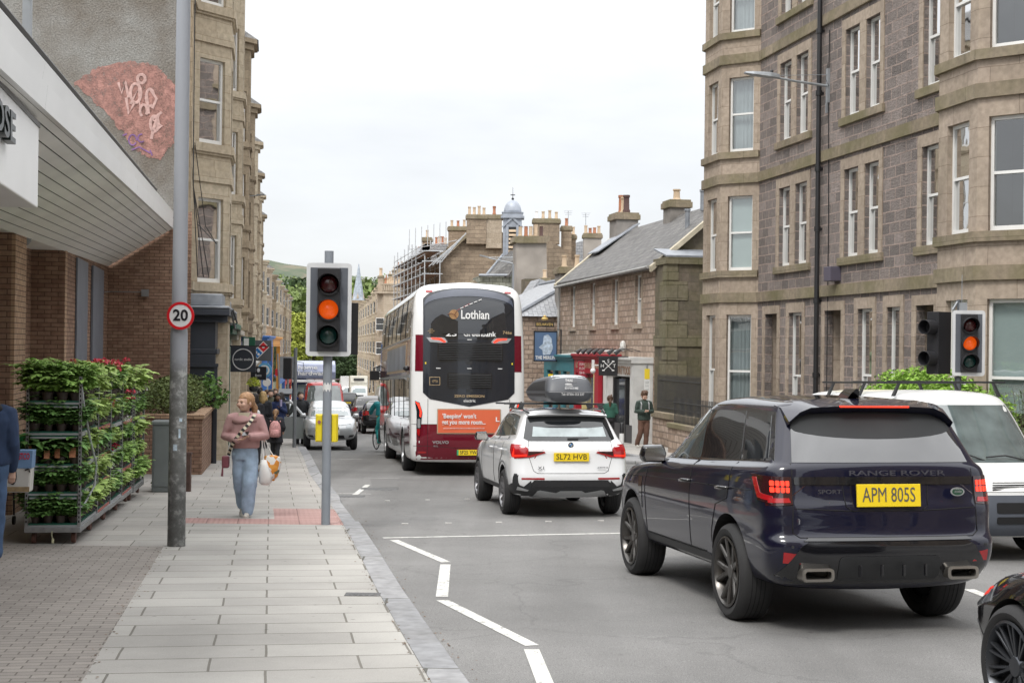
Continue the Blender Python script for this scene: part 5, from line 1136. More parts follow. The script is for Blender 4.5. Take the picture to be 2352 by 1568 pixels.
for i,(u,D,vt,w,lm,lab) in enumerate(((688,345,705,5.5,m_fl,'bright yellow-green tree closing the street, left of the signal head'),(718,350,715,6.5,m_fl,'bright yellow-green tree closing the street, half behind the signal head'),(745,360,735,6,m_fl,'yellow-green tree hidden mostly by the signal head'),(800,350,815,4.5,m_dl,'dark green tree at the end of the street right of the signal pole'),(815,365,800,4,m_dl,'second dark green tree at the end of the street beside the far tenements'),(775,352,770,5,m_dl,'dark green tree directly behind the signal pole'),(668,420,700,6,m_fl,'pale green tree behind the last left tenement'))):
    b = at(u,900,D); b.z = gz(D)-.5; top = at(u,vt,D).z; tree(lab,b,top-b.z,w,lm,7000,.42,20+i)
# wooded slopes below the hill: uncountable
q = MB(); r = random.Random(8); bl = []
for i in range(210):
    D = r.uniform(520,1150); u = r.uniform(560,960); f = (D-520)/630; v = 728-f*64+r.uniform(-14,16); p = at(u,v,D); s = r.uniform(7,15); bl.append(((p.x,p.y,p.z),(s,s,s*.8)))
leafcloud(q,52000,bl,1.5,5,shell=.3); tag(q.build('woodland',m_ml,fixn=False),'mixed woodland covering the lower slopes of the hill beyond the street','woodland',kind='stuff')
q = MB(); bl = []
for i in range(60):
    D = r.uniform(500,900); u = r.uniform(610,900); v = 668+r.uniform(-6,26)+(D-700)*-.02; p = at(u,v,D*1.5); s = r.uniform(6,12); bl.append(((p.x,p.y,p.z),(s,s,s*.6)))
leafcloud(q,15000,bl,1.6,6,shell=.3); tag(q.build('dark_copse',m_dl,fixn=False),'darker copse of trees below the white house on the hill','woodland',kind='stuff')
HS = thing('hillside_house','small white house with grey roof on the hillside above the street','house',at(662,664,900)); q = MB(); q.box(-5,4,0,8,-1,2); q.box(4,6,1,8,-1,1.4); q.build('wall',mat('white_render',(.8,.8,.78),.8),HS); q = MB(); q.prism([(-5.4,-.4,2),(4.4,-.4,2),(3.6,4,4),(-4.6,4,4)],(0,.2,.2)); q.build('roof',S_slate2,HS)
q = MB(); [q.box(-4+i*2,-3+i*2,-.05,0,0,1.2) for i in range(4)]; q.build('window',M_panef,HS)
SPp = thing('church_spire','slender pale grey church spire rising above the far tenements','spire',at(823,690,430)); q = MB(); h = (690-604)*430/3266; q.lathe([(1.9,0),(1.7,.8),(.12,h-.4),(.02,h)],(0,0,0),seg=8); q.build('spire',mat('pale_slate_spire',(.36,.4,.46),.8,var=.35,vs=1.2),SPp)
q = MB(); q.box(-2.6,2.6,-2.6,2.6,-16,0); q.build('tower',S_gab,SPp)
for k in range(4): q = MB(); q.prism([(-.35,-1.9+.02,.6),(.35,-1.9,.6),(0,-1.5,2.4)],(0,.5,0)); q.xf(Matrix.Rotation(k*math.pi/2,4,'Z')); q.build('lucarne',S_far,SPp)
# garden greenery on the right
hl = mat('hedge_leaf',(.22,.38,.05),.7,isl=.4)
p = st(24.9,12.5)
rr = random.Random(2)
HG = thing('hedge','rounded bright green hedge in front of the tenement behind the white van','hedge',(p.x,p.y,p.z+.1),R(10.7))
bl = [((rr.uniform(-.5,.5),(i-4)*.42,1.74+rr.uniform(-.08,.08)-abs(i-4.2)**2*.02),(.6,.42,.6)) for i in range(10)]+[((0,(i-3)*.55,.7),(.6,.4,.8)) for i in range(7)]
leafcloud(q := MB(),30000,bl,.042,4,shell=.5).build('foliage',hl,HG,fixn=False)
p = at(2335,880,23.5); SH = thing('garden_shrub','tall grey-green shrub with narrow leaves at the right edge by the clinic window','shrub',(p.x+.3,p.y,gz(23.5)+.1)); q = MB(); st_m = MB(); r = random.Random(12)
for i in range(60):
    a = r.uniform(0,6.28); l = r.uniform(.3,.75); tip = Vector((math.cos(a)*l,math.sin(a)*l,r.uniform(1.2,2.15)-l*.4)); base_ = Vector((tip.x*.2,tip.y*.2,0)); st_m.tube([base_,tip*.6+base_*.3,tip],[.01,.006,.003],4)
    for k in range(26):
        t = r.uniform(.35,1); c = base_.lerp(tip,t); d = Vector((r.gauss(0,1),r.gauss(0,1),r.gauss(.4,.6))).normalized(); s = d.cross(Vector((0,0,1))).normalized(); q.add([c,c+d*.05+s*.012,c+d*.12,c+d*.05-s*.012],[(0,1,2,3)])
q.build('foliage',mat('grey_green_leaf',(.16,.22,.1),.6,isl=.35),SH,fixn=False); st_m.build('stem',m_stem,SH)
# ---------------------------------------------------------------- street furniture
def post_mat():
    m,nt,b = _base('weathered_post'); tc = N(nt,'ShaderNodeTexCoord'); s = N(nt,'ShaderNodeSeparateXYZ'); L(nt,tc.outputs['Object'],s.inputs[0])
    n = N(nt,'ShaderNodeTexNoise'); n.inputs['Scale'].default_value = 9; n.inputs['Detail'].default_value = 7; n.inputs['Roughness'].default_value = .7; L(nt,tc.outputs['Object'],n.inputs[0])
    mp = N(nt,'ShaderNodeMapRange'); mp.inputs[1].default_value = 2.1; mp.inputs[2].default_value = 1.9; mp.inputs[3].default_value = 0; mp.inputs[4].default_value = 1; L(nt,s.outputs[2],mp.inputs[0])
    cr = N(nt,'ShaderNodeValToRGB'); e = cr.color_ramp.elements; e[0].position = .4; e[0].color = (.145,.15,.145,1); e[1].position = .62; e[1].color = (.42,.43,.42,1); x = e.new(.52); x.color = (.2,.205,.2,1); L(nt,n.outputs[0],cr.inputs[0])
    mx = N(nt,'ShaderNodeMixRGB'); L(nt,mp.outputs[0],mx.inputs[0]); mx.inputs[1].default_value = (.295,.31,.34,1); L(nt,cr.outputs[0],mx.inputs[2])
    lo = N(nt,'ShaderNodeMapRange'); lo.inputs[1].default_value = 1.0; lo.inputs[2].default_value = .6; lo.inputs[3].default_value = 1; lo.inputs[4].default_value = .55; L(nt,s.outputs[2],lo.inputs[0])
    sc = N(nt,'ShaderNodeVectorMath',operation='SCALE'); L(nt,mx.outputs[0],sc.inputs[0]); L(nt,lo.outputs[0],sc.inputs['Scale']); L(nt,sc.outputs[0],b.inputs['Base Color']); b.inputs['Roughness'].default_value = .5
    bp = N(nt,'ShaderNodeBump'); bp.inputs['Strength'].default_value = .2; L(nt,n.outputs[0],bp.inputs['Height']); L(nt,bp.outputs[0],b.inputs['Normal']); return m
M_post = post_mat()
M_grey = mat('signal_post_grey',(.25,.275,.31),.45,var=.08)
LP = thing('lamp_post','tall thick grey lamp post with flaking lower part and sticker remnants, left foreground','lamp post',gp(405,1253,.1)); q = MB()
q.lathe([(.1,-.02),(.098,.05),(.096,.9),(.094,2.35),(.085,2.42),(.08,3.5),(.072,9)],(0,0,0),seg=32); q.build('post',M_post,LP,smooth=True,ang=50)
q = MB(); [q.rings([[(.0975*math.sin(a),-.0975*math.cos(a),z) for z in (z0,z1)] for a in [a0+k*.12 for k in range(n)]],closed=False,cap=False) for a0,n,z0,z1 in ((-.3,5,1.06,1.13),(.3,3,1.2,1.3),(.35,4,1.38,1.42))]; q.build('sticker',mat('torn_sticker',(.5,.6,.68),.6,var=.4,vs=30),LP)
b = LP.location
D20 = b.y-.12; p = at(415,725,D20); RS = thing('speed_limit_sign','round red-rimmed 20 speed limit sign strapped to the thick lamp post','road sign',p,R(-4))
mred = mat('sign_red_rim',(.60,.012,.02),.35); mwh = mat('sign_white',(.72,.73,.74),.35,var=.03)
def disc(q,r0,r1,y0,y1,seg=64): q.lathe([(r0,y0),(r1,y0),(r1,y1),(r0,y1)],(0,0,0),axis='y',seg=seg,closed=r0 > 0)
q = MB(); disc(q,.001,.152,-.004,.004); q.build('plate',mwh,RS); q = MB(); disc(q,.124,.153,-.009,.003); q.build('red_rim',mred,RS)
q = MB(); q.box(-.1,.1,.005,.09,.04,.06); q.box(-.1,.1,.005,.09,-.06,-.04); q.build('strap',M_galv,RS)
label_text('numeral','20',.17,mat('sign_black',(.01,.01,.015),.4),RS,(0,-.008,0),X,Z,.002,width=.168,bold=.022)

def lens_mat(nm,c,e,es): return mat(nm,c,.25,emit=e,es=es,var=.25,vs=30,coat=.5)
m_am = lens_mat('amber_lens',(.5,.09,.01),(1,.11,.006),.32); m_rd = lens_mat('dark_red_lens',(.06,.006,.008),None,0); m_gn = lens_mat('dark_green_lens',(.006,.045,.04),None,0)
m_tin = mat('grey_backing',(.10,.11,.13),.5,var=.1); m_edge = mat('white_reflective_edge',(.62,.63,.64),.45,var=.08); m_hd = mat('signal_black',(.02,.02,.023),.45)
def rrect(x0,x1,z0,z1,r,y,n=5):
    P = []
    for cx,cz,a0 in ((x1-r,z1-r,0),(x0+r,z1-r,90),(x0+r,z0+r,180),(x1-r,z0+r,270)):
        for k in range(n+1): a = R(a0+90*k/n); P.append((cx+r*math.cos(a),y,cz+r*math.sin(a)))
    return P
def signal_head(par,w,h,side='none'):
    """three-lens head with backing board facing -Y, centred on the origin of par"""
    H = bpy.data.objects
    q = MB(); q.prism(rrect(-w/2,w/2,-h/2,h/2,.05,.0),(0,.02,0)); q.build('backing_board_edge',m_edge,par)
    q = MB(); q.box(-w/2+.05,w/2-.05,-.004,0,-h/2+.06,h/2-.06); q.build('backing_board',m_tin,par)
    q = MB(); q.box(-w*.25,w*.25,-.05,.12,-h/2+.065,h/2-.065); q.build('housing',m_hd,par,bevel=.01)
    r = w*.215; s = h*.275
    for k,(m_,nm) in enumerate(((m_rd,'red_lens'),(m_am,'amber_lens'),(m_gn,'green_lens'))):
        z = s*(1-k); q = MB(); q.lathe([(r,-.06),(r*.8,-.085),(r*.4,-.1),(.001,-.105)],(0,0,z),axis='y',seg=32); q.build(nm,m_,par,smooth=True)
        q = MB(); ri = []; n = 26
        for i in range(n+1):
            a = R(-38+256*i/n); dp = .19*max(.12,math.sin(max(0,min(math.pi,(a+R(38))/R(256)*math.pi)))**.6)
            ri.append([(math.cos(a)*(r+.012),-.05,z+math.sin(a)*(r+.012)),(math.cos(a)*(r+.02),-.06-dp,z+math.sin(a)*(r+.02)-.012),(math.cos(a)*(r+.012),-.06-dp,z+math.sin(a)*(r+.012)-.012),(math.cos(a)*(r+.004),-.05,z+math.sin(a)*(r+.004))])
        q.rings(ri); q.build('visor',m_hd,par,smooth=False); q = MB(); q.lathe([(r,-.052),(r+.025,-.052),(r+.025,-.075),(r,-.075)],(0,0,z),axis='y',seg=32,closed=True); q.build('lens_rim',m_hd,par)
def side_head(par,x,y,z,h=.92,rz=0,k=2,nm='side_signal'):
    q = MB(); q.box(-.12,.12,-.17,.17,-h/2,h/2)
    for i in range(k):
        zz = (h*.25)*(1 if i == 0 else -1) if k == 2 else 0; q.lathe([(.02,-.17),(.12,-.17),(.125,-.4),(.115,-.4),(.11,-.2)],(0,0,zz),axis='y',seg=24)
    q.xf(Matrix.Translation((x,y,z)) @ Matrix.Rotation(rz,4,'Z')); q.build(nm,m_hd,par,bevel=.008)
bp_ = gp(748,1204,.1); TL1 = thing('traffic_signal','traffic signal with amber lit on a grey post at the pavement edge, centre left','traffic light',bp_,R(4))
q = MB(); q.lathe([(.058,0),(.058,3.55)],(0,0,0),seg=24); q.build('post',M_grey,TL1,smooth=True,ang=40)
hd = at(754,711,bp_.y-.12)-bp_; E1 = bpy.data.objects.new('signal_head',None); 
# the head is a part: an empty cannot carry geometry, so its pieces sit under a bracket mesh
q = MB(); q.tube([(0,0,.45),(0,.12,.45)],.02,8); q.tube([(0,0,-.45),(0,.12,-.45)],.02,8); HB1 = q.build('signal_head',m_hd,TL1,loc=(hd.x*1,hd.y-.02,hd.z)); signal_head(HB1,.58,1.2)
side_head(TL1,.255,.28,hd.z-.24,.68,R(183),2)
q = MB(); q.box(-.135,-.06,-.0,.05,1.08,1.42); q.build('push_button_unit',mat('yellow_unit',(.78,.62,.02),.5,var=.06),TL1,bevel=.01); q = MB(); q.box(.06,.125,-.0,.05,1.07,1.43); q.build('push_button_unit',MATS['yellow_unit'],TL1,bevel=.01)
q = MB(); q.box(-.15,.14,.03,.13,1.07,1.43); q.build('yellow_box',MATS['yellow_unit'],TL1,bevel=.01)
q = MB(); q.lathe([(0,-.014),(.022,-.014),(.022,.0)],(-.1,.0,1.33),axis='y',seg=16); q.build('button_symbol',mat('dim_symbol',(.3,.12,.12),.5),TL1)
q = MB(); q.rings([[(.06*math.sin(a),-.06*math.cos(a),z+ (.02*math.sin(a*9))) for z in (1.74,1.83)] for a in [-1.3+k*.2 for k in range(13)]],closed=False,cap=False); q.build('torn_paper',white,TL1)
pr_ = gp(2203,1200,.1); D2 = 24.0; X2 = (2201-1176)/3266*D2
TL2 = thing('traffic_signal','traffic signal with amber lit and black side lenses, by the clinic window','traffic light',(X2,D2,gz(D2)+.1),R(-4))
q = MB(); q.lathe([(.055,0),(.055,2.1),(.03,2.1),(.03,3.4)],(0,0,0),seg=20); q.build('post',mat('dark_grey_post',(.09,.1,.11),.5),TL2,smooth=True,ang=40)
hz = at(2221,788,D2)-TL2.location; q = MB(); q.tube([(0,0,.45),(0,.12,.45)],.02,8); H2 = q.build('signal_head',m_hd,TL2,loc=(hz.x,hz.y-.1,hz.z)); signal_head(H2,.54,1.1)
side_head(TL2,-.30,.1,hz.z+.0,1.05,R(-50),2)
q = MB(); q.tube([(.05,0,hz.z+.6),(.05,0,hz.z+1.15)],[.008,.006],5); q.box(.0,.12,-.05,.05,hz.z+.55,hz.z+.68); q.tube([(-.1,0,hz.z+.56),(-.02,0,hz.z+.7)],.02,6); q.build('detector',M_galv,TL2)
# thinner poles further along the left kerb
def pole(lab,u,v,h,r=.05,cat='post',nm='sign_post',mt=None,lean=0):
    T = thing(nm,lab,cat,gp(u,v,.1)); q = MB(); q.tube([(0,0,0),(lean,0,h)],r,10); q.build('post',mt or M_galv,T,smooth=True,ang=40); return T
T = pole('grey signal post at the kerb left of the silver car with its open door',676,1027,3.0,.055,'traffic light','rear_signal_post',mat('mid_grey',(.2,.21,.22),.5)); q = MB(); q.tube([(0,0,2.6),(.25,0,2.55),(.25,0,2.3)],.012,5); q.build('bracket',M_galv,T); q = MB(); q.box(-.36,-.12,-.05,.2,2.05,2.7); q.build('signal_head',m_hd,T,bevel=.02)
T = pole('grey backed road sign on a post further along the left pavement',660,975,3.1,.05,'road sign','road_sign'); q = MB(); q.box(-.42,.42,-.02,.02,2.3,3.35); q.build('sign_plate',mat('grey_sign_back',(.27,.29,.31),.5),T)
pole('slim dark leaning post among the far pedestrians',646,985,3.3,.035,lean=-.2); 
PM = thing('parking_meter','grey parking ticket machine with blue P panel on the left pavement','parking meter',gp(654,998,.1),R(6)); q = MB(); q.box(-.17,.17,-.14,.14,0,1.5); q.prism([(-.26,-.24,1.55),(.26,-.24,1.55),(.26,.2,1.72),(-.26,.2,1.72)],(0,0,.05)); q.box(-.17,.17,-.05,.14,1.5,1.65); q.build('body',mat('meter_grey',(.13,.14,.15),.5),PM,bevel=.01)
q = MB(); q.box(-.12,.12,-.155,-.14,1.15,1.45); q.build('panel',mat('meter_blue',(.05,.12,.25),.5),PM); wtext(PM,'P',.22,0,1.32,y=-.158); q = MB(); q.box(-.1,.1,-.15,-.14,.9,1.1); q.box(-.1,.1,-.15,-.14,.7,.85); q.build('notice',white,PM)
# ---------------------------------------------------------------- vehicles (local frame: x forward, y left, z up; rear axle at x = 0)
def lerp_pts(pts,x):
    if not isinstance(pts,(list,tuple)): return pts
    if x <= pts[0][0]: return pts[0][1]
    for (a,b),(c,d) in zip(pts[:-1],pts[1:]):
        if x <= c: return b+(d-b)*(x-a)/(c-a)
    return pts[-1][1]
def half_ring(z,xf,xr,w,cf=.3,cr=.25,bf=.12,br=.06,ns=9):
    """one ring of a car body seen from above, from front centre round the left side to rear centre"""
    P = []
    wf = lerp_pts(w,xf-cf*.6); wr_ = lerp_pts(w,xr+cr*.6)
    for k in (0,.4,.72): P.append((xf-bf*k*k,wf*k))
    P.append((xf-bf*.86-cf*.18,wf*.90)); P.append((xf-bf-cf*.62,wf*.985))
    x0,x1 = xf-bf-cf,xr+br+cr
    for i in range(ns): x = x0+(x1-x0)*i/(ns-1); P.append((x,lerp_pts(w,x)))
    P.append((xr+br+cr*.45,wr_*.99)); P.append((xr+br*.8+cr*.1,wr_*.91))
    for k in (.72,.4,0): P.append((xr+br*k*k,wr_*k))
    return [Vector((x,y,lerp_pts(z,x))) for x,y in P]
def shell(name,rings,mt,parent,arches=(),lvl=2,crown=.02,arch_w=.3,dark=None,bottom=True):
    q = MB(); rs = [half_ring(**r) for r in rings]; n = len(rs[0])
    for r in rs: q.v += r
    m0 = len(q.v); 
    for r in rs: q.v += [Vector((p.x,-p.y,p.z)) for p in r]
    def idx(k,i,s): return k*n+i if (s == 0 or i in (0,n-1)) else m0+k*n+i
    for k in range(len(rs)-1):
        for s in (0,1):
            for i in range(n-1):
                f = [idx(k,i,s),idx(k,i+1,s),idx(k+1,i+1,s),idx(k+1,i,s)]
                q.f.append(f if s == 0 else f[::-1]); q.mi.append(0)
    for k,top in ((len(rs)-1,1),(0,0)):
        cidx = []
        for i in range(n):
            if i in (0,n-1): cidx.append(idx(k,i,0))
            else: p = rs[k][i]; cidx.append(len(q.v)); q.v.append(Vector((p.x,0,p.z+(crown if top else 0))))
        for i in range(n-1):
            for s in (0,1):
                f = [idx(k,i,s),idx(k,i+1,s),cidx[i+1],cidx[i]]
                f = list(dict.fromkeys(f))
                if len(f) > 2: q.f.append(f if s == 0 else f[::-1]); q.mi.append(0)
    me = bpy.data.meshes.new(name); me.from_pydata([tuple(p) for p in q.v],[],q.f)
    bm = bmesh.new(); bm.from_mesh(me)
    loose = [v for v in bm.verts if not v.link_faces]; bmesh.ops.delete(bm,geom=loose,context='VERTS'); bmesh.ops.recalc_face_normals(bm,faces=bm.faces); bm.to_mesh(me); bm.free()
    o = bpy.data.objects.new(name,me); COL.objects.link(o)
    me.materials.append(mt); me.materials.append(dark or M_under)
    sm = o.modifiers.new('s','SUBSURF'); sm.levels = lvl; sm.render_levels = lvl
    apply_mods(o)
    if arches:
        c = MB()
        for x,z,r in arches:
            for s in (1,-1): c.lathe([(r,s*(.52)),(r,s*1.3)],(x,0,z),axis='y',seg=40)
        cm = c.mesh('cut'); cm.materials.append(mt); cm.materials.append(dark or M_under); cm.polygons.foreach_set('material_index',[1]*len(cm.polygons))
        bm = bmesh.new(); bm.from_mesh(cm); bmesh.ops.recalc_face_normals(bm,faces=bm.faces); bm.to_mesh(cm); bm.free()
        co = bpy.data.objects.new('cut',cm)
        b = o.modifiers.new('b','BOOLEAN'); b.operation = 'DIFFERENCE'; b.object = co; b.solver = 'EXACT'
        apply_mods(o,(co,)); bpy.data.objects.remove(co)
    for p in o.data.polygons: p.use_smooth = True
    o.data.set_sharp_from_angle(angle=R(42)); o.parent = parent
    bm = bmesh.new(); bm.from_mesh(o.data); bv = BVHTree.FromBMesh(bm); bm.free()
    return o,bv
M_under = mat('wheel_well_black',(.012,.012,.013),.8)
M_tyre = mat('tyre_rubber',(.022,.022,.023),.75,var=.2,bump=.15,bs=60)
M_cglass = glassy('car_glass',(.012,.014,.016),.02,.6); M_cglass2 = glassy('clear_car_glass',(.05,.065,.065),.03,.8)
M_trim = mat('black_plastic',(.022,.023,.025),.55,var=.1); M_gloss = mat('gloss_black',(.008,.008,.01),.08,coat=.8)
M_chrome = mat('chrome',(.6,.6,.6),.15,metal=1,var=.02); M_silver = mat('satin_silver',(.42,.43,.44),.35,metal=.6)
M_red = mat('red_lamp',(.35,.008,.012),.12,coat=.8,var=.1); M_redlit = mat('lit_red_lamp',(.7,.02,.02),.2,emit=(1,.05,.02),es=1.1); M_drk = mat('smoked_lamp',(.03,.006,.008),.08,coat=.8)
M_lamp = mat('headlamp',(.45,.48,.5),.08,coat=1,var=.35,vs=14); M_amber = mat('amber_lamp',(.6,.2,.02),.2,coat=.5)
M_ply = mat('number_plate_yellow',(.80,.58,.015),.4,var=.03); M_plw = mat('number_plate_white',(.75,.75,.74),.4,var=.03); M_plt = mat('number_plate_text',(.015,.015,.02),.4); M_seam = mat('panel_gap',(.006,.006,.007),.8)

M_mirror = mat('privacy_glass',(.02,.021,.024),.03,spec=1,coat=1,var=.1); M_mirror.node_tree.nodes['Principled BSDF'].inputs['Coat IOR'].default_value = 1.6
AX = {'L': (lambda u,v: Vector((u,3,v)),Vector((0,-1,0))),'R': (lambda u,v: Vector((u,-3,v)),Vector((0,1,0))),'B': (lambda u,v: Vector((-8,u,v)),Vector((1,0,0))),'F': (lambda u,v: Vector((14,u,v)),Vector((-1,0,0))),'T': (lambda u,v: Vector((u,v,6)),Vector((0,0,-1)))}
def decal(name,par,bvh,pts,ax,mt,off=.004,g=.09,skirt=.012,label=None,smooth=True,build=True):
    """a panel lying on the body: a polygon in side/rear/front/top view, draped over the shell, with a rim"""
    bm = bmesh.new(); vs = [bm.verts.new((p[0],p[1],0)) for p in pts]; bm.faces.new(vs)
    for a in (0,1):
        lo = min(p[a] for p in pts); hi = max(p[a] for p in pts); k = int((hi-lo)/g)
        for i in range(1,k+1):
            c = [0,0,0]; c[a] = lo+(hi-lo)*i/(k+1); nn = [0,0,0]; nn[a] = 1
            bmesh.ops.bisect_plane(bm,geom=bm.verts[:]+bm.edges[:]+bm.faces[:],plane_co=c,plane_no=nn)
    bmesh.ops.triangulate(bm,faces=[f for f in bm.faces if len(f.verts) > 4])
    org,dr = AX[ax]; last = None; miss = []
    for v in bm.verts:
        o = org(v.co.x,v.co.y); h = bvh.ray_cast(o,dr)
        if h[0] is None: miss.append((v,o)); continue
        last = h[0]; v.co = h[0]-dr*off
    for v,o in miss:
        h = bvh.find_nearest(o+dr*(2.1 if ax in 'LR' else 8 if ax == 'B' else 10)); v.co = (h[0] if h[0] else o)-dr*off
    be = [e for e in bm.edges if len(e.link_faces) == 1]
    r = bmesh.ops.extrude_edge_only(bm,edges=be)
    for e in r['geom']:
        if isinstance(e,bmesh.types.BMVert): e.co += dr*skirt
    bmesh.ops.recalc_face_normals(bm,faces=bm.faces)
    me = bpy.data.meshes.new(name); bm.to_mesh(me); bm.free(); me.materials.append(mt)
    uv = me.uv_layers.new(name='UVMap')
    for p in me.polygons: p.use_smooth = smooth
    me.set_sharp_from_angle(angle=R(35))
    if not build: return me
    ob = bpy.data.objects.new(name,me); COL.objects.link(ob); ob.parent = par
    if label: ob['label'] = label
    return ob
def both(name,par,bvh,pts,mt,**k):
    for a in 'LR': decal(name,par,bvh,pts,a,mt,**k)
def mir(pts): return [(-a,b) for a,b in pts]
def two(name,par,bvh,pts,ax,mt,**k):
    decal(name,par,bvh,pts,ax,mt,**k); decal(name,par,bvh,mir(pts),ax,mt,**k)
def band(x0,z0,x1,z1,t):
    d = Vector((x1-x0,z1-z0)).normalized(); n = Vector((-d.y,d.x))*t/2
    return [(x0-n.x,z0-n.y),(x1-n.x,z1-n.y),(x1+n.x,z1+n.y),(x0+n.x,z0+n.y)]
def seam(par,bvh,path,ax,t=.009,nm='panel_gap'):
    q = MB(); org,dr = AX[ax]
    P = []
    for (a,b),(c,d) in zip(path[:-1],path[1:]):
        k = max(2,int(math.hypot(c-a,d-b)/.05))
        for i in range(k+1):
            o = org(a+(c-a)*i/k,b+(d-b)*i/k); h = bvh.ray_cast(o,dr)
            if h[0]: P.append(h[0]-dr*.0005)
    if len(P) > 2: q.tube(P,t/2,5); return q.build(nm,M_seam,par,smooth=True)
def rr2(x0,x1,z0,z1,r,n=3):
    P = []
    for cx,cz,a0 in ((x1-r,z1-r,0),(x0+r,z1-r,90),(x0+r,z0+r,180),(x1-r,z0+r,270)):
        for k in range(n+1): a = R(a0+90*k/n); P.append((cx+r*math.cos(a),cz+r*math.sin(a)))
    return P
def arch_pts(cx,cz,r0,r1,a0,a1,n=18):
    o = [(cx+r1*math.cos(R(a0+(a1-a0)*i/n)),cz+r1*math.sin(R(a0+(a1-a0)*i/n))) for i in range(n+1)]
    return o+[(cx+r0*math.cos(R(a1-(a1-a0)*i/n)),cz+r0*math.sin(R(a1-(a1-a0)*i/n))) for i in range(n+1)]
def wheel_mesh(r,w,rr,style,cols):
    """hub disc + tyre + rim meshes with the outer face at +y"""
    h = MB(); h.lathe([(0,-.02),(rr*.72,-.02),(rr*.72,-.05),(0,-.05)],(0,w*.2,0),axis='y',seg=32)
    t = MB(); hw = w/2; t.lathe([(rr*.99,-hw+.02),(rr+.03,-hw),(r-.045,-hw-.004),(r-.012,-hw+.022),(r,-hw+.05),(r,hw-.05),(r-.012,hw-.022),(r-.045,hw+.004),(rr+.03,hw),(rr*.99,hw-.02)],(0,0,0),axis='y',seg=56,closed=True)
    k = MB()
    for y in [(-hw+.05)+(2*hw-.1)*j/5 for j in range(1,5)]: k.lathe([(r+.0015,y-.004),(r+.0015,y+.004)],(0,0,0),axis='y',seg=40,closed=False)
    m = MB(); m.lathe([(rr+.004,hw-.004),(rr-.012,hw+.004),(rr-.03,hw-.03),(rr-.045,-hw+.05),(rr-.0,-hw+.02)],(0,0,0),axis='y',seg=48,closed=False)
    m.f = [f for f in m.f if len(f) < 10]; m.mi = [0]*len(m.f)
    def spoke(a,r0,r1,w0,w1,y0,y1,th=.03,sk=0):
        ca,sa = math.cos(a),math.sin(a); ca2,sa2 = math.cos(a+sk),math.sin(a+sk)
        A = Vector((ca*r0,y0,sa*r0)); B = Vector((ca2*r1,y1,sa2*r1)); d = (B-A).normalized(); n = Vector((-sa,0,ca))
        m.rings([[A-n*w0,A-n*w0*.6+Y*.012,A+n*w0*.6+Y*.012,A+n*w0,A+n*w0-Y*th,A-n*w0-Y*th],[B-n*w1,B-n*w1*.6+Y*.01,B+n*w1*.6+Y*.01,B+n*w1,B+n*w1-Y*th,B-n*w1-Y*th]])
    y0,y1 = hw-.055,hw-.015
    if style == 'y':     # five pairs of forked spokes
        for i in range(5):
            a = i*2*math.pi/5+.3
            for s in (-1,1): spoke(a+s*.10,.05,rr*.45,.03,.024,y0,y0+.015,sk=s*.10); spoke(a+s*.2,rr*.45,rr*.985,.024,.02,y0+.015,y1,sk=s*.10)
            spoke(a+.63-.1,rr*.5,rr*.985,.012,.012,y0,y1-.01,sk=.0) if False else None
    elif style == 'm':   # many thin pairs
        for i in range(10):
            a = i*2*math.pi/10
            for s in (-1,1): spoke(a+s*.06,.06,rr*.985,.012,.009,y0,y1,.02,s*.05)
    else:
        for i in range(int(style)): spoke(i*2*math.pi/int(style),.05,rr*.985,.035,.025,y0,y1)
    m.lathe([(0,.02),(.055,.018),(.07,.0),(.07,-.04)],(0,y0,0),axis='y',seg=20)
    if style != 'b':
        for i in range(5): a = i*2*math.pi/5; m.sph((math.cos(a)*.055*1.7,y0+.006,math.sin(a)*.055*1.7),.011,6,4)
    return h,t,k,m
def wheels(car,wb,track,r,w,rr,style,rimm,steer=0,only=None):
    h,t,k,m = wheel_mesh(r,w,rr,style,None)
    first = None
    for x in (0,wb):
        for s in (1,-1):
            if first is None:
                a = h.build('wheel',M_under,car); b = t.build('tyre',M_tyre,a,smooth=True,ang=35); c = m.build('rim',rimm,a,smooth=True,ang=30); d = k.build('tread_groove',M_seam,a); first = a
                hm,tm,mm,km = a.data,b.data,c.data,d.data
            else:
                a = bpy.data.objects.new('wheel',hm); COL.objects.link(a); a.parent = car
                for nm,me in (('tyre',tm),('rim',mm),('tread_groove',km)): b = bpy.data.objects.new(nm,me); COL.objects.link(b); b.parent = a
            a.location = (x,s*(track/2-w/2),r); a.rotation_euler = (0,rnd.uniform(0,1.2),(0 if s > 0 else math.pi)+(steer if x else 0))
def car_base(name,lab,cat,X0,D0,head,group=None):
    """X0, D0: rear axle centre on the road; head: heading measured anticlockwise from the camera axis"""
    T = thing(name,lab,cat,(X0,D0,gz(D0)),0,group); T.rotation_euler = (0,math.atan(SLOPE)*math.cos(head) if True else 0,R(90)+head)
    # x forward; pitch so that the wheels follow the hill
    return T
def fit_text(name,txt,par,o,right,up,h,w,mt,ext=.002,bold=0): return label_text(name,txt,h,mt,par,o,right,up,ext,width=w,bold=bold)
def plate(par,o,right,up,txt,w=.52,h=.115,mt=None,tw=None,th_=.095,tmt=None,bold=.012):
    o = Vector(o); right = Vector(right).normalized(); up = Vector(up).normalized(); n = right.cross(up)
    q = MB(); q.obox(o,right,n,-w/2,w/2,-.012,.004,-h/2,h/2,up); P = q.build('number_plate',mt or M_ply,par,bevel=.003)
    fit_text('plate_characters',txt,P,o+n*.005,right,up,th_,tw or w*.86,tmt or M_plt,.0015,bold); return P
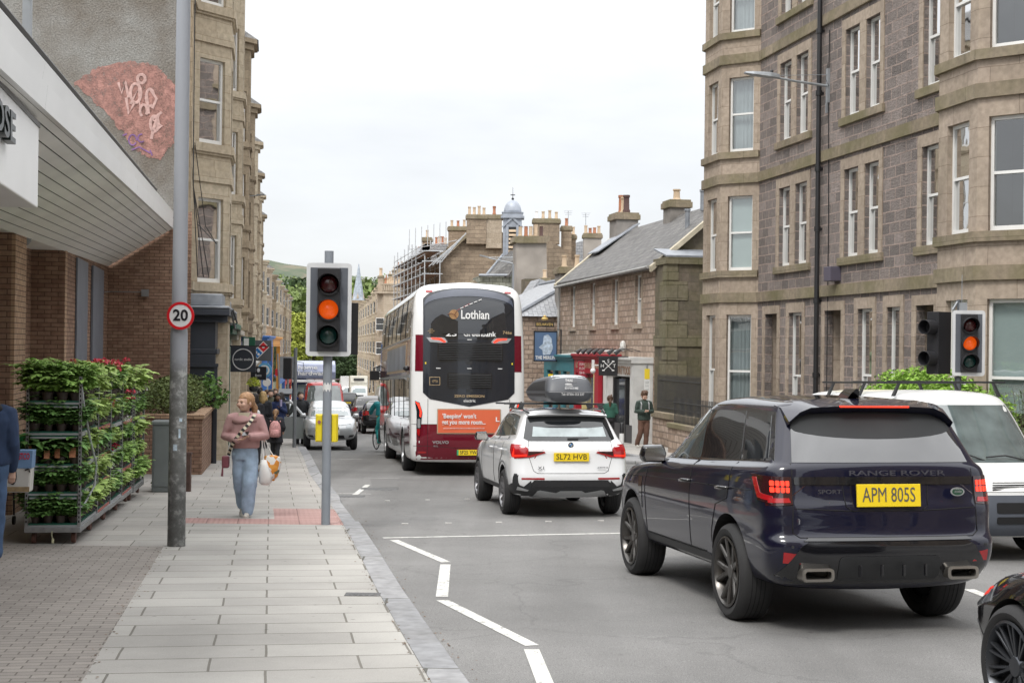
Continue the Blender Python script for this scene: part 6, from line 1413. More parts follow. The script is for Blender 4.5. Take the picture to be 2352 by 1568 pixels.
def mirrors(par,x,y,z,mt,s=1.0,both_=True):
    for sg in ((1,-1) if both_ else (1,)):
        q = MB(); q.rings([[(x+dx*s,sg*(y+dy*s),z+dz*s) for dx,dy,dz in R_] for R_ in ([(-.07,.05,0),(-.07,.25,0),(-.07,.27,.06),(-.07,.25,.15),(-.07,.06,.16),(-.07,.03,.08)],[(.02,.05,-.01),(.02,.26,0),(.02,.29,.06),(.02,.26,.165),(.02,.05,.175),(.02,.02,.08)],[(.10,.10,.03),(.10,.2,.03),(.10,.23,.06),(.10,.2,.12),(.10,.1,.12),(.10,.07,.08)])])
        a = q.build('door_mirror',mt,par,smooth=True,ang=60,bevel=.03); q = MB(); q.prism([(x-.074*s,sg*(y+dy*s),z+dz*s) for dy,dz in ((.06,.015),(.24,.015),(.255,.06),(.24,.135),(.07,.145),(.045,.08))],(-.004,0,0)); q.build('mirror_glass',M_chrome,a); q = MB(); q.tube([(x,sg*(y-.06),z+.0),(x+.01,sg*(y+.1*s),z+.03)],.03,8); q.build('mirror_arm',M_gloss,a)
# ================= the dark blue luxury SUV =================
navy = paint('navy_metallic',(.0045,.005,.018),.0,.3)
RR = car_base('suv','dark navy blue SUV with lit red brake lamps and a yellow number plate, nearest car','car',2.76,11.95,R(11))
wz = lambda f,m,r: [(-1.0,r),(.0,m),(3.0,m),(3.9,f)]
SUVR = [
 dict(z=.34,xf=3.62,xr=-.80,w=wz(.80,.86,.80),cf=.35,cr=.3),
 dict(z=.42,xf=3.78,xr=-.93,w=wz(.86,.93,.90),cf=.35,cr=.28),
 dict(z=.56,xf=3.84,xr=-1.0,w=wz(.90,.955,.955),cf=.35,cr=.22),
 dict(z=.72,xf=3.85,xr=-1.02,w=wz(.91,.965,.96),cf=.35,cr=.22),
 dict(z=.755,xf=3.85,xr=-.99,w=wz(.91,.966,.955),cf=.35,cr=.22),
 dict(z=.80,xf=3.84,xr=-.955,w=wz(.91,.97,.955),cf=.35,cr=.22),
 dict(z=[(-1,1.0),(2.9,.96),(3.9,.86)],xf=3.80,xr=-.955,w=wz(.90,.975,.955),cf=.38,cr=.22,br=.04),
 dict(z=[(-1,1.04),(2.9,1.0),(3.9,.90)],xf=3.79,xr=-.915,w=wz(.90,.965,.95),cf=.38,cr=.22,br=.04),
 dict(z=[(-1,1.26),(2.4,1.14),(3.9,.96)],xf=3.70,xr=-.895,w=wz(.86,.955,.935),cf=.38,cr=.2,br=.04),
 dict(z=[(-1,1.31),(2.4,1.19),(3.2,1.12),(3.7,1.02)],xf=3.50,xr=-.885,w=wz(.78,.925,.90),cf=.4,cr=.2,br=.04),
 dict(z=[(-1,1.335),(1.6,1.24),(2.7,1.19),(3.2,1.13)],xf=2.75,xr=-.87,w=[(-1,.865),(1.5,.87),(3,.80)],cf=.3,cr=.18,br=.05,bf=.2),
 dict(z=[(-1,1.37),(1.6,1.29),(2.5,1.24)],xf=2.35,xr=-.85,w=[(-1,.85),(1.5,.85),(3,.78)],cf=.25,cr=.18,br=.05,bf=.2),
 dict(z=1.53,xf=1.93,xr=-.745,w=[(-1,.79),(1.2,.80),(2,.74)],cf=.25,cr=.18,br=.05,bf=.18),
 dict(z=1.71,xf=1.58,xr=-.62,w=[(-1,.725),(1.0,.74),(1.6,.70)],cf=.25,cr=.18,br=.05,bf=.16),
 dict(z=1.775,xf=1.42,xr=-.60,w=[(-1,.70),(.8,.715),(1.5,.67)],cf=.25,cr=.18,br=.05,bf=.15),
 dict(z=[(-.6,1.80),(.5,1.825),(1.3,1.805)],xf=1.25,xr=-.57,w=[(-1,.64),(.8,.66),(1.5,.60)],cf=.25,cr=.15,br=.05,bf=.12),
 dict(z=[(-.5,1.815),(.4,1.85),(1.0,1.835)],xf=.95,xr=-.4,w=.45,cf=.2,cr=.15,br=.03,bf=.08)]
body,bv = shell('body',SUVR,navy,RR,arches=((0,.42,.455),(2.92,.42,.455)),crown=.012)
wheels(RR,2.92,1.97,.395,.285,.287,'y',mat('dark_graphite_rim',(.10,.095,.09),.28,metal=.8))
# side glass: three panes with black pillars
both('greenhouse_trim',RR,bv,[(2.35,1.235),(1.42,1.755),(.6,1.775),(-.45,1.72),(-.72,1.345),(.8,1.275)],M_gloss,off=.003,skirt=.02)
both('front_window',RR,bv,[(2.13,1.265),(1.46,1.70),(1.12,1.72),(1.02,1.285)],M_cglass2,off=.007)
both('rear_window',RR,bv,[(.96,1.29),(1.04,1.72),(.18,1.72),(-.02,1.32)],M_cglass,off=.007)
both('quarter_window',RR,bv,[(-.08,1.325),(.11,1.715),(-.40,1.69),(-.62,1.36)],M_cglass,off=.007)
for a in 'LR':
    seam(RR,bv,[(2.35,1.19),(2.42,.95),(2.40,.45)],a); seam(RR,bv,[(1.0,1.28),(1.02,.5),(1.0,.42)],a); seam(RR,bv,[(-.02,1.30),(.02,1.0),(.3,.93),(.42,.7),(.44,.5)],a); seam(RR,bv,[(2.36,.5),(.6,.5)],a,.012); seam(RR,bv,[(3.3,1.0),(2.4,1.045),(.5,1.08),(-.5,1.10)],a,.007)
both('sill_trim',RR,bv,[(2.42,.36),(2.40,.49),(.50,.49),(.46,.36)],M_trim,off=.006)
both('fender_vent',RR,bv,[(2.52,1.03),(2.66,1.03),(2.60,.80),(2.53,.72)],M_gloss,off=.005)
for s in (1,-1):
    for x in (1.25,.25): q = MB(); q.tube([(x,s*.965,1.075),(x-.05,s*1.0,1.078),(x-.2,s*1.0,1.082),(x-.25,s*.96,1.085)],[.014,.017,.017,.014],8); q.build('door_handle',M_gloss,RR,smooth=True)
mirrors(RR,1.98,.87,1.20,M_gloss,1.0)
# rear
decal('rear_screen',RR,bv,[(-.74,1.335),(.74,1.335),(.66,1.67),(.55,1.74),(-.55,1.74),(-.66,1.67)],'B',M_mirror,off=.005,g=.07)
decal('dark_upper_glass',RR,bv,[(-.68,1.60)]+[(.0+.68*math.cos(R(180+180*k/12)),1.60-.085*math.sin(R(180*k/12))) for k in range(1,12)]+[(.68,1.60),(.60,1.735),(-.60,1.735)],'B',M_dark,off=.007,g=.07,skirt=.004)
q = MB(); 
for sg in (1,):
    pr = []
    for i in range(17):
        k = -1+i/8; y = k*.70; xb = -.70+.05*k*k; dz = -.03*k*k-.10*max(0,abs(k)-.82)/.18
        pr.append([(xb,y,1.755+dz),(xb-.02,y,1.775+dz),(-.5,y,1.818+dz*.5),(-.35,y,1.828+dz*.4),(-.35,y,1.77+dz),(xb+.05,y,1.725+dz)])
    q.rings(pr)
q.build('roof_spoiler',navy,RR,smooth=True,ang=35)
q = MB(); q.box(-.726,-.69,-.29,.29,1.762,1.775); q.build('high_brake_light',M_redlit,RR)
q = MB(); q.rings([[(-.2+dx,dy*w_,1.835+h_) for dx,dy in ((-.12,-1),(-.12,1),(.1,1),(.1,-1))] for w_,h_ in ((.05,0),(.035,.04),(.012,.075))]); q.v = [Vector((p.x-(p.z-1.835)*1.1,p.y,p.z)) for p in q.v]; q.build('aerial_fin',M_gloss,RR,smooth=True,ang=50)
decal('black_garnish',RR,bv,rr2(-.745,.745,1.165,1.225,.012),'B',M_gloss,off=.008,g=.1)
decal('plate_recess',RR,bv,[(-.36,1.205),(.36,1.205),(.34,1.0),(.29,.965),(-.29,.965),(-.34,1.0)],'B',navy,off=-.002,skirt=.01)
for pts in ([(-.75,1.33),(-.77,.80),(-.72,.765),(.72,.765),(.77,.80),(.75,1.33)],[(-.36,1.21),(-.34,1.0),(-.29,.965),(.29,.965),(.34,1.0),(.36,1.21)],[(-.75,.985),(-.29,.965)],[(.75,.985),(.29,.965)]): seam(RR,bv,pts,'B',.008)
# plates and lettering; right of the picture is -y in the car
bR,bU = Vector((0,-1,0)),Vector((.06,0,1))
plate(RR,(-.965,-.0,1.085),bR,bU,'APM 805S',.53,.175,th_=.16,tw=.44,tmt=mat('grey_plate_text',(.10,.095,.085),.4),bold=0)
fit_text('lettering','RANGE ROVER',RR,Vector((-.938,-.08,1.255)),bR,Vector((.1,0,1)),.056,.80,mat('badge_black_chrome',(.10,.10,.12),.3,metal=.6),.006,.0)
fit_text('lettering','SPORT',RR,Vector((-.968,.49,1.115)),bR,bU,.045,.19,mat('badge_grey',(.09,.09,.1),.3,metal=.5),.004,0)
q = MB(); q.lathe([(0,0),(.045,0),(.045,.008),(0,.008)],(0,0,0),axis='x',seg=24); q.v = [Vector((p.x*-1-.955,p.y*1.3-.58,p.z*.75+1.11)) for p in q.v]; q.build('oval_badge',M_silver,RR); q = MB(); q.lathe([(0,.009),(.036,.009),(.036,.006)],(0,0,0),axis='x',seg=24); q.v = [Vector((p.x*-1-.955,p.y*1.3-.58,p.z*.75+1.11)) for p in q.v]; q.build('badge_field',mat('badge_green',(.02,.07,.04),.4),RR)
fit_text('lettering','LAND-\n-ROVER',RR,Vector((-.966,-.58,1.12)),bR,bU,.022,.065,M_silver,.001,.004)
for s in (1,-1):
    W_ = decal('tail_lamp',RR,bv,[(s*.765,1.225),(s*.94,1.225),(s*.94,1.0),(s*.765,1.015)],'B',M_drk,off=.01,g=.05,skirt=.02)
    sd = decal('tail_lamp_side',RR,bv,[(-.93,1.01),(-.93,1.225),(-.45,1.235),(-.60,1.20),(-.66,1.04)],'L' if s > 0 else 'R',M_drk,off=.008,g=.05)
    decal('red_outline',W_,bv,[(s*.79,1.065),(s*.93,1.06),(s*.93,1.025),(s*.78,1.03)],'B',M_redlit if False else M_red,off=.016,g=.05)
    decal('red_outline',sd,bv,[(-.92,1.06),(-.92,1.03),(-.66,1.06),(-.52,1.21),(-.6,1.215),(-.7,1.10)],'L' if s > 0 else 'R',M_red,off=.012,g=.05)
    for i in range(4):
        for j in range(2): decal('brake_element',W_,bv,rr2(s*(.795+i*.035)-.0125,s*(.795+i*.035)+.0125,1.105+j*.05,1.145+j*.05,.006),'B',M_redlit,off=.015,g=.04,skirt=.008)
    decal('rear_reflector',RR,bv,[(s*.66,.63),(s*.85,.655),(s*.85,.57),(s*.69,.565)],'B',M_red,off=.006)
    # exhaust
    q = MB(); cx = s*.60; ro = [(a,b) for a,b in rr2(cx-.13,cx+.13,.435,.535,.03)]; ri = [(a,b) for a,b in rr2(cx-.105,cx+.105,.455,.515,.02)]
    q.rings([[(-.90,a,b) for a,b in ro],[(-1.012,a,b) for a,b in ro],[(-1.015,a,b) for a,b in ri],[(-.92,a,b) for a,b in ri]]); q.build('exhaust_tip',mat('brushed_exhaust',(.35,.33,.30),.35,metal=.9),RR,smooth=True,ang=30)
    q = MB(); q.box(-.925,-.915,cx-.1,cx+.1,.455,.515); q.build('exhaust_throat',M_seam,RR)
decal('lower_bumper',RR,bv,[(-.93,.40),(.93,.40),(.82,.56),(.72,.70),(.66,.735),(-.66,.735),(-.72,.70),(-.82,.56)],'B',M_gloss,off=.008,g=.08,skirt=.02)
decal('skid_panel',RR,bv,rr2(-.42,.42,.43,.62,.04),'B',M_trim,off=.018,g=.1,skirt=.012)
for i in range(4): q = MB(); q.box(-1.045,-1.02,-.28+i*.18,-.26+i*.18,.47,.56); q.build('diffuser_fin',M_gloss,RR,bevel=.005)
decal('bumper_step',RR,bv,[(-.70,.742),(.70,.742),(.66,.765),(-.66,.765)],'B',M_gloss,off=.012,g=.1)
for s in (1,-1):
    for y in (.8,): q = MB(); q.lathe([(0,0),(.012,0),(.012,.004)],(0,0,0),axis='x',seg=12); q.v = [Vector((-p.x-.99,p.y+s*y,p.z+.70)) for p in q.v]; q.build('parking_sensor',M_trim,RR)
decal('roof_panel',RR,bv,[(-.45,-.56),(-.45,.56),(1.15,.58),(1.38,.3),(1.38,-.3),(1.15,-.58)],'T',M_gloss,off=.003,g=.1,skirt=.003)
decal('windscreen',RR,bv,[(-.70,1.25),(.70,1.25),(.62,1.68),(-.62,1.68)],'F',M_cglass2,off=.005); two('headlamp',RR,bv,[(.5,.88),(.85,.90),(.87,.99),(.55,.97)],'F',M_lamp,off=.006); decal('grille',RR,bv,rr2(-.45,.45,.74,.96,.03),'F',M_gloss,off=.006)
# driver's things inside: seen through the opened front side glass in the photo, here head rest shapes behind dark glass are left out

# ================= white compact SUV with roof box =================
whp = paint('white_car_paint',(.74,.75,.76),.0,.22)
XC = car_base('suv','white compact SUV with a black roof box and yellow number plate behind the bus','car',.76,21.75,R(9.5))
wx = lambda f,m,r: [(-.9,r),(.0,m),(2.6,m),(3.5,f)]
XR = [dict(z=.30,xf=3.40,xr=-.72,w=wx(.74,.80,.76),cf=.3,cr=.25),dict(z=.36,xf=3.52,xr=-.82,w=wx(.80,.87,.85),cf=.3,cr=.25),dict(z=.5,xf=3.58,xr=-.87,w=wx(.84,.90,.89),cf=.3,cr=.2),
 dict(z=.62,xf=3.59,xr=-.88,w=wx(.85,.91,.90),cf=.3,cr=.2),dict(z=.70,xf=3.58,xr=-.86,w=wx(.85,.912,.90),cf=.3,cr=.2),dict(z=[(-.9,.88),(3.5,.78)],xf=3.56,xr=-.83,w=wx(.84,.915,.90),cf=.34,cr=.22),
 dict(z=[(-.9,1.02),(2.4,.96),(3.5,.86)],xf=3.50,xr=-.835,w=wx(.82,.91,.895),cf=.36,cr=.22),dict(z=[(-.9,1.10),(2.2,1.03),(3.4,.92)],xf=3.40,xr=-.78,w=wx(.76,.895,.86),cf=.36,cr=.22),
 dict(z=[(-.9,1.15),(2.2,1.08),(3.1,.99)],xf=3.15,xr=-.755,w=wx(.70,.86,.82),cf=.36,cr=.2),dict(z=[(-.9,1.17),(1.6,1.11),(2.6,1.07)],xf=2.5,xr=-.74,w=[(-1,.80),(1.5,.815),(2.6,.72)],cf=.26,cr=.16,bf=.18),
 dict(z=[(-.9,1.22),(2.2,1.15)],xf=2.2,xr=-.71,w=[(-1,.78),(1.5,.79),(2.6,.70)],cf=.25,cr=.16,bf=.18),dict(z=1.38,xf=1.75,xr=-.60,w=[(-1,.70),(1.2,.725),(2,.66)],cf=.24,cr=.16,bf=.16),
 dict(z=[(-.6,1.52),(1.4,1.52)],xf=1.38,xr=-.50,w=[(-1,.63),(1.0,.665),(1.6,.62)],cf=.24,cr=.14,bf=.14),dict(z=[(-.5,1.555),(.6,1.575),(1.2,1.56)],xf=1.22,xr=-.50,w=[(-1,.58),(1.0,.62),(1.6,.58)],cf=.22,cr=.12,bf=.12),dict(z=[(-.4,1.59),(.5,1.61),(1,1.6)],xf=.95,xr=-.35,w=.42,cf=.2,cr=.12,bf=.08,br=.03)]
for r_ in XR: r_['w'] = [(a,b*.975) for a,b in r_['w']] if isinstance(r_['w'],list) else r_['w']*.975
body,xb = shell('body',XR,whp,XC,arches=((0,.36,.40),(2.69,.36,.40)),crown=.012)
wheels(XC,2.69,1.79,.345,.235,.235,'10',mat('grey_rim',(.22,.22,.23),.35,metal=.7))
both('side_window_trim',XC,xb,[(2.2,1.14),(1.30,1.50),(.4,1.525),(-.15,1.49),(-.42,1.22),(.6,1.17)],M_gloss,off=.003,skirt=.02)
both('front_window',XC,xb,[(1.95,1.16),(1.32,1.455),(.95,1.475),(.88,1.175)],M_cglass2,off=.006); both('rear_window',XC,xb,[(.82,1.18),(.89,1.475),(.2,1.475),(.05,1.20)],M_cglass2,off=.006); both('quarter_window',XC,xb,[(0,1.205),(.14,1.47),(-.13,1.455),(-.34,1.235)],M_cglass2,off=.006)
both('arch_trim',XC,xb,arch_pts(0,.36,.39,.455,-8,188),M_trim,off=.008,g=.5); both('arch_trim',XC,xb,arch_pts(2.69,.36,.39,.455,-8,188),M_trim,off=.008,g=.5)
both('sill_cladding',XC,xb,[(2.28,.31),(2.28,.43),(.44,.43),(.44,.31)],M_trim,off=.01)
for a in 'LR':
    seam(XC,xb,[(2.1,1.1),(2.2,.8),(2.15,.45)],a); seam(XC,xb,[(.86,1.17),(.9,.6),(.86,.45)],a); seam(XC,xb,[(.0,1.19),(.1,.9),(.38,.7),(.45,.45)],a)
for s in (1,-1):
    for x in (1.1,.15): q = MB(); q.tube([(x,s*.905,.985),(x-.04,s*.935,.985),(x-.18,s*.935,.99),(x-.22,s*.905,.99)],.013,8); q.build('door_handle',whp,XC,smooth=True)
mirrors(XC,1.85,.82,1.06,M_gloss,.85)
decal('rear_screen',XC,xb,[(-.69,1.17),(-.62,1.135),(.62,1.135),(.69,1.17),(.60,1.49),(.34,1.515),(-.34,1.515),(-.60,1.49)],'B',M_cglass,off=.005,g=.06,skirt=.015)
decal('rear_glass_reflection',XC,xb,[(-.56,1.20),(.56,1.20),(.53,1.345),(.30,1.325),(-.30,1.325),(-.53,1.345)],'B',mat('pale_reflecting_glass',(.30,.36,.37),.05,spec=.9,coat=1,var=.3,vs=5),off=.008,g=.06,skirt=.004)  # pale reflection put into the colour of the lower rear glass
q = MB(); pr = []
for i in range(13): k = -1+i/6; y = k*.60; xb_ = -.60+.06*k*k; dz = -.02*k*k; pr.append([(xb_,y,1.515+dz),(xb_-.02,y,1.53+dz),(-.45,y,1.562+dz),(-.3,y,1.572+dz),(-.3,y,1.53+dz),(xb_+.05,y,1.50+dz)])
q.rings(pr); q.build('roof_spoiler',whp,XC,smooth=True,ang=35)
q = MB(); q.tube([(-.735,-.02,1.165),(-.725,-.2,1.17),(-.70,-.42,1.185)],[.02,.016,.008],6); q.box(-.76,-.70,-.12,.04,1.145,1.18); q.build('rear_wiper',M_trim,XC)
for s in (1,-1):
    W_ = decal('tail_lamp',XC,xb,[(s*.38,.965),(s*.60,.90),(s*.875,.875),(s*.875,1.085),(s*.645,1.04),(s*.63,.985),(s*.40,.985)],'B',M_red,off=.012,g=.05,skirt=.02)
    decal('tail_lamp_side',XC,xb,[(-.81,.88),(-.81,1.085),(-.55,1.09),(-.60,.99),(-.68,.90)],'L' if s > 0 else 'R',M_red,off=.008,g=.05)
    decal('lamp_signature_and_glint',W_,xb,[(s*.66,.915),(s*.86,.90),(s*.86,1.06),(s*.835,1.06),(s*.835,.93),(s*.66,.94)],'B',mat('glowing_red_lamp',(.6,.015,.012),.2,emit=(1,.03,.01),es=.5),off=.017,g=.05,skirt=.006)
    decal('lamp_smoke',W_,xb,[(s*.42,.972),(s*.64,.925),(s*.64,.985),(s*.42,.985)],'B',M_drk,off=.016,g=.05,skirt=.006)
    decal('rear_reflector',XC,xb,rr2(min(s*.40,s*.74),max(s*.40,s*.74),.575,.60,.01),'B',M_red,off=.006)
    decal('bumper_corner',XC,xb,[(s*.83,.33),(s*.84,.66),(s*.80,.66),(s*.78,.50),(s*.70,.47),(s*.60,.56),(s*.58,.33)],'B',M_trim,off=.014,skirt=.03,g=.03)
    decal('silver_winglet',XC,xb,[(s*.80,.42),(s*.79,.47),(s*.63,.42),(s*.65,.40)],'B',M_silver,off=.024,g=.04)
both('bumper_side_trim',XC,xb,[(-.78,.33),(-.80,.64),(-.76,.64),(-.72,.52),(-.44,.46),(-.42,.33)],M_trim,off=.012,g=.04)
decal('rear_diffuser',XC,xb,[(-.60,.32),(.60,.32),(.62,.50),(.55,.565),(-.55,.565),(-.62,.50)],'B',M_trim,off=.012,skirt=.02,g=.08); decal('diffuser_upper',XC,xb,[(-.60,.46),(.60,.46),(.55,.565),(-.55,.565)],'B',M_gloss,off=.016,g=.08)
decal('skid_plate',XC,xb,[(-.56,.315),(.56,.315),(.50,.405),(.46,.415),(.22,.375),(.16,.405),(-.16,.405),(-.22,.375),(-.46,.415),(-.50,.405)],'B',M_silver,off=.022,skirt=.02,g=.08)
for pts in ([(-.62,1.13),(-.64,.95),(-.56,.70),(-.50,.665),(.50,.665),(.56,.70),(.64,.95),(.62,1.13)],): seam(XC,xb,pts,'B',.007)
plate(XC,(-.862,-.0,.905),bR,Z,'SL72 HVB',.53,.125,th_=.115,tw=.46,bold=0)
q = MB(); q.lathe([(0,0),(.04,0),(.04,.01),(0,.012)],(0,0,0),axis='x',seg=24); q.v = [Vector((-p.x-.80,p.y,p.z+1.08)) for p in q.v]; bd_ = q.build('round_badge',M_gloss,XC)
q = MB(); q.lathe([(0,.0125),(.026,.0125)],(0,0,0),axis='x',seg=24); q.f = [f for f in q.f]; q.v = [Vector((-p.x-.80,p.y,p.z+1.08)) for p in q.v]; q.build('badge_white',white,bd_)
for s in (1,-1): q = MB(); n_ = 6; q.add([(-.8138,0,1.08)]+[(-.8138,-s*.024*math.cos(R(90*k/n_)),1.08+s*.024*math.sin(R(90*k/n_))) for k in range(n_+1)],[tuple([0]+list(range(1,n_+2)))]); q.build('badge_blue',MATS['tile_blue'],bd_)
fit_text('lettering','X1',XC,Vector((-.868,.45,.745)),bR,Z,.06,.09,M_trim,.004,.004); fit_text('lettering','sDRIVE18i',XC,Vector((-.868,-.47,.75)),bR,Z,.035,.16,M_trim,.003,.002)
for s in (1,-1):
    q = MB(); q.tube([(1.05,s*.60,1.56),(.6,s*.64,1.60),(-.2,s*.62,1.595),(-.5,s*.58,1.545)],.016,8); q.build('roof_rail',M_gloss,XC,smooth=True)
decal('windscreen',XC,xb,[(-.62,1.12),(.62,1.12),(.54,1.52),(-.54,1.52)],'F',M_cglass2,off=.005); two('headlamp',XC,xb,[(.45,.78),(.75,.80),(.76,.88),(.5,.86)],'F',M_lamp,off=.006)
BARS = car_base('roof_bars','pair of black cross bars on the roof of the white compact SUV','roof bars',.76,21.75,R(9.5)); q = MB()
for x in (.75,-.05):
    q.box(x-.03,x+.03,-.68,.88,1.665,1.69)
    for s in (1,-1): q.prism([(x-.05,s*.60,1.60),(x+.05,s*.60,1.60),(x+.04,s*.57,1.67),(x-.04,s*.57,1.67)],(0,s*.07,0))
q.build('bar',M_trim,BARS,bevel=.006)
# the roof box: a tapered pod, off to the right of the roof
RB = car_base('roof_box','black roof box with pale lid and white hire notice on the white SUV','roof box',.76,21.75,R(9.5))
RBR = [dict(z=1.70,xf=1.25,xr=-.72,w=.27,cf=.3,cr=.12,bf=.2,br=.03),dict(z=1.735,xf=1.38,xr=-.77,w=.375,cf=.4,cr=.12,bf=.2,br=.03),dict(z=1.85,xf=1.48,xr=-.80,w=.415,cf=.45,cr=.12,bf=.2,br=.04),dict(z=1.862,xf=1.48,xr=-.80,w=.42,cf=.45,cr=.12,bf=.2,br=.04),dict(z=1.89,xf=1.45,xr=-.79,w=.415,cf=.45,cr=.12,bf=.2,br=.04),dict(z=[(-.8,2.02),(1.4,1.97)],xf=1.2,xr=-.73,w=.385,cf=.4,cr=.14,bf=.2,br=.04),dict(z=[(-.7,2.085),(1.2,2.03)],xf=.95,xr=-.66,w=.34,cf=.35,cr=.15,bf=.15,br=.04),dict(z=[(-.7,2.115),(1.2,2.05)],xf=.7,xr=-.56,w=.27,cf=.3,cr=.15,bf=.12,br=.03)]
piv = bpy.data.objects.new('pod',None)
pod,pb = shell('lower_shell',RBR,mat('graphite_plastic',(.075,.08,.09),.45,var=.05),RB,crown=.015)
decal('lid_top',RB,pb,[(-.66,-.30),(-.66,.30),(.7,.26),(.9,0),(.7,-.26)],'T',mat('pale_lid',(.55,.58,.6),.3,coat=.5),off=.003,g=.08)
for a in 'LR': decal('side_panel',RB,pb,[(-.62,1.88),(-.45,2.03),(.5,2.0),(1.1,1.9),(1.1,1.74),(-.5,1.74)],a,M_trim,off=.004,g=.08)
decal('maker_panel',RB,pb,rr2(-.12,.05,2.0,2.06,.008),'B',M_gloss,off=.004); tR = Vector((0,-1,0)); tU = Vector((.25,0,1))
q = MB(); q.box(-.845,-.835,-.40,.40,1.855,1.859); q.build('lid_seam',mat('pale_seam',(.5,.5,.5),.5),RB)
wgt = mat('box_lettering',(.7,.7,.7),.5)
fit_text('lettering','THULE',RB,Vector((-.785,.035,2.03)),tR,tU,.05,.13,wgt,.002,.02); fit_text('lettering','ROOF BOX HIRE',RB,Vector((-.832,.0,1.915)),tR,tU,.04,.23,wgt,.002,.015); fit_text('lettering','LOTHIAN',RB,Vector((-.822,.04,1.95)),tR,tU,.028,.13,wgt,.002)
fit_text('lettering','Tel: 07306 053 237',RB,Vector((-.842,-.02,1.825)),tR,Vector((-.1,0,1)),.05,.40,wgt,.002,.006)
q = MB(); q.sph((-.82,.05,1.975),(.004,.07,.012),10,6); q.build('car_emblem',wgt,RB)
for c in RB.children: c.location = (0,-.0,.0); c.scale = (1,.86,1)
# ================= double deck bus =================
BH = R(9); bx,bD = -.905,30.95
BUS = thing('double_decker_bus','white and maroon double decker bus seen from behind with an orange advert','bus',(bx,bD,gz(bD)),0); BUS.rotation_euler = (0,math.atan(SLOPE)*math.cos(BH),R(90)+BH)
bwh = paint('bus_white',(.76,.76,.75),0,.25); bmr = paint('bus_maroon',(.15,.006,.018),.1,.2); bgl = glassy('bus_glass',(.012,.014,.018),.02,.8); bgr = mat('bus_graphite',(.012,.015,.022),.18,coat=.6)
sgl = glassy('bus_side_glass',(.03,.033,.03),.02,1.0)
BL = 10.9
def bring(z,w,xr,xf,cr=.22,br=.10): return dict(z=z,xf=xf,xr=xr,w=w,cf=.3,cr=cr,bf=.1,br=br,ns=11)
BR_ = [bring(.30,1.18,.16,BL-.1),bring(.34,1.24,.06,BL),bring(.75,1.265,.0,BL),bring(.78,1.265,.0,BL),bring(1.2,1.268,.0,BL),bring(1.95,1.27,.02,BL),bring(2.6,1.265,.05,BL),bring(2.95,1.255,.07,BL),bring(3.4,1.235,.10,BL-.05),bring(3.8,1.205,.16,BL-.1),bring(4.0,1.17,.22,BL-.15,.2),bring(4.14,1.08,.32,BL-.25,.2),bring(4.22,.88,.45,BL-.4,.2),bring(4.26,.5,.8,BL-.8,.2)]
bbody,bb = shell('body',BR_,bwh,BUS,arches=((2.35,.47,.56),(8.2,.47,.56)),crown=.04,arch_w=.4)
# side bands
for a in 'LR':
    decal('upper_window_band',BUS,bb,[(.30,3.05),(BL-.5,3.05),(BL-.6,3.95),(.42,3.95)],a,sgl,off=.006,g=.5)
    decal('maroon_side_band',BUS,bb,[(.05,2.22),(BL-.05,2.22),(BL-.05,3.0),(.06,3.0)],a,bmr,off=.004,g=.5)
    decal('lower_window_band',BUS,bb,[(.55,1.22),(BL-.8,1.22),(BL-.8,2.14),(.55,2.14)],a,sgl,off=.006,g=.5)
    decal('maroon_skirt',BUS,bb,[(.06,.36),(1.72,.36),(1.75,.62),(1.95,1.12),(.06,1.12)],a,bmr,off=.004,g=.5); decal('maroon_skirt',BUS,bb,[(2.98,.36),(7.55,.36),(7.6,.62),(7.8,1.12),(2.75,1.12),(2.95,.62)],a,bmr,off=.004,g=.5)
    for x in (1.9,3.3,4.7,6.1,7.5,8.9): seam(BUS,bb,[(x,3.06),(x,3.94)],a,.03,'pillar'); seam(BUS,bb,[(x,1.23),(x,2.13)],a,.03,'pillar')
    decal('advert_frame',BUS,bb,rr2(1.4,7.4,2.28,2.95,.03),a,mat('bronze_frame',(.4,.3,.2),.4),off=.02,g=1); decal('side_advert',BUS,bb,rr2(1.48,7.32,2.34,2.89,.02),a,mat('grey_advert',(.22,.24,.28),.3,var=.5,vs=1.3),off=.026,g=1)
    decal('lower_body_strip',BUS,bb,[(.06,2.16),(BL-.1,2.16),(BL-.1,2.21),(.06,2.21)],a,M_silver,off=.009,g=.6); decal('upper_body_strip',BUS,bb,[(.06,3.0),(BL-.1,3.0),(BL-.1,3.04),(.06,3.04)],a,M_silver,off=.009,g=.6)
    for x,w_ in ((.75,.5),(2.6,.8),(5.2,.8),(7.0,.8)): decal('opening_vent',BUS,bb,rr2(x,x+w_,1.9,2.09,.02) if x < 3 else rr2(x,x+w_,3.72,3.9,.02),a,M_gloss,off=.012,g=1)
wheels(BUS,5.85,2.5,.48,.28,.28,'8',M_silver)
for c in list(BUS.children):
    if c.name.startswith('wheel'): c.location.x += 2.35
q = MB(); q.box(BL-.3,BL-.15,1.28,1.55,2.15,2.42); q.tube([(BL-.25,1.2,2.6),(BL-.22,1.42,2.5),(BL-.22,1.42,2.4)],.02,6); q.build('rear_view_mirror',M_black,BUS,bevel=.03)
q = MB(); q.sph((.7,1.32,2.35),(.12,.08,.06),10,6); q.build('side_camera',M_black,BUS,smooth=True)
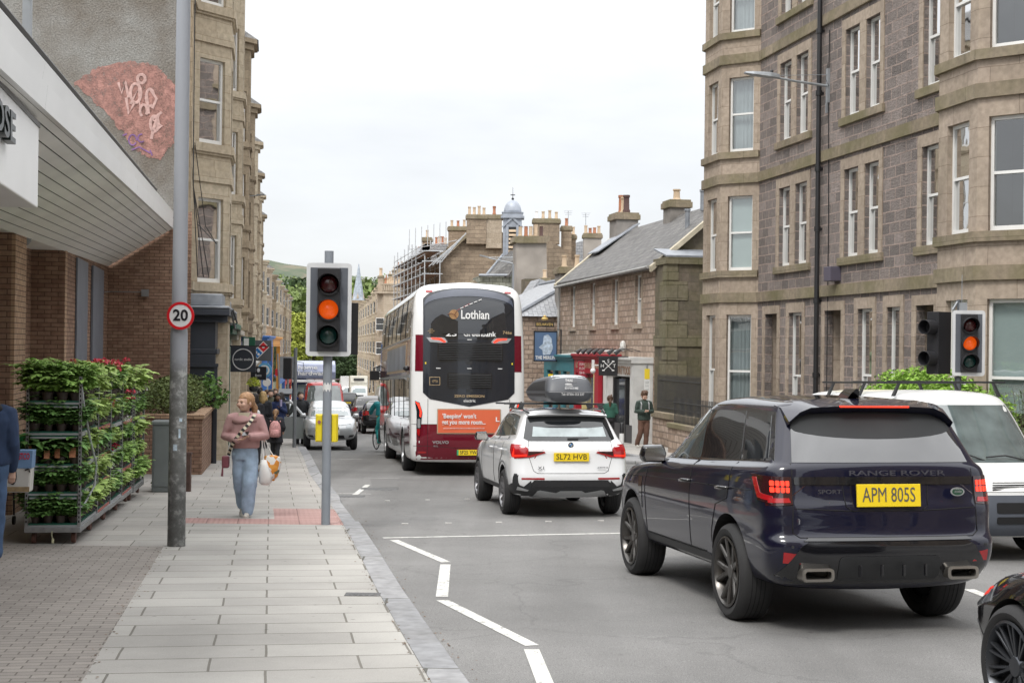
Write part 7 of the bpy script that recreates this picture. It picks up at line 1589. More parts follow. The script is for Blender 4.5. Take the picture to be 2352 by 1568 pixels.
# rear face (seen in y,z); the picture's left is +y
def bd(nm,pts,mt,off=.006,g=.12,**k): return decal(nm,BUS,bb,pts,'B',mt,off=off,g=g,**k)
wL = 1.01
bd('rear_corner_band',[(wL,2.28),(1.25,2.28),(1.25,3.08),(wL,3.08)],bmr,.005); bd('rear_corner_band',[(-wL,2.28),(-1.25,2.28),(-1.25,3.08),(-wL,3.08)],bmr,.005)
bd('lower_maroon_panel',[(-1.25,.36),(1.25,.36),(1.25,1.13),(-1.25,1.13)],bmr,.005)
top = [(wL*math.cos(t),3.86+.27*math.sin(t)) for t in [math.pi*k/16 for k in range(17)]]
bd('rear_glazing',[(-wL,1.82),(-.86,1.68),(0,1.52),(.86,1.68),(wL,1.82)]+top[0:1]+top[1:],bgr,.009,skirt=.02)
bd('upper_rear_window',[(-.97,2.98),(.97,2.98)]+[(.97*math.cos(t),3.66+.22*math.sin(t)) for t in [math.pi*k/12 for k in range(13)]],bgl,.014)
bd('roof_shroud',[(.98*math.cos(t),3.70+.24*math.sin(t)) for t in [math.pi*k/14 for k in range(15)]]+[(.98*math.cos(t),3.78+.33*math.sin(t)) for t in [math.pi*(1-k/14) for k in range(15)]],mat('bus_bluegrey',(.07,.08,.11),.15,coat=.8),.018,g=.1)
tl_ = MB()
bd('upper_grille',rr2(-.74,.70,2.53,2.93,.03),M_gloss,.014); bd('lower_grille',rr2(-.50,.48,1.93,2.25,.03),M_gloss,.014)
def xs_(y,z): h = bb.ray_cast(Vector((-5,y,z)),Vector((1,0,0))); return h[0].x if h[0] else 0
q = MB()
for i in range(10): z = 2.555+i*.038; x = xs_(0,z)-.022; q.prism([(x,-.72,z),(x-.018,-.72,z-.012),(x-.018,.68,z-.012),(x,.68,z)],(0,0,.01))
for i in range(8): z = 1.955+i*.037; x = xs_(0,z)-.022; q.prism([(x,-.48,z),(x-.018,-.48,z-.012),(x-.018,.46,z-.012),(x,.46,z)],(0,0,.01))
q.build('grille_slat',M_trim,BUS)
for s in (1,-1):
    W_ = bd('upper_lamp_cluster',[(s*.94,3.02),(s*.55,3.02),(s*.48,2.93),(s*.52,2.90),(s*.86,2.92)],M_silver,.016)
    decal('upper_lamp',W_,bb,[(s*.84,3.015),(s*.62,3.01),(s*.52,2.93),(s*.56,2.91),(s*.66,2.965),(s*.82,2.985)],'B',M_redlit,off=.022)
    bd('marker_lamp',rr2(min(s*.80,s*.95),max(s*.80,s*.95),4.02,4.06,.015),M_red,.02); 
    a = bd('tail_lamp',[(s*1.18,1.64),(s*1.08,1.60),(s*1.02,1.4),(s*1.05,1.08),(s*1.08,.84),(s*1.14,.92),(s*1.14,1.4)],bgr,.018)
    decal('lamp_ribbon',a,bb,[(s*1.17,1.62),(s*1.09,1.58),(s*1.035,1.4),(s*1.05,1.28),(s*1.075,1.3),(s*1.07,1.42),(s*1.12,1.54)],'B',M_redlit,off=.024); decal('reversing_lamp',a,bb,rr2(min(s*1.06,s*1.12),max(s*1.06,s*1.12),1.05,1.25,.02),'B',M_silver,off=.024); decal('lower_lamp',a,bb,[(s*1.13,1.03),(s*1.06,1.03),(s*1.08,.86),(s*1.13,.92)],'B',M_red,off=.024)
    bd('fog_lamp',rr2(min(s*.93,s*1.1),max(s*.93,s*1.1),.50,.54,.015),M_red,.01)
    bd('hatch_marker',rr2(min(s*.94,s*.97),max(s*.94,s*.97),2.44,2.48,.004),MATS['yellow_plate'],.014)
for z in (2.98,2.35):
    for y in (-.68,0,.68): bd('white_latch',rr2(y-.05,y+.05,z-.008,z+.008,.004),white,.018)
for z in (2.47,1.87): bd('handle',rr2(-.07,.07,z-.03,z+.03,.028),M_trim,.018)
for pts in ([(-1.0,3.0),(1.0,3.0)],[(-1.0,2.38),(1.0,2.38)],[(-1.0,1.82),(1.0,1.82)],[(-1.24,1.13),(1.24,1.13)],[(.9,1.68),(.9,.36)],[(-.9,1.68),(-.9,.36)],[(-1.2,.66),(-.9,.66),(-.3,.62),(.3,.62),(.9,.66),(1.2,.66)]): seam(BUS,bb,pts,'B',.012)
bd('advert_frame',rr2(-.70,.70,.93,1.47,.015),mat('bronze_frame',(.4,.3,.2),.4),.02); bd('rear_advert',rr2(-.68,.68,.95,1.45,.01),mat('advert_orange',(.66,.13,.055),.35,var=.04),.026)
bt = lambda t,y,z,h,w,mt=white,up=Z,dx=.035,bold=0,ext=.002: fit_text('lettering',t,BUS,Vector((xs_(y,z)-dx,y,z)),Vector((0,-1,0)),up,h,w,mt,ext,bold)
gol = mat('pale_gold',(.55,.40,.22),.4,metal=.3)
bt("'Beeping' won't",.22,1.31,.14,.74,bold=.02); bt('get you more room...',.12,1.18,.14,.96,bold=.02); bt('and our anti-exercise aims to produce and control well',.12,1.05,.04,.9); bt('L',-.62,1.24,.14,.08,bold=.02)
bt('Lothian',-.12,3.52,.27,.62,up=Vector((.08,0,1)),dx=.045,bold=.02)
q = MB(); x_ = xs_(.33,3.53)-.035; q.lathe([(0,0),(.105,0)],(0,0,0),axis='x',seg=24); q.v = [Vector((x_+(p.z)*.08,.345+p.y,3.53+p.z)) for p in q.v]; q.build('round_emblem',mat('emblem_peach',(.7,.42,.2),.5),BUS)
q = MB(); q.tube([(x_-.008,.48,3.53),(x_-.008,.4,3.55),(x_-.008,.33,3.52),(x_-.0,.27,3.62)],.008,5); q.tube([(x_-.008,.33,3.52),(x_-.012,.28,3.45)],.008,5); q.build('emblem_line',mat('emblem_brown',(.2,.06,.03),.5),BUS)
bt('23',.40,3.10,.16,.24,up=Vector((.1,0,1)),dx=.04,bold=.02); bt('Greenbank',-.22,3.10,.15,.72,up=Vector((.1,0,1)),dx=.04,bold=.02)
bd('blind_cover',rr2(-.65,.6,3.105,3.2,.01),bgl,.048,skirt=.005); 
bt('746e',-.84,3.14,.10,.2,gol); bt('ZERO EMISSION',0,1.745,.075,.66,gol,bold=.01); bt('electric',0,1.645,.09,.26,bold=.01); bt('VOLVO',.62,.74,.085,.36,M_silver,bold=.03); bt('BZL',.72,.66,.04,.1,M_silver)
bt('LOW\nEMISSION\nZONE',.84,3.16,.035,.14,gol)
q = bd('cycle_notice_frame',rr2(.64,.87,1.98,2.16,.01),gol,.012,skirt=.004); bd('cycle_notice',rr2(.65,.86,1.99,2.15,.01),bgr,.014,skirt=.004)
q = MB(); x_ = xs_(.75,2.07)-.02; [q.lathe([(.018,0),(.024,0),(.024,.002),(.018,.002)],(x_,y,2.065),axis='x',seg=14,closed=True) for y in (.715,.79)]; q.tube([(x_,.715,2.065),(x_,.745,2.095),(x_,.775,2.09),(x_,.79,2.065)],.003,4); q.tube([(x_,.745,2.095),(x_,.755,2.065),(x_,.775,2.09)],.003,4); q.build('bicycle_symbol',gol,BUS)
P = plate(BUS,(xs_(.0,.52)-.03,-.02,.52),(0,-1,0),Z,'SF25 YWA',.56,.12,th_=.11,tw=.44); q = MB(); o = Vector((xs_(0,.52)-.036,.24,.52)); q.box(o.x-.002,o.x+.004,.225,.262,.462,.578); q.build('green_tab',mat('plate_green',(.03,.35,.18),.4),P)
# faint diagonal streaks printed on the upper window
q = MB(); q.tube([(xs_(.3,3.65)-.03,.27,3.62),(xs_(-.1,3.8)-.03,-.02,3.78)],.006,4); q.build('red_streak',mat('dim_red',(.3,.03,.03),.5),BUS); q = MB(); [q.tube([(xs_(0,3.75)-.04,.2-k*.1,3.66+k*.045),(xs_(0,3.75)-.04,.13-k*.1,3.69+k*.045)],.009,4) for k in range(5)]; q.build('white_dash',white,BUS)
# ================= the other vehicles =================
def hatch_rings(Lf,Lr,w,h,belt,hood,zc,cow,rb,base=.3):
    """Lf/Lr: nose and tail x, w half width, h roof, belt rear belt height, hood nose height, zc cowl height, cow cowl x, rb roof rear x"""
    W = lambda f,m,r: [(Lr,w*r),(Lr+1,w*m),(Lf-1,w*m),(Lf,w*f)]
    return [dict(z=base,xf=Lf-.18,xr=Lr+.15,w=W(.82,.9,.84),cf=.3,cr=.25),dict(z=base+.08,xf=Lf-.05,xr=Lr+.05,w=W(.88,.96,.93),cf=.32,cr=.22),dict(z=.5,xf=Lf,xr=Lr,w=W(.9,.99,.98),cf=.32,cr=.2),dict(z=.64,xf=Lf,xr=Lr+.01,w=W(.9,1,.985),cf=.32,cr=.2),
     dict(z=[(Lr,belt-.2),(Lf,hood-.1)],xf=Lf-.03,xr=Lr+.04,w=W(.88,1,.98),cf=.36,cr=.2),dict(z=[(Lr,belt),(cow,zc-.06),(Lf,hood)],xf=Lf-.13,xr=Lr+.07,w=W(.82,.97,.94),cf=.38,cr=.2),dict(z=[(Lr,belt+.04),(cow,zc-.01),(Lf,hood+.06)],xf=Lf-.4,xr=Lr+.09,w=W(.74,.92,.9),cf=.38,cr=.18),
     dict(z=[(Lr,belt+.07),(cow,zc+.01)],xf=cow+.15,xr=Lr+.11,w=[(Lr,w*.87),(cow,w*.82)],cf=.28,cr=.15,bf=.16),dict(z=[(Lr,belt+.12),(cow,zc+.06)],xf=cow-.06,xr=Lr+.14,w=[(Lr,w*.85),(cow,w*.82)],cf=.26,cr=.15,bf=.16),
     dict(z=(belt+h)/2+.06,xf=cow-.5,xr=Lr+.14+(rb-Lr-.14)*.45,w=w*.785,cf=.24,cr=.14,bf=.14),dict(z=h-.1,xf=cow-.88,xr=rb-.03,w=w*.70,cf=.22,cr=.13,bf=.13),dict(z=h-.04,xf=cow-1.0,xr=rb,w=w*.65,cf=.2,cr=.12,bf=.12),dict(z=h,xf=cow-1.25,xr=rb+.15,w=w*.45,cf=.18,cr=.12,bf=.08)]
def simple_car(lab,X0,D0,head,pm,wb,Lf,Lr,w,h,belt,hood,zc,cow,rb,wr_=.31,name='car',cat='car',plate_=None,lamps=True,glass=None,facing=False,group='cars queueing down the street'):
    T = car_base(name,lab,cat,X0,D0,head,group); glass = glass or M_cglass2
    b,v = shell('body',hatch_rings(Lf,Lr,w,h,belt,hood,zc,cow,rb),pm,T,arches=((0,wr_+.01,wr_+.05),(wb,wr_+.01,wr_+.05)),crown=.01)
    wheels(T,wb,2*w-.03,wr_,.2,wr_*.68,'7',M_silver)
    both('side_window',T,v,[(cow-.05,zc+.06),(cow-.82,h-.13),(rb+.2,h-.13),(Lr+.35,belt+.13)],glass,off=.005,g=.3)
    for a in 'LR': seam(T,v,[(cow-.75,h-.12),(cow-.7,.45)],a,.03,'pillar'); seam(T,v,[(.4,h-.12),(.45,.6)],a,.03,'pillar')
    k = w*.68; decal('rear_screen',T,v,[(-k-.04,belt+.1),(k+.04,belt+.1),(k-.08,h-.12),(-k+.08,h-.12)],'B',M_cglass if not facing else glass,off=.005,g=.15); decal('windscreen',T,v,[(-k-.03,zc+.06),(k+.03,zc+.06),(k-.07,h-.1),(-k+.07,h-.1)],'F',mat('sky_lit_glass',(.20,.25,.26),.04,coat=1,spec=.9) if facing else glass,off=.005,g=.12)
    for s in (1,-1):
        decal('tail_lamp',T,v,[(s*w*.66,belt-.16),(s*w*.93,belt-.20),(s*w*.93,belt+.02),(s*w*.70,belt+.0)],'B',M_red,off=.01,g=.1); decal('tail_lamp_side',T,v,[(Lr+.08,belt-.18),(Lr+.08,belt+.02),(Lr+.32,belt+.03),(Lr+.26,belt-.15)],'L' if s > 0 else 'R',M_red,off=.008,g=.1)
        decal('headlamp',T,v,[(s*w*.50,hood-.13),(s*w*.86,hood-.10),(s*w*.85,hood+.03),(s*w*.60,hood-.0)],'F',M_lamp,off=.008,g=.08)
    mirrors(T,cow-.35,w*.86,zc+.0,pm,.75)
    decal('bumper_trim',T,v,[(-w*.8,.34),(w*.8,.34),(w*.75,.46),(-w*.75,.46)],'B',M_trim,off=.008,g=.2)
    if plate_: plate(T,(Lr-.02,0,belt-.18),(0,-1,0),Z,plate_,.52,.12,th_=.1)
    return T,v
silver = paint('silver_paint',(.52,.53,.54),.35,.3); blackp = paint('black_car_paint',(.008,.008,.01),.1,.18); greyp = paint('mid_grey_paint',(.17,.165,.165),.4,.3); whitep = MATS['white_car_paint']
SH_ = R(189.5)
YC,yv = simple_car('small silver hatchback facing the camera with its driver door open, parked at the left kerb',-5.98,46.4,SH_,silver,2.37,3.05,-.55,.83,1.50,1.0,.80,.98,1.92,-.18,.29,plate_=None,facing=True,group=None)
YC['label'] = 'small silver hatchback facing the camera with its driver door open, at the left kerb'
decal('grille',YC,yv,rr2(-.24,.24,.63,.73,.04),'F',M_trim,off=.01); decal('lower_grille',YC,yv,[(-.42,.36),(.42,.36),(.38,.46),(-.38,.46)],'F',M_trim,off=.01); two('fog_lamp',YC,yv,[(.52,.39),(.72,.41),(.70,.47),(.56,.46)],'F',M_trim,off=.01)
seam(YC,yv,[(-.6,.8),(-.3,.76),(.3,.76),(.6,.8)],'F',.012)
plate(YC,(3.055,0,.55),(0,1,0),Z,'SK06 AVL',.52,.115,mt=M_plw,th_=.1,tw=.46)
q = MB(); q.tube([(2.02,.45,1.03),(1.99,.1,1.02),(1.98,-.35,1.02)],.012,5); q.tube([(2.03,.1,1.03),(2.0,-.3,1.03),(1.97,-.6,1.03)],.012,5); q.build('wiper',M_trim,YC)
# open door, hinged at the front of its right side
q = MB(); dl = [(0,.30),(.95,.30),(1.0,.85),(.98,.98),(.72,1.42),(.40,1.44),(-.02,1.05),(-.02,.4)]; win = [(.06,.99),(.90,1.0),(.68,1.36),(.42,1.38)]
hx,hy,an = 1.55,-.80,R(180+62)
dv = Vector((math.cos(an),math.sin(an),0)); dn = Vector((-dv.y,dv.x,0)); P_ = lambda u,z,n=0: Vector((hx,hy,0))+dv*u+dn*n+Z*z
q.prism([P_(u,z) for u,z in dl[:4]]+[P_(-.02,.98),P_(-.02,.4)],dn*.07); dr_ = q.build('open_door',silver,YC,bevel=.012)
q = MB(); q.tube([P_(-.02,1.0,.03),P_(.40,1.43,.03),(P_(.72,1.42,.03)),P_(.98,.99,.03)],.04,6); q.build('window_frame',silver,dr_); q = MB(); q.add([P_(u,z,.035) for u,z in win],[(0,1,2,3)]); q.build('door_glass',see_glass('door_glass',fac=.12),dr_,fixn=False)
simple_car('black saloon with red tail lamps beside the front of the bus',-5.55,61,R(9),blackp,2.6,3.5,-.85,.88,1.42,.98,.8,.98,2.0,-.1,plate_='SN14 KXE'); simple_car('grey hatchback with tall red lamps behind the black saloon',-6.95,69.5,R(9),greyp,2.6,3.5,-.75,.9,1.55,1.02,.82,1.02,2.1,-.25)
simple_car('black SUV with a white roof and yellow plate, far down the left lane',-12.0,104,R(9),blackp,2.7,3.6,-.85,.93,1.68,1.1,.9,1.1,2.1,-.4,wr_=.36,plate_='SP19 OHV',name='suv'); simple_car('small white car partly hidden between the van and the far lorry',-14.6,128,R(9),whitep,2.6,3.5,-.75,.88,1.5,1.0,.8,1.0,2.1,-.3)
simple_car('white car parked behind the crowd on the left pavement side',-11.9,72,R(60),whitep,2.6,3.5,-.85,.88,1.5,1.0,.8,1.0,2.1,-.3)
simple_car('dark car far down the street in the right lane',-8.9,92,R(9),blackp,2.6,3.5,-.75,.88,1.5,1.0,.8,1.0,2.1,-.3)

def van(lab,X0,D0,head,pm,wb,Lf,Lr,w,h,nose,name='van',group=None,cowx=None,wsz=None,cat='van'):
    T = car_base(name,lab,cat,X0,D0,head,group); c = cowx or Lf-.55; z0 = wsz or nose+.1
    RS_ = [dict(z=.28,xf=Lf-.12,xr=Lr+.1,w=w*.92,cf=.25,cr=.15),dict(z=.36,xf=Lf-.02,xr=Lr+.02,w=w*.98,cf=.25,cr=.12),dict(z=.6,xf=Lf,xr=Lr,w=w,cf=.25,cr=.12),dict(z=nose-.05,xf=Lf-.05,xr=Lr,w=w,cf=.28,cr=.12),dict(z=[(Lr,nose+.12),(c,z0-.04),(Lf,nose+.03)],xf=Lf-.16,xr=Lr,w=w*.985,cf=.28,cr=.12),dict(z=[(Lr,z0+.04),(c,z0)],xf=c+.12,xr=Lr+.01,w=w*.965,cf=.26,cr=.12,bf=.14),dict(z=(z0+h)/2,xf=c-.24,xr=Lr+.03,w=w*.91,cf=.24,cr=.12,bf=.13),dict(z=h-.13,xf=c-.52,xr=Lr+.06,w=w*.84,cf=.22,cr=.12,bf=.12),dict(z=h-.04,xf=c-.66,xr=Lr+.12,w=w*.76,cf=.2,cr=.12,bf=.1),dict(z=h,xf=c-.95,xr=Lr+.3,w=w*.5,cf=.2,cr=.12,bf=.08)]
    b,v = shell('body',RS_,pm,T,arches=((0,.34,.39),(wb,.34,.39)),crown=.02); wheels(T,wb,2*w-.06,.33,.2,.2,'6',M_silver)
    k = w*.80; decal('windscreen',T,v,[(-k-.04,z0+.05),(k+.04,z0+.05),(k-.06,h-.17),(-k+.06,h-.17)],'F',mat('van_screen',(.10,.125,.125),.04,coat=1,spec=.9,var=.5,vs=2.5),off=.006,g=.1)
    both('cab_window',T,v,[(c-.05,z0+.08),(c-.45,h-.2),(c-1.2,h-.2),(c-1.25,z0+.06)],M_cglass2,off=.005,g=.2); mirrors(T,c-.25,w*.93,z0-.02,M_trim,1.0)
    return T,v,z0,c
WV,wv,z0,c_ = van('old white van with dark grey bumper facing the camera on the right',5.08,19.85,R(190.7),mat('chalky_white_paint',(.66,.67,.66),.35,var=.1,vs=2,coat=.3),2.75,3.95,-.9,.87,1.93,.92,cowx=3.0,wsz=1.04)
dgb = mat('dark_grey_bumper',(.075,.085,.105),.55,var=.12,vs=4)
decal('bumper',WV,wv,[(-.84,.30),(.84,.30),(.84,.76),(-.84,.76)],'F',dgb,off=.03,skirt=.05,g=.08)
decal('bumper_vent',WV,wv,rr2(-.36,.36,.56,.68,.02),'F',M_seam,off=.036); decal('bumper_vent',WV,wv,rr2(-.36,.36,.44,.52,.02),'F',M_seam,off=.036)
two('headlamp',WV,wv,[(.50,.80),(.82,.80),(.84,.93),(.74,.99),(.54,.98)],'F',M_lamp,off=.012,g=.06); decal('grille',WV,wv,[(-.46,.80),(.46,.80),(.48,.92),(-.48,.92)],'F',white,off=.01)
q = MB(); h = wv.ray_cast(Vector((9,0,.86)),Vector((-1,0,0)))[0].x; [q.box(h+.008,h+.016,-.38,.38,.815+i*.026,.827+i*.026) for i in range(4)]; q.build('grille_slot',M_seam,WV)
for s in (1,-1): q = MB(); q.lathe([(0,0),(.05,0),(.05,.012),(0,.012)],(0,0,0),axis='x',seg=20); hx_ = wv.ray_cast(Vector((9,s*.58,.61)),Vector((-1,0,0)))[0].x+.03; q.v = [p+Vector((hx_,s*.58,.61)) for p in q.v]; q.build('round_vent',M_trim,WV)
q = MB(); ZW = z0+.05; hh = wv.ray_cast(Vector((9,0,ZW+.03)),Vector((-1,0,0)))[0].x+.02; q.tube([(hh-.03,.6,ZW),(hh-.01,.2,ZW+.08),(hh,-.05,ZW+.06)],.01,5); q.tube([(hh,.0,ZW),(hh-.02,-.3,ZW+.1),(hh-.03,-.6,ZW+.05)],.01,5); q.build('wiper',M_trim,WV)
decal('parking_permit',WV,wv,rr2(-.66,-.5,ZW+.05,ZW+.14,.005) if False else rr2(-.64,-.46,ZW+.04,ZW+.15,.005),'F',white,off=.012)
decal('rust_streak_roof',WV,wv,[(1.0,-.6),(1.2,-.3),(1.1,.3),(.9,.6),(-.3,.5),(-.3,-.5)],'T',mat('lichen_roof',(.58,.55,.42),.5,var=.18,vs=2.5),off=.002,g=.2,skirt=.001)
BRS = thing('roof_bars','three black roof bars with clamp feet across the white van','roof bars',WV.location.copy()); BRS.rotation_euler = WV.rotation_euler; q = MB()
for x in (2.1,1.1,.1):
    q.box(x-.015,x+.015,-.80,.80,2.03,2.055)
    for s in (1,-1): q.prism([(x-.03,s*.70,1.86),(x+.03,s*.70,1.86),(x+.02,s*.62,2.03),(x-.02,s*.62,2.03)],(0,s*.035,0))
q.build('bar',M_trim,BRS,bevel=.004)
RV,rv,zr_,cr_ = van('red van with ladder rack facing the camera behind the small silver car',-8.7,65.5,R(189),paint('red_paint',(.45,.018,.02),0,.25),3.0,3.9,-1.1,.93,2.2,1.0,group='vans in the left lane')
q = MB(); [q.box(x-.02,x+.02,-.75,.75,2.3,2.34) for x in (0,1,2)]; [q.tube([(-.8,y,2.3),(2.4,y,2.32)],.02,5) for y in (-.7,-.35,0,.35,.7)]; q.build('ladder_rack',M_galv,RV)
two('headlamp',RV,rv,[(.55,.8),(.85,.82),(.85,.98),(.62,.95)],'F',M_lamp,off=.012)
wpv = paint('plain_white_paint',(.72,.73,.73),0,.3)
van('white panel van far down the street behind the grey hatchback',-10.2,118,R(9),wpv,3.0,3.9,-1.3,.95,2.3,1.05,group='vans in the left lane'); van('second white panel van far down the right lane',-8.2,100,R(9),wpv,3.0,3.9,-1.3,.93,2.0,1.05,group='vans in the left lane')
def lorry(lab,X0,D0,head,cabm,boxm,w,hb,L_,name='lorry'):
    T = car_base(name,lab,'lorry',X0,D0,head); 
    RS_ = [dict(z=.4,xf=1.9,xr=.2,w=w*.9,cf=.2,cr=.1),dict(z=.5,xf=2.0,xr=.15,w=w*.95,cf=.2,cr=.1),dict(z=1.3,xf=2.0,xr=.15,w=w*.97,cf=.2,cr=.1),dict(z=1.45,xf=1.96,xr=.15,w=w*.96,cf=.2,cr=.1),dict(z=2.2,xf=1.7,xr=.15,w=w*.92,cf=.2,cr=.1),dict(z=2.4,xf=1.5,xr=.2,w=w*.85,cf=.2,cr=.1)]
    b,v = shell('cab',RS_,cabm,T,crown=.03); decal('windscreen',T,v,[(-w*.78,1.45),(w*.78,1.45),(w*.72,2.15),(-w*.72,2.15)],'F',mat('sky_lit_glass',(.20,.25,.26),.04,coat=1,spec=.9),off=.006,g=.15)
    decal('lower_grille',T,v,rr2(-w*.5,w*.5,.8,1.15,.04),'F',M_trim,off=.008); two('headlamp',T,v,[(w*.6,.62),(w*.85,.62),(w*.85,.8),(w*.6,.8)],'F',M_lamp,off=.01)
    for x in (1.3,-3.0):
        for s in (1,-1): q = MB(); q.lathe([(.1,-.12),(.40,-.12),(.45,-.08),(.45,.08),(.40,.12),(.1,.12)],(x,s*(w-.16),.45),axis='y',seg=24,closed=True); q.build('wheel',M_tyre,T)
    q = MB()
    for s in (1,-1): q.tube([(1.7,s*w*.9,2.1),(1.85,s*(w+.2),2.1)],.02,5); q.box(1.8,1.95,s*(w+.22)-.1,s*(w+.22)+.1,1.5,2.15)
    q.build('door_mirror',M_black,T,bevel=.02)
    q = MB(); q.box(-L_,.1,-w,w,.95,hb); q.build('box_body',boxm,T,bevel=.05); q = MB(); q.box(-L_,.1,-w*.8,w*.8,.5,.95); q.build('chassis',M_trim,T); return T,v
dblue = paint('deep_blue_paint',(.02,.03,.16),.1,.25)
BT,btv = lorry('blue removal style lorry with white lettering over its cab, left of the signal pole',-11.7,84,R(188.5),dblue,dblue,1.25,3.45,6.5)
q = MB(); prf = [(.0,2.35),(1.2,2.35),(1.75,2.5),(1.95,2.85),(1.7,3.3),(1.1,3.52),(.0,3.55)]; q.prism([(x,-1.25,z) for x,z in prf],(0,2.5,0)); q.build('overcab_box',mat('lorry_blue_white',(.30,.34,.5),.25,coat=.8),BT,smooth=True,ang=25,bevel=.05)
q = MB(); q.prism([(1.9,-1.2,2.42),(2.05,-1.2,2.35),(2.05,1.2,2.35),(1.9,1.2,2.42)],(0,0,-.1)); q.box(1.45,1.98,-1.22,1.22,2.25,2.35); q.build('sun_visor',white,BT,bevel=.02)
fit_text('lettering','home',BT,Vector((1.88,-.35,3.12)),(0,1,0),(-.5,0,1),.34,1.1,white,.006,.02); fit_text('lettering','hardware',BT,Vector((1.975,-.05,2.78)),(0,1,0),(-.15,0,1),.34,1.7,white,.006,.02)
WT,_v = lorry('white lorry with a black vent above its cab, far down the street centre',-22.0,205,R(188),wpv,mat('cream_box',(.66,.64,.56),.4),1.25,3.9,7); q = MB(); q.box(.1,.5,-.75,.75,3.2,3.55); q.build('cooling_unit',M_black,WT,bevel=.08); q = MB(); q.box(.08,.3,-1.2,1.2,2.9,3.8); q.build('front_panel',MATS['cream_box'],WT)
lorry('second white lorry just behind the first, left of it',-25.5,222,R(188),wpv,wpv,1.2,4.0,7)
# ================= black car, cut by the picture's lower right corner =================
BC = car_base('saloon_car','glossy black car with grey multi-spoke wheel, cut off by the lower right corner','car',4.22,5.35,R(10)); BX = dict
bcr = hatch_rings(3.68,-.95,.92,1.44,1.0,.70,.98,2.15,-.3,.22)
bcr[4]['z'] = [(-1,.8),(2.9,.70),(3.7,.60)]; bcr[5]['z'] = [(-1,1.0),(2.2,.90),(2.9,.84),(3.7,.70)]; bcr[6]['z'] = [(-1,1.04),(2.2,.955),(2.9,.89),(3.7,.76)]
bbd,bcv = shell('body',bcr,blackp,BC,arches=((0,.34,.385),(2.85,.34,.385)),lvl=3); wheels(BC,2.85,1.85,.345,.255,.255,'m',mat('dark_satin_rim',(.075,.08,.09),.3,metal=.8))
both('side_window',BC,bcv,[(2.1,1.04),(1.3,1.31),(-.1,1.31),(-.6,1.13)],M_cglass,off=.005,g=.2); decal('windscreen',BC,bcv,[(-.62,1.04),(.62,1.04),(.55,1.34),(-.55,1.34)],'F',M_cglass2,off=.005,g=.1)
for s in (1,-1):
    a = decal('headlamp',BC,bcv,[(3.15,.67),(3.62,.55),(3.64,.66),(3.2,.76)],'L' if s > 0 else 'R',mat('dark_headlamp',(.12,.125,.13),.06,coat=1,var=.5,vs=20),off=.006,g=.04,skirt=.01); decal('headlamp_front',BC,bcv,[(s*.55,.60),(s*.84,.62),(s*.86,.72),(s*.6,.69)],'F',MATS['dark_headlamp'],off=.006,g=.05)
    decal('lamp_signature_and_glint',a,bcv,[(3.28,.70),(3.42,.665),(3.42,.685),(3.28,.72)],'L' if s > 0 else 'R',mat('brake_lamp_reflection',(.5,.03,.02),.2,emit=(1,.05,.03),es=.4),off=.012,g=.04,skirt=.004); decal('lamp_signature_and_glint',a,bcv,[(3.24,.735),(3.40,.70),(3.40,.712),(3.24,.747)],'L' if s > 0 else 'R',MATS['brake_lamp_reflection'],off=.012,g=.04,skirt=.004)  # reflected brake lights painted as glowing red strips on the headlamp
    q = 'L' if s > 0 else 'R'; seam(BC,bcv,[(2.15,.95),(2.3,.7),(2.25,.3)],q,.008); seam(BC,bcv,[(3.60,.55),(3.35,.5),(3.26,.44)],q,.008); seam(BC,bcv,[(3.6,.74),(3.0,.83),(2.2,.89)],q,.006)
decal('grille',BC,bcv,rr2(-.42,.42,.40,.62,.04),'F',M_gloss,off=.006); decal('splitter',BC,bcv,[(-.8,.22),(.8,.22),(.78,.32),(-.78,.32)],'F',M_gloss,off=.02); mirrors(BC,1.75,.82,.98,blackp,.85)
# ================= people =================
def remesh(mb,name,mt,parent,vox=.012,smooth=3,label=None,tw=0):
    o = mb.build(name,mt,None,fixn=True)
    m = o.modifiers.new('r','REMESH'); m.mode = 'VOXEL'; m.voxel_size = vox; m.use_smooth_shade = True
    if smooth: s = o.modifiers.new('s','SMOOTH'); s.factor = .5; s.iterations = smooth
    apply_mods(o); o.parent = parent
    for p in o.data.polygons: p.use_smooth = True
    if not o.data.materials: o.data.materials.append(mt)
    if label: o['label'] = label
    return o
def ell(mb,rows,n=20):
    """rows: (cx, cy, z, rx, ry)"""
    mb.rings([[(cx+rx*math.cos(2*math.pi*i/n),cy+ry*math.sin(2*math.pi*i/n),z) for i in range(n)] for cx,cy,z,rx,ry in rows]); return mb
def folds(o,amp,sc,seed=0):
    for v in o.data.vertices:
        p = v.co*sc+Vector((seed,seed*2,0)); v.co += v.normal*(mnoise.noise(Vector((p.x,p.y,p.z*.8)))*amp+mnoise.noise(p*2.3)*amp*.4)
def skin_mat(nm='skin',c=(.60,.38,.29)): return mat(nm,c,.55,var=.08,vs=12)
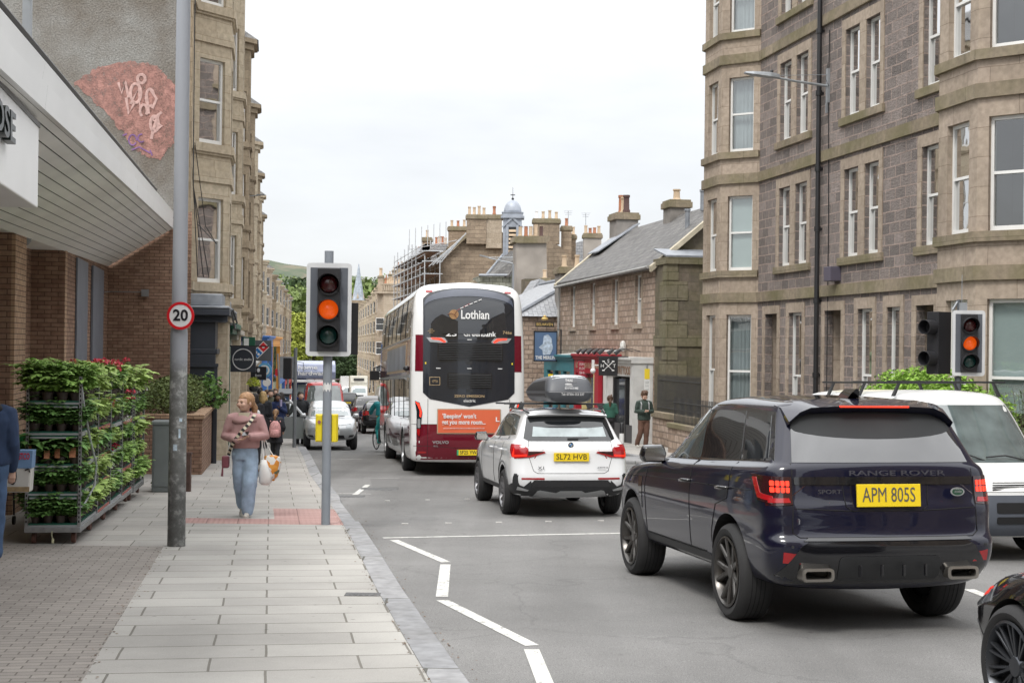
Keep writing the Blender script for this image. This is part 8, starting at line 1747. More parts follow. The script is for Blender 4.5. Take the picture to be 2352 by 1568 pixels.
def hand(mb,w,d,pal,s=1.0,curl=.5,side=1):
    """w wrist point, d forward direction of the hand, pal the direction the palm faces"""
    d = Vector(d).normalized(); pal = Vector(pal).normalized(); a = d.cross(pal).normalized()*side
    q = w; e = w+d*.085*s
    mb.rings([[p+a*x*.034*s*k+pal*y*.015*s for x,y in ((1,-.6),(.6,-1),(-.6,-1),(-1,-.6),(-1,.6),(-.6,1),(.6,1),(1,.6))] for p,k in ((q,.75),(w+d*.03*s,1.05),(e,1.1))])
    for i,l in enumerate((.068,.078,.072,.056)):
        b = e+a*(.027-i*.018)*s-d*.01*s; p1 = b+d*l*.45*s+pal*.01*s*curl; p2 = p1+(d*(1-curl*.8)+pal*curl).normalized()*l*.35*s; p3 = p2+(d*(1-curl*1.4)+pal*curl*1.3).normalized()*l*.3*s
        mb.cap_tube([b,p1,p2,p3],[.0095*s,.009*s,.0085*s,.007*s],6)
    t0 = w+d*.025*s+a*.03*s; mb.cap_tube([t0,t0+d*.03*s+a*.022*s+pal*.01*s,t0+d*.06*s+a*.018*s+pal*.025*s*(1+curl)],[.013*s,.011*s,.0085*s],6)
def person(lab,loc,rz,h,pose,top,bottom,shoes,hair,skin=None,sex='f',group=None,hairstyle='short',build=1.0,vox=.014,topz=(.60,.835),sleeves=True,longcoat=0,legsw=1.0,detail=True,name='person'):
    """pose: dict with hipL.. (points in fractions of height, facing -Y; x to the picture's right)"""
    T = thing(name,lab,'person',loc,rz,group); sk = skin or skin_mat(); H = h; V = lambda p: Vector(p)*H; B = build*H/1.7
    P = dict(hl=(.052,0,.515),hr=(-.052,0,.515),kl=(.055,-.01,.285),kr=(-.055,-.01,.285),al=(.055,.01,.045),ar=(-.055,.01,.045),tl=None,tr=None,
             sl=(.105,.0,.81),sr=(-.105,.0,.81),el=(.135,.01,.635),er=(-.135,.01,.635),wl=(.14,-.03,.49),wr=(-.14,-.03,.49),hdl=(0,0,-1),hdr=(0,0,-1),head=(0,-.012,.93),look=0,tilt=0,lean=0); P.update(pose)
    body = MB(); hz = V(P['head'])
    # head: skull, jaw, nose, ears, neck
    hd = MB(); r = .066*H
    hd.sph((0,.01*H,.012*H),(r*.82,r*1.02,r*1.0),20,14); hd.sph((0,-.018*H,-.022*H),(r*.62,r*.72,r*.74),16,10); hd.sph((0,-.036*H,-.046*H),(r*.34,r*.34,r*.28),12,8)
    hd.sph((0,-.0655*H,-.010*H),(r*.12,r*.2,r*.24),8,6); hd.sph((0,-.070*H,-.018*H),(r*.17,r*.15,r*.11),8,6)
    for s in (1,-1): hd.sph((s*r*.84,.006*H,-.008*H),(r*.1,r*.2,r*.28),8,6); hd.sph((s*r*.42,-.047*H,-.018*H),(r*.3,r*.26,r*.28),8,6)
    hd.sph((0,-.054*H,-.036*H),(r*.3,r*.14,r*.08),8,6); hd.sph((0,-.052*H,.012*H),(r*.6,r*.16,r*.12),10,6)
    HM = Matrix.Translation(hz) @ Matrix.Rotation(P['look'],4,'Z') @ Matrix.Rotation(P['tilt'],4,'X')
    hd.xf(HM); body.merge(hd); body.cap_tube([V((0,.01,.80)),V((0,.012,.85)),hz+Vector((0,.012*H,-.03*H))],[.038*H,.031*H,.032*H],12)
    ell(body,[(0,0,.50*H,.085*B*1.7,.055*B*1.7),(0,0,.62*H,.075*B*1.7,.05*B*1.7),(0,0,.76*H,.09*B*1.7,.055*B*1.7),(0,.005*H,.83*H,.06*B*1.7,.035*B*1.7)])
    for s in 'lr':
        body.cap_tube([V(P['h'+s]),V(P['k'+s]),V(P['a'+s])],[.042*H,.029*H,.02*H],10); body.cap_tube([V(P['s'+s]),V(P['e'+s]),V(P['w'+s])],[.026*H,.021*H,.015*H],8)
        hand(body,V(P['w'+s]),P['hd'+s],(0,-.3,0) if abs(P['hd'+s][2]) > .7 else (0,0,1) if not P.get('palm'+s) else P['palm'+s],H/1.7*.98,P.get('curl',.5),1 if s == 'l' else -1)
    remesh(body,'body',sk,T,vox*.62 if detail else vox,1)
    if detail:
        e = MB(); b2 = MB(); lp = MB()
        for s in (1,-1):
            e.sph((s*r*.36,-.0585*H,.0*H),(r*.13,r*.06,r*.065),8,6); b2.tube([(s*r*.18,-.0635*H,r*.22),(s*r*.4,-.0645*H,r*.27),(s*r*.6,-.055*H,r*.2)],r*.03,5)
        lp.sph((0,-.0615*H,-.0355*H),(r*.24,r*.06,r*.05),8,6)
        for m_,nm,mt_ in ((e,'eye',mat('eye_dark',(.05,.04,.035),.2)),(b2,'eyebrow',hair),(lp,'mouth',mat('lip',(.4,.16,.14),.5))): m_.xf(HM); m_.build(nm,mt_,T,smooth=True)
    # trousers
    q = MB(); w = legsw
    ell(q,[(0,0,.47*H,.095*B*1.7,.066*B*1.7),(0,.004*H,.53*H,.098*B*1.7,.068*B*1.7),(0,0,.60*H,.082*B*1.7,.056*B*1.7)])
    for s in 'lr':
        hp,kn,an = V(P['h'+s]),V(P['k'+s]),V(P['a'+s]); q.cap_tube([hp+Vector((0,0,.0)),hp.lerp(kn,.5),kn,kn.lerp(an,.5),an+Vector((0,0,.012*H))],[.054*B*1.7,.047*B*1.7*w**.5,.040*B*1.7*w,.036*B*1.7*w,.034*B*1.7*w],14)
    o = remesh(q,'trousers',bottom,T,vox,3); folds(o,.012*H/1.7,14/H)
    # upper garment
    q = MB(); z0,z1 = topz; lc = longcoat
    rows = [(0,0,(z0-lc)*H,(.104+lc*.12)*B*1.7,(.078+lc*.1)*B*1.7)]+([(0,0,(z0-lc*.5)*H,.106*B*1.7,.08*B*1.7)] if lc else [])+[(0,0,(z0+.03)*H,.108*B*1.7,.08*B*1.7),(0,0,.70*H,.105*B*1.7,.076*B*1.7),(0,.004*H,.77*H,.112*B*1.7,.075*B*1.7),(0,.006*H,.815*H,.10*B*1.7,.062*B*1.7),(0,.008*H,.84*H,.06*B*1.7,.046*B*1.7),(0,.01*H,.865*H,.040*B*1.7,.042*B*1.7)]
    ell(q,rows,24)
    for s in 'lr':
        a,b,c = V(P['s'+s]),V(P['e'+s]),V(P['w'+s]); q.cap_tube([a.lerp(V((0,0,.80)),.25),a,a.lerp(b,.5),b,b.lerp(c,.5),b.lerp(c,.93)],[.045*B*1.7,.042*B*1.7,.039*B*1.7,.036*B*1.7,.033*B*1.7,.026*B*1.7],14)
    o = remesh(q,'jacket',top,T,vox,2); folds(o,.011*H/1.7,12/H,3)
    # shoes
    for s in 'lr':
        a = V(P['a'+s]); t = P['t'+s] or (0,-1,0); t = Vector(t).normalized(); q = MB(); up = Z*.0
        q.cap_tube([a+Vector((0,0,.01*H))-t*.012*H,a+t*.01*H-Z*.012*H,a+t*.05*H-Z*.024*H,a+t*.09*H-Z*.028*H],[.024*H,.025*H,.023*H,.017*H],10); so_ = MB()
        o = remesh(q,'shoe',shoes,T,.01*H/1.7,1); q = MB(); n_ = t.cross(Z).normalized(); u_ = n_.cross(t)
        q.rings([[a+t*x*H+n_*y*H-Z*.030*H-u_*zz for x,y in ((-.03,-.012),(-.03,.012),(0,.02),(.06,.025),(.098,.018),(.105,0),(.098,-.018),(.06,-.025),(0,-.02))] for zz in (-.004*H,.012*H)]); q.build('sole',mat('shoe_sole',(.5,.49,.46),.7),o)
    # hair
    q = MB()
    if hairstyle != 'none':
        q.sph((0,.016*H,.020*H),(r*.93,r*1.08,r*1.04),20,14)
        bmh = MB(); keep = []
        q.v = [Vector((p.x,p.y if not (p.y < -.035*H and p.z < .030*H) else p.y*.35,p.z if p.z > -.022*H or p.y > .0 else -.02*H)) for p in q.v]
        if hairstyle in ('pony','long'):
            q.sph((0,.075*H,-.01*H),(r*.4,r*.42,r*.45),10,8); q.cap_tube([(0,.08*H,-.01*H),(.01*H,.098*H,-.05*H),(.012*H,.088*H,-.10*H),(.01*H,.08*H,-.14*H if hairstyle == 'pony' else -.22*H)],[r*.36,r*.42,r*.34,r*.12],10)
        if hairstyle == 'curly': [q.sph((r*rnd.uniform(-.7,.7),r*rnd.uniform(-.5,.7),.04*H+r*rnd.uniform(.2,.75)),r*rnd.uniform(.22,.34),8,6) for _ in range(26)]
        if hairstyle == 'loose': q.cap_tube([(r*.7,.02*H,.0),(r*.85,.03*H,-.06*H),(r*.9,.02*H,-.12*H)],[r*.35,r*.4,r*.25],8); q.cap_tube([(-r*.7,.02*H,.0),(-r*.85,.03*H,-.06*H),(-r*.9,.02*H,-.12*H)],[r*.35,r*.4,r*.25],8); q.cap_tube([(0,.05*H,0),(0,.065*H,-.08*H),(0,.06*H,-.13*H)],[r*.8,r*.8,r*.5],10)
        q.xf(HM); o = remesh(q,'hair',hair,T,.011*H/1.7,1); folds(o,.006,40,1)
    return T,HM,V
FACE = -1
jean = mat('light_denim',(.33,.44,.58),.9,var=.22,vs=9); pink = mat('dusty_pink_cloth',(.42,.25,.245),.85,var=.1,vs=7); gin = mat('ginger_hair',(.36,.205,.105),.6,var=.3,vs=30); wshoe = mat('pale_shoe',(.5,.48,.44),.7)
wl_ = gp(561,1186,.1)
Wm,HM,V = person('woman in dusty pink jacket and light jeans walking towards the camera holding a phone',(wl_.x,wl_.y,wl_.z),R(0),1.67,
    dict(hl=(.05,0,.52),hr=(-.05,0,.52),kl=(.05,-.045,.29),kr=(-.042,.03,.295),al=(.035,-.05,.045),ar=(-.03,.11,.085),tr=(0,-.75,-.6),sl=(.108,.0,.805),sr=(-.108,.0,.805),el=(.165,-.01,.66),er=(-.165,.0,.655),wl=(.06,-.13,.665),wr=(-.035,-.13,.635),hdl=(-.9,-.25,.15),hdr=(.8,-.35,.15),look=R(-38),curl=.55,head=(.0,-.02,.935)),pink,jean,wshoe,gin,hairstyle='pony',build=1.12,legsw=1.42,topz=(.565,.835))
q = MB(); n = 20
for k,(rr_,zz) in enumerate(((.062,.845),(.085,.835),(.11,.80),(.115,.775))): q.v += [V((rr_*1.05*math.cos(2*math.pi*i/n),-.0+rr_*.78*math.sin(2*math.pi*i/n),zz+.008*math.cos(2*math.pi*i/n*3+k))) for i in range(n)]
for k in range(3):
    for i in range(n): q.f.append((k*n+i,k*n+(i+1) % n,(k+1)*n+(i+1) % n,(k+1)*n+i)); q.mi.append(0)
cl_ = q.build('collar',pink,Wm,smooth=True); sm_ = cl_.modifiers.new('s','SOLIDIFY'); sm_.thickness = .012
q = MB(); q.rings([[V((x,y,z)) for x,y,z in ((-.05,-.055,.855),(.05,-.055,.855),(.03,-.075,.80),(-.03,-.075,.80))],[V((x,y+.02,z)) for x,y,z in ((-.05,-.055,.855),(.05,-.055,.855),(.03,-.075,.80),(-.03,-.075,.80))]]); q.build('top',mat('beige_top',(.42,.36,.27),.8),Wm)
# striped strap, bags, phone
strp = [V((.085,-.04,.84)),V((.055,-.105,.775)),V((.0,-.142,.71)),V((-.055,-.142,.64)),V((-.095,-.105,.575)),V((-.125,-.05,.505))]
for k in range(len(strp)-1):
    for j in range(4):
        a = strp[k].lerp(strp[k+1],j/4); b = strp[k].lerp(strp[k+1],(j+1)/4); q = MB(); d = (b-a).normalized(); s_ = d.cross(Y).normalized()*.022; o_ = -Y*.004
        q.add([a-s_,a+s_,b+s_,b-s_,a-s_+o_,a+s_+o_,b+s_+o_,b-s_+o_],[(0,1,2,3),(4,5,6,7),(0,1,5,4),(1,2,6,5),(2,3,7,6),(3,0,4,7)])
        if k == 0 and j == 0: ST = q
        else: 
            (ST if (k*4+j) % 2 == 0 else globals().setdefault('ST2',MB())).merge(q)
BG = thing('shoulder_bag','small dusty pink bag on a zebra striped strap at the hip of the walking woman','bag',wl_); ST.build('strap',mat('cream_strap',(.6,.55,.42),.8),BG); ST2.build('strap_stripe',mat('black_strap',(.02,.02,.02),.8),BG)
q = MB(); c_ = V((-.15,-.03,.455)); q.box(c_.x-.05,c_.x+.045,c_.y-.05,c_.y+.05,c_.z-.09,c_.z+.075); q.build('bag',mat('mauve_leather',(.22,.07,.09),.5),BG,bevel=.02); q = MB(); q.tube([c_+Vector((-.03,-.05,-.05)),c_+Vector((-.04,-.05,-.2))],[.008,.018],6); q.build('tassel',MATS['mauve_leather'],BG)
PH = thing('phone','black phone held in the hands of the walking woman','phone',wl_); q = MB(); pc = V((.035,-.185,.685)); q.obox(pc,Vector((1,-.1,.15)).normalized(),Vector((0,-.5,.86)),-.045,.045,-.004,.004,-.03,.06,Vector((.0,.86,.5))); q.build('case',M_gloss,PH,bevel=.003)
TB = thing('shopping_bag','white and orange patterned carrier bags hanging from the arm of the walking woman','bag',wl_)
q = MB(); rs = []
for z,w,d,cx in ((.30,.035,.02,.20),(.33,.07,.045,.20),(.38,.085,.05,.20),(.44,.08,.045,.21),(.485,.065,.035,.215),(.50,.06,.03,.215)): rs.append([V((cx+w*math.cos(a)*(1+.15*math.sin(3*a+z*30)),.02+d*math.sin(a),z+.006*math.sin(2*a+z*60))) for a in [2*math.pi*k/18 for k in range(18)]])
def pat_mat():
    m,nt,b = _base('floral_carrier_print'); tc = N(nt,'ShaderNodeTexCoord'); v = N(nt,'ShaderNodeTexVoronoi'); v.inputs['Scale'].default_value = 17; L(nt,tc.outputs['Object'],v.inputs['Vector'])
    cr = N(nt,'ShaderNodeValToRGB'); cr.color_ramp.interpolation = 'CONSTANT'; e = cr.color_ramp.elements; e[0].position = 0; e[0].color = (.62,.24,.03,1); e[1].position = .32; e[1].color = (.7,.69,.66,1); x = e.new(.62); x.color = (.12,.14,.08,1); x = e.new(.72); x.color = (.66,.30,.05,1); x = e.new(.85); x.color = (.68,.67,.65,1)
    s = N(nt,'ShaderNodeSeparateColor'); L(nt,v.outputs['Color'],s.inputs[0]); L(nt,s.outputs[0],cr.inputs[0]); L(nt,cr.outputs[0],b.inputs['Base Color']); b.inputs['Roughness'].default_value = .5; return m
q.rings(rs); q.build('patterned_bag',pat_mat(),TB,smooth=True)
q = MB(); rs = []
for z,w,d,cx in ((.265,.03,.02,.175),(.29,.05,.035,.175),(.35,.05,.035,.175),(.42,.035,.025,.165),(.47,.02,.015,.16)): rs.append([V((cx+w*math.cos(a)*(1+.2*math.sin(4*a+z*40)),-.035+d*math.sin(a),z)) for a in [2*math.pi*k/16 for k in range(16)]])
q.rings(rs); q.build('white_bag',white,TB,smooth=True)
q = MB(); q.tube([V((.15,-.02,.66)),V((.165,.0,.56)),V((.17,.02,.49))],.007,5); q.tube([V((.16,-.02,.66)),V((.19,.0,.57)),V((.235,.02,.49))],.007,5); q.tube([V((.14,-.04,.66)),V((.15,-.03,.56)),V((.16,-.035,.46))],.01,5); q.build('handle',white,TB)
for t_ in (BG,PH,TB): t_.location = wl_
WT_ = thing('watch','small wrist watch on the left wrist of the walking woman','watch',wl_); q = MB(); q.tube([V((.072,-.122,.665)),V((.088,-.115,.667))],.024,12); q.build('strap',mat('watch_strap',(.45,.4,.38),.4),WT_)

ln_ = gp(1478,1028,.1); hood = mat('dark_green_coat',(.035,.055,.045),.8,var=.15); brn = mat('brown_trousers',(.13,.07,.05),.9,var=.15); bh = mat('brown_hair',(.09,.045,.025),.6,var=.3,vs=30); dh = mat('dark_hair',(.02,.015,.012),.6)
person('young man in dark green jacket and brown trousers looking down at his phone',ln_,R(12),1.80,dict(kl=(.05,-.01,.28),kr=(-.06,.0,.28),al=(.045,.02,.05),ar=(-.10,.08,.05),el=(.15,.0,.65),er=(-.15,.0,.65),wl=(.035,-.14,.66),wr=(-.03,-.14,.655),hdl=(-.7,-.6,.1),hdr=(.7,-.6,.1),tilt=R(28),look=R(15)),hood,brn,wshoe,bh,build=1.12,hairstyle='curly',topz=(.50,.84),legsw=1.15)
q = MB(); [q.tube([Vector(ln_)+Matrix.Rotation(R(12),3,'Z') @ Vector(p) for p in ((s*.13,.09,1.5),(s*.13,-.02,1.52),(s*.125,-.14,1.42),(s*.14,-.13,1.15),(s*.15,.05,1.05))],.022,6) for s in (1,-1)]; BPK = thing('backpack','grey backpack worn by the young man in the dark green jacket','backpack',ln_); q.v = [p-ln_ for p in q.v]; q.build('strap',mat('grey_strap',(.35,.36,.37),.7),BPK)
q = MB(); ell(q,[(0,.2,1.02,.12,.05),(0,.22,1.1,.16,.09),(0,.22,1.4,.15,.09),(0,.2,1.5,.08,.05)]); q.xf(Matrix.Rotation(R(12),4,'Z')); q.build('bag',MATS['grey_strap'],BPK,smooth=True)
g_ = gp(1381,1012,.1); person('woman with long dark ponytail and green top seen from behind by the crimson shop',(g_.x+.02,48.2,gz(48.2)+.1),R(188),1.66,dict(el=(.15,.02,.66),er=(-.15,.02,.66),wl=(.1,-.1,.62),wr=(-.1,-.1,.62),hdl=(-.5,-.8,0),hdr=(.5,-.8,0)),mat('bottle_green_top',(.03,.11,.08),.85,var=.1),mat('black_trousers',(.015,.015,.018),.8),M_black,bh,build=1.08,hairstyle='long',topz=(.56,.84),detail=False)
# schoolchild and others on the left pavement
c_ = gp(632,1057,.1); dcoat = mat('black_coat',(.018,.019,.024),.8,var=.2)
person('child with long brown hair in a black coat walking away behind the woman',c_,R(186),1.24,dict(kl=(.05,-.03,.285),kr=(-.05,.04,.30),al=(.05,-.04,.05),ar=(-.045,.13,.10),tr=(0,-.5,-.85),el=(.15,.0,.66),er=(-.16,.02,.66),wl=(.12,-.08,.58),wr=(-.15,-.06,.58)),dcoat,mat('black_trousers',(.015,.015,.018),.8),mat('tan_sole',(.25,.2,.16),.8),mat('light_brown_hair',(.24,.14,.07),.6,var=.3,vs=30),build=1.25,hairstyle='long',topz=(.56,.85),longcoat=.2,detail=False)
pk = mat('pink_backpack',(.52,.26,.25),.7,var=.35,vs=26); BK = thing('backpack','dusty pink floral backpack worn by the child in the black coat','backpack',c_,R(6)); q = MB(); ell(q,[(0,-.17,.58,.10,.05),(0,-.19,.62,.14,.085),(0,-.19,.80,.14,.085),(0,-.18,.92,.11,.07),(0,-.17,.98,.05,.03)]); q.build('bag',pk,BK,smooth=True); q = MB(); ell(q,[(0,-.26,.60,.09,.03),(0,-.28,.64,.11,.045),(0,-.28,.74,.11,.04),(0,-.26,.77,.08,.02)]); q.build('pocket',pk,BK,smooth=True); q = MB(); q.tube([(-.12,-.1,.95),(-.1,-.02,1.02),(-.09,.1,.98)],.018,6); q.tube([(.12,-.1,.95),(.1,-.02,1.02),(.09,.1,.98)],.018,6); q.build('strap',pk,BK)
def bystander(lab,u,D,h,rz,top,bot,hr,style='short',arms=0,lc=0,gr='people on the left pavement',**k):
    p = at(u,950,D); r = random.Random(int(u*7+D)); st_ = r.uniform(-.05,.05)
    pose = dict(kl=(.05,st_-.01,.285),kr=(-.05,-st_,.285),al=(.05,st_*1.5,.045),ar=(-.05,-st_*1.5+.02,.05))
    if arms: pose.update(el=(.15,-.02,.66),er=(-.15,-.02,.66),wl=(.05,-.14,.74),wr=(-.06,-.12,.64),hdl=(-.6,-.6,.4),hdr=(.6,-.6,.2))
    return person(lab,(p.x,D,gz(D)+.1),R(rz),h,pose,top,bot,M_black,hr,hairstyle=style,longcoat=lc,detail=False,group=gr,vox=.022,build=k.get('b',1.15),skin=k.get('skin'))
nv = mat('navy_coat',(.02,.035,.11),.8,var=.15); bkt = MATS['black_trousers']; bld = mat('fair_hair',(.45,.3,.13),.6,var=.2,vs=30); wcoat = mat('pale_hood',(.6,.6,.6),.8); grn = mat('olive_coat',(.09,.09,.06),.8); dsk = skin_mat('brown_skin',(.19,.1,.065))
bystander('child in a pale hood close behind the walking woman',590,32.5,1.25,180,wcoat,bkt,wcoat,'loose'); p = at(598,950,32.4); BK = thing('backpack','blue, purple and pink tie-dye backpack of the child in the pale hood','backpack',(p.x+.05,p.y,gz(32.4)+.1)); q = MB(); ell(q,[(0,-.19,.62,.1,.05),(0,-.21,.68,.15,.09),(0,-.21,.90,.14,.08),(0,-.19,1.0,.06,.04)])
def tie_mat():
    m,nt,b = _base('tie_dye'); tc = N(nt,'ShaderNodeTexCoord'); w = N(nt,'ShaderNodeTexWave'); w.inputs['Scale'].default_value = 2.5; w.inputs['Distortion'].default_value = 8; L(nt,tc.outputs['Object'],w.inputs[0]); cr = N(nt,'ShaderNodeValToRGB'); e = cr.color_ramp.elements; e[0].color = (.03,.08,.5,1); e[1].color = (.55,.45,.75,1); x = e.new(.45); x.color = (.08,.2,.6,1); x = e.new(.65); x.color = (.6,.06,.25,1); L(nt,w.outputs[0],cr.inputs[0]); L(nt,cr.outputs[0],b.inputs['Base Color']); return m
q.build('bag',tie_mat(),BK,smooth=True)
bystander('person in black coat with dark hair right behind the pale hooded child',585,37,1.62,175,dcoat,bkt,dh,'loose',lc=.1); bystander('person with fair hair and black jacket in the left pavement crowd',604,41,1.66,182,dcoat,bkt,bld,'loose')
bystander('woman in navy coat lifting a pale cup beside the parking machine',638,43,1.60,8,nv,bkt,dh,'loose',arms=1,lc=.1,skin=dsk); CU = thing('cup','pale lilac cup held up by the woman in the navy coat','cup',at(645,925,42.7)); q = MB(); q.lathe([(0,-.1),(.035,-.1),(.045,.1),(0,.1)],(0,0,0),seg=14); q.build('cup',mat('lilac_cup',(.45,.4,.6),.5),CU)
bystander('man in a dark jacket in the middle of the far crowd',622,47,1.72,0,grn,bkt,dh,'short'); bystander('man in black further back in the far crowd, near the white parked car',632,55,1.75,5,dcoat,bkt,bh,'short',arms=1); bystander('tall person with a dark bun above the far crowd',596,52,1.74,185,dcoat,bkt,dh,'curly'); bystander('person in olive coat seen from behind, leftmost of the crowd',576,44,1.60,178,grn,bkt,dh,'short'); bystander('person in dark coat carrying a bag, far right of the crowd',646,51,1.62,182,dcoat,nv,dh,'loose')
bystander('person in grey coat farthest down the left pavement',612,62,1.7,182,mat('grey_coat',(.2,.2,.21),.8),bkt,bh,'short')
DR = person('man in black T-shirt and dark cap at the open door of the silver hatchback',(at(690,950,45.6).x,45.6,gz(45.6)+.02),R(20),1.74,dict(el=(.17,-.03,.66),er=(-.17,-.03,.66),wl=(.1,-.14,.6),wr=(-.24,-.08,.58),hdl=(-.5,-.8,0),hdr=(-.6,-.7,0)),mat('black_shirt',(.02,.022,.026),.8),bkt,M_black,dh,build=1.2,detail=False)[0]
teal = mat('teal_jacket',(.01,.24,.27),.6,var=.15); tt = mat('turquoise_trousers',(.03,.38,.38),.6,var=.12)
CX = at(879,960,43.2); CY = person('cyclist in teal jacket and turquoise trousers beside the front of the bus',(CX.x,43.2,gz(43.2)+.05),R(205),1.72,dict(hl=(.06,.12,.55),hr=(-.06,.12,.55),kl=(.07,-.06,.36),kr=(-.07,-.02,.32),al=(.06,.02,.14),ar=(-.06,.08,.09),sl=(.105,-.06,.80),sr=(-.105,-.06,.80),el=(.15,-.16,.70),er=(-.15,-.16,.70),wl=(.13,-.27,.62),wr=(-.13,-.27,.62),hdl=(0,-.8,-.5),hdr=(0,-.8,-.5),head=(0,-.10,.90)),teal,tt,M_black,mat('helmet_white',(.6,.6,.6),.4),build=1.2,hairstyle='short',detail=False)[0]
BI = thing('bicycle','dark bicycle under the cyclist in teal beside the bus','bicycle',(CX.x,43.2,gz(43.2)+.01),R(205)); 
for y,nm in ((.55,'rear_wheel'),(-.55,'front_wheel')): q = MB(); q.lathe([(.31,-.02),(.34,0),(.31,.02),(.295,0)],(0,y,.34),axis='x',seg=28,closed=True); [q.tube([(0,y,.34),(0,y+.3*math.cos(a),.34+.3*math.sin(a))],.004,3) for a in [k*.6 for k in range(10)]]; q.build(nm,M_tyre,BI)
q = MB(); [q.tube(p,.018,6) for p in ([(0,.55,.34),(0,.1,.33),(0,.2,.85)],[(0,.55,.34),(0,.2,.8),(0,-.4,.82),(0,.1,.33)],[(0,-.4,.95),(0,-.42,.8),(0,-.55,.34)],[(-.28,-.45,1.0),(0,-.42,.98),(.28,-.45,1.0)])]; q.build('frame',M_black,BI); q = MB(); ell(q,[(0,.25,.86,.04,.1),(0,.22,.90,.07,.13)]); q.build('saddle',M_black,BI); q = MB(); q.box(.1,.28,.35,.75,.3,.7); q.box(-.28,-.1,.35,.75,.3,.7); q.build('pannier',M_trim,BI,bevel=.04)
# man at the left edge in a denim jacket with a carrier bag and a shopping trolley
mn = gp(-14,1292,.1); dj = mat('dark_denim',(.022,.042,.095),.9,var=.18,vs=10); dj2 = mat('blue_jeans',(.055,.10,.19),.9,var=.2,vs=9)
MN = person('man in dark denim jacket and blue jeans, cut off by the left edge',(mn.x-.085,mn.y,mn.z),R(200),1.82,dict(el=(.15,.0,.64),er=(-.13,.03,.64),wl=(.13,-.1,.52),wr=(-.13,-.05,.50),kl=(.05,-.03,.285),kr=(-.055,.02,.285),ar=(-.05,.05,.05),al=(.05,-.03,.045)),dj,dj2,M_black,dh,build=1.22,topz=(.53,.84),legsw=1.0)[0]
q = MB(); ell(q,[(0,.05,1.47,.13,.1),(0,.07,1.53,.15,.12),(0,.05,1.60,.1,.09)]); remesh(q,'hood',mat('black_hood',(.012,.012,.014),.85),MN,.02,2); 
CBp = at(34,1082,14.7); CB_ = thing('carrier_bag','pale blue and white wildlife carrier bag hanging beside the man in denim','bag',CBp,R(8)); q = MB(); q.rings([[(x*w,y,z) for x,y in ((-1,-.09),(1,-.09),(1,.09),(-1,.09))] for z,w in ((-.21,.17),(.0,.18),(.22,.19))]); q.build('bag',mat('bag_white',(.56,.55,.52),.45,var=.12),CB_,bevel=.02)
q = MB(); q.rings([[(x*w,y,z) for x,y in ((-1,-.095),(1,-.095),(1,.095),(-1,.095))] for z,w in ((.04,.185),(.222,.193))]); q.build('sky_band',mat('bag_blue',(.16,.27,.45),.45),CB_)
label_text('lettering','COSTCO',.09,mat('bag_red',(.6,.01,.03),.5),CB_,Vector((.08,-.099,.16)),X,Vector((0,0,1)),.002,width=.17,bold=.015)
q = MB(); q.sph((.0,-.095,-.04),(.04,.008,.09),10,8); q.sph((.015,-.096,.07),(.022,.008,.028),8,6); q.tube([(.12,-.097,.02),(.16,-.097,.04),(.17,-.097,-.0)],.008,5); q.build('bird_print',M_black,CB_,smooth=True)
q = MB(); q.box(-.165,.165,-.093,-.09,-.2,-.15); q.build('sand_print',mat('sand_print',(.3,.22,.12),.6,var=.4,vs=20),CB_)
CT = thing('shopping_trolley','dark wire shopping trolley holding green crates behind the carrier bag','trolley',gp(62,1215,.1),R(8)); q = MB()
for i in range(15): x = -.28+i*.04; q.tube([(x,-.3,.45),(x,-.3,.72)],.003,4); 
for z in (.45,.52,.59,.66,.72): q.tube([(-.28,-.3,z),(.28,-.3,z),(.28,.5,z),(-.28,.5,z),(-.28,-.3,z)],.004,4)
for x in (-.25,.25): q.tube([(x,-.25,.45),(x,-.28,.12)],.012,6); q.tube([(x,.45,.45),(x,.48,.12)],.012,6)
q.tube([(-.3,.6,1.0),(.3,.6,1.0)],.015,6); q.tube([(-.28,.5,.72),(-.3,.6,1.0)],.012,6); q.build('basket',mat('dark_wire',(.05,.05,.055),.5),CT)
for x in (-.25,.25):
    for y in (-.28,.48): q = MB(); q.lathe([(0,-.015),(.055,-.015),(.055,.015),(0,.015)],(x,y,.055),axis='x',seg=16); q.build('wheel',M_tyre,CT)
for i in range(3):
    GC = thing('plastic_crate','bright green plastic crate, %s in the stack behind the first plant trolley' % ('lowest','middle one','topmost')[i],'crate',CT.location+Vector((.12,.25,.74+.14*i)),R(8),'green crates'); q = MB(); q.box(-.28,.28,-.2,.2,0,.02); [q.box(*b) for b in ((-.28,.28,-.2,-.185,.02,.13),(-.28,.28,.185,.2,.02,.13),(-.28,-.265,-.185,.185,.02,.13),(.265,.28,-.185,.185,.02,.13))]; [q.box(-.26+k*.09,-.2+k*.09,-.205,-.2,.04,.1) for k in range(6)]; q.build('crate',mat('crate_green',(.02,.26,.06),.5),GC)
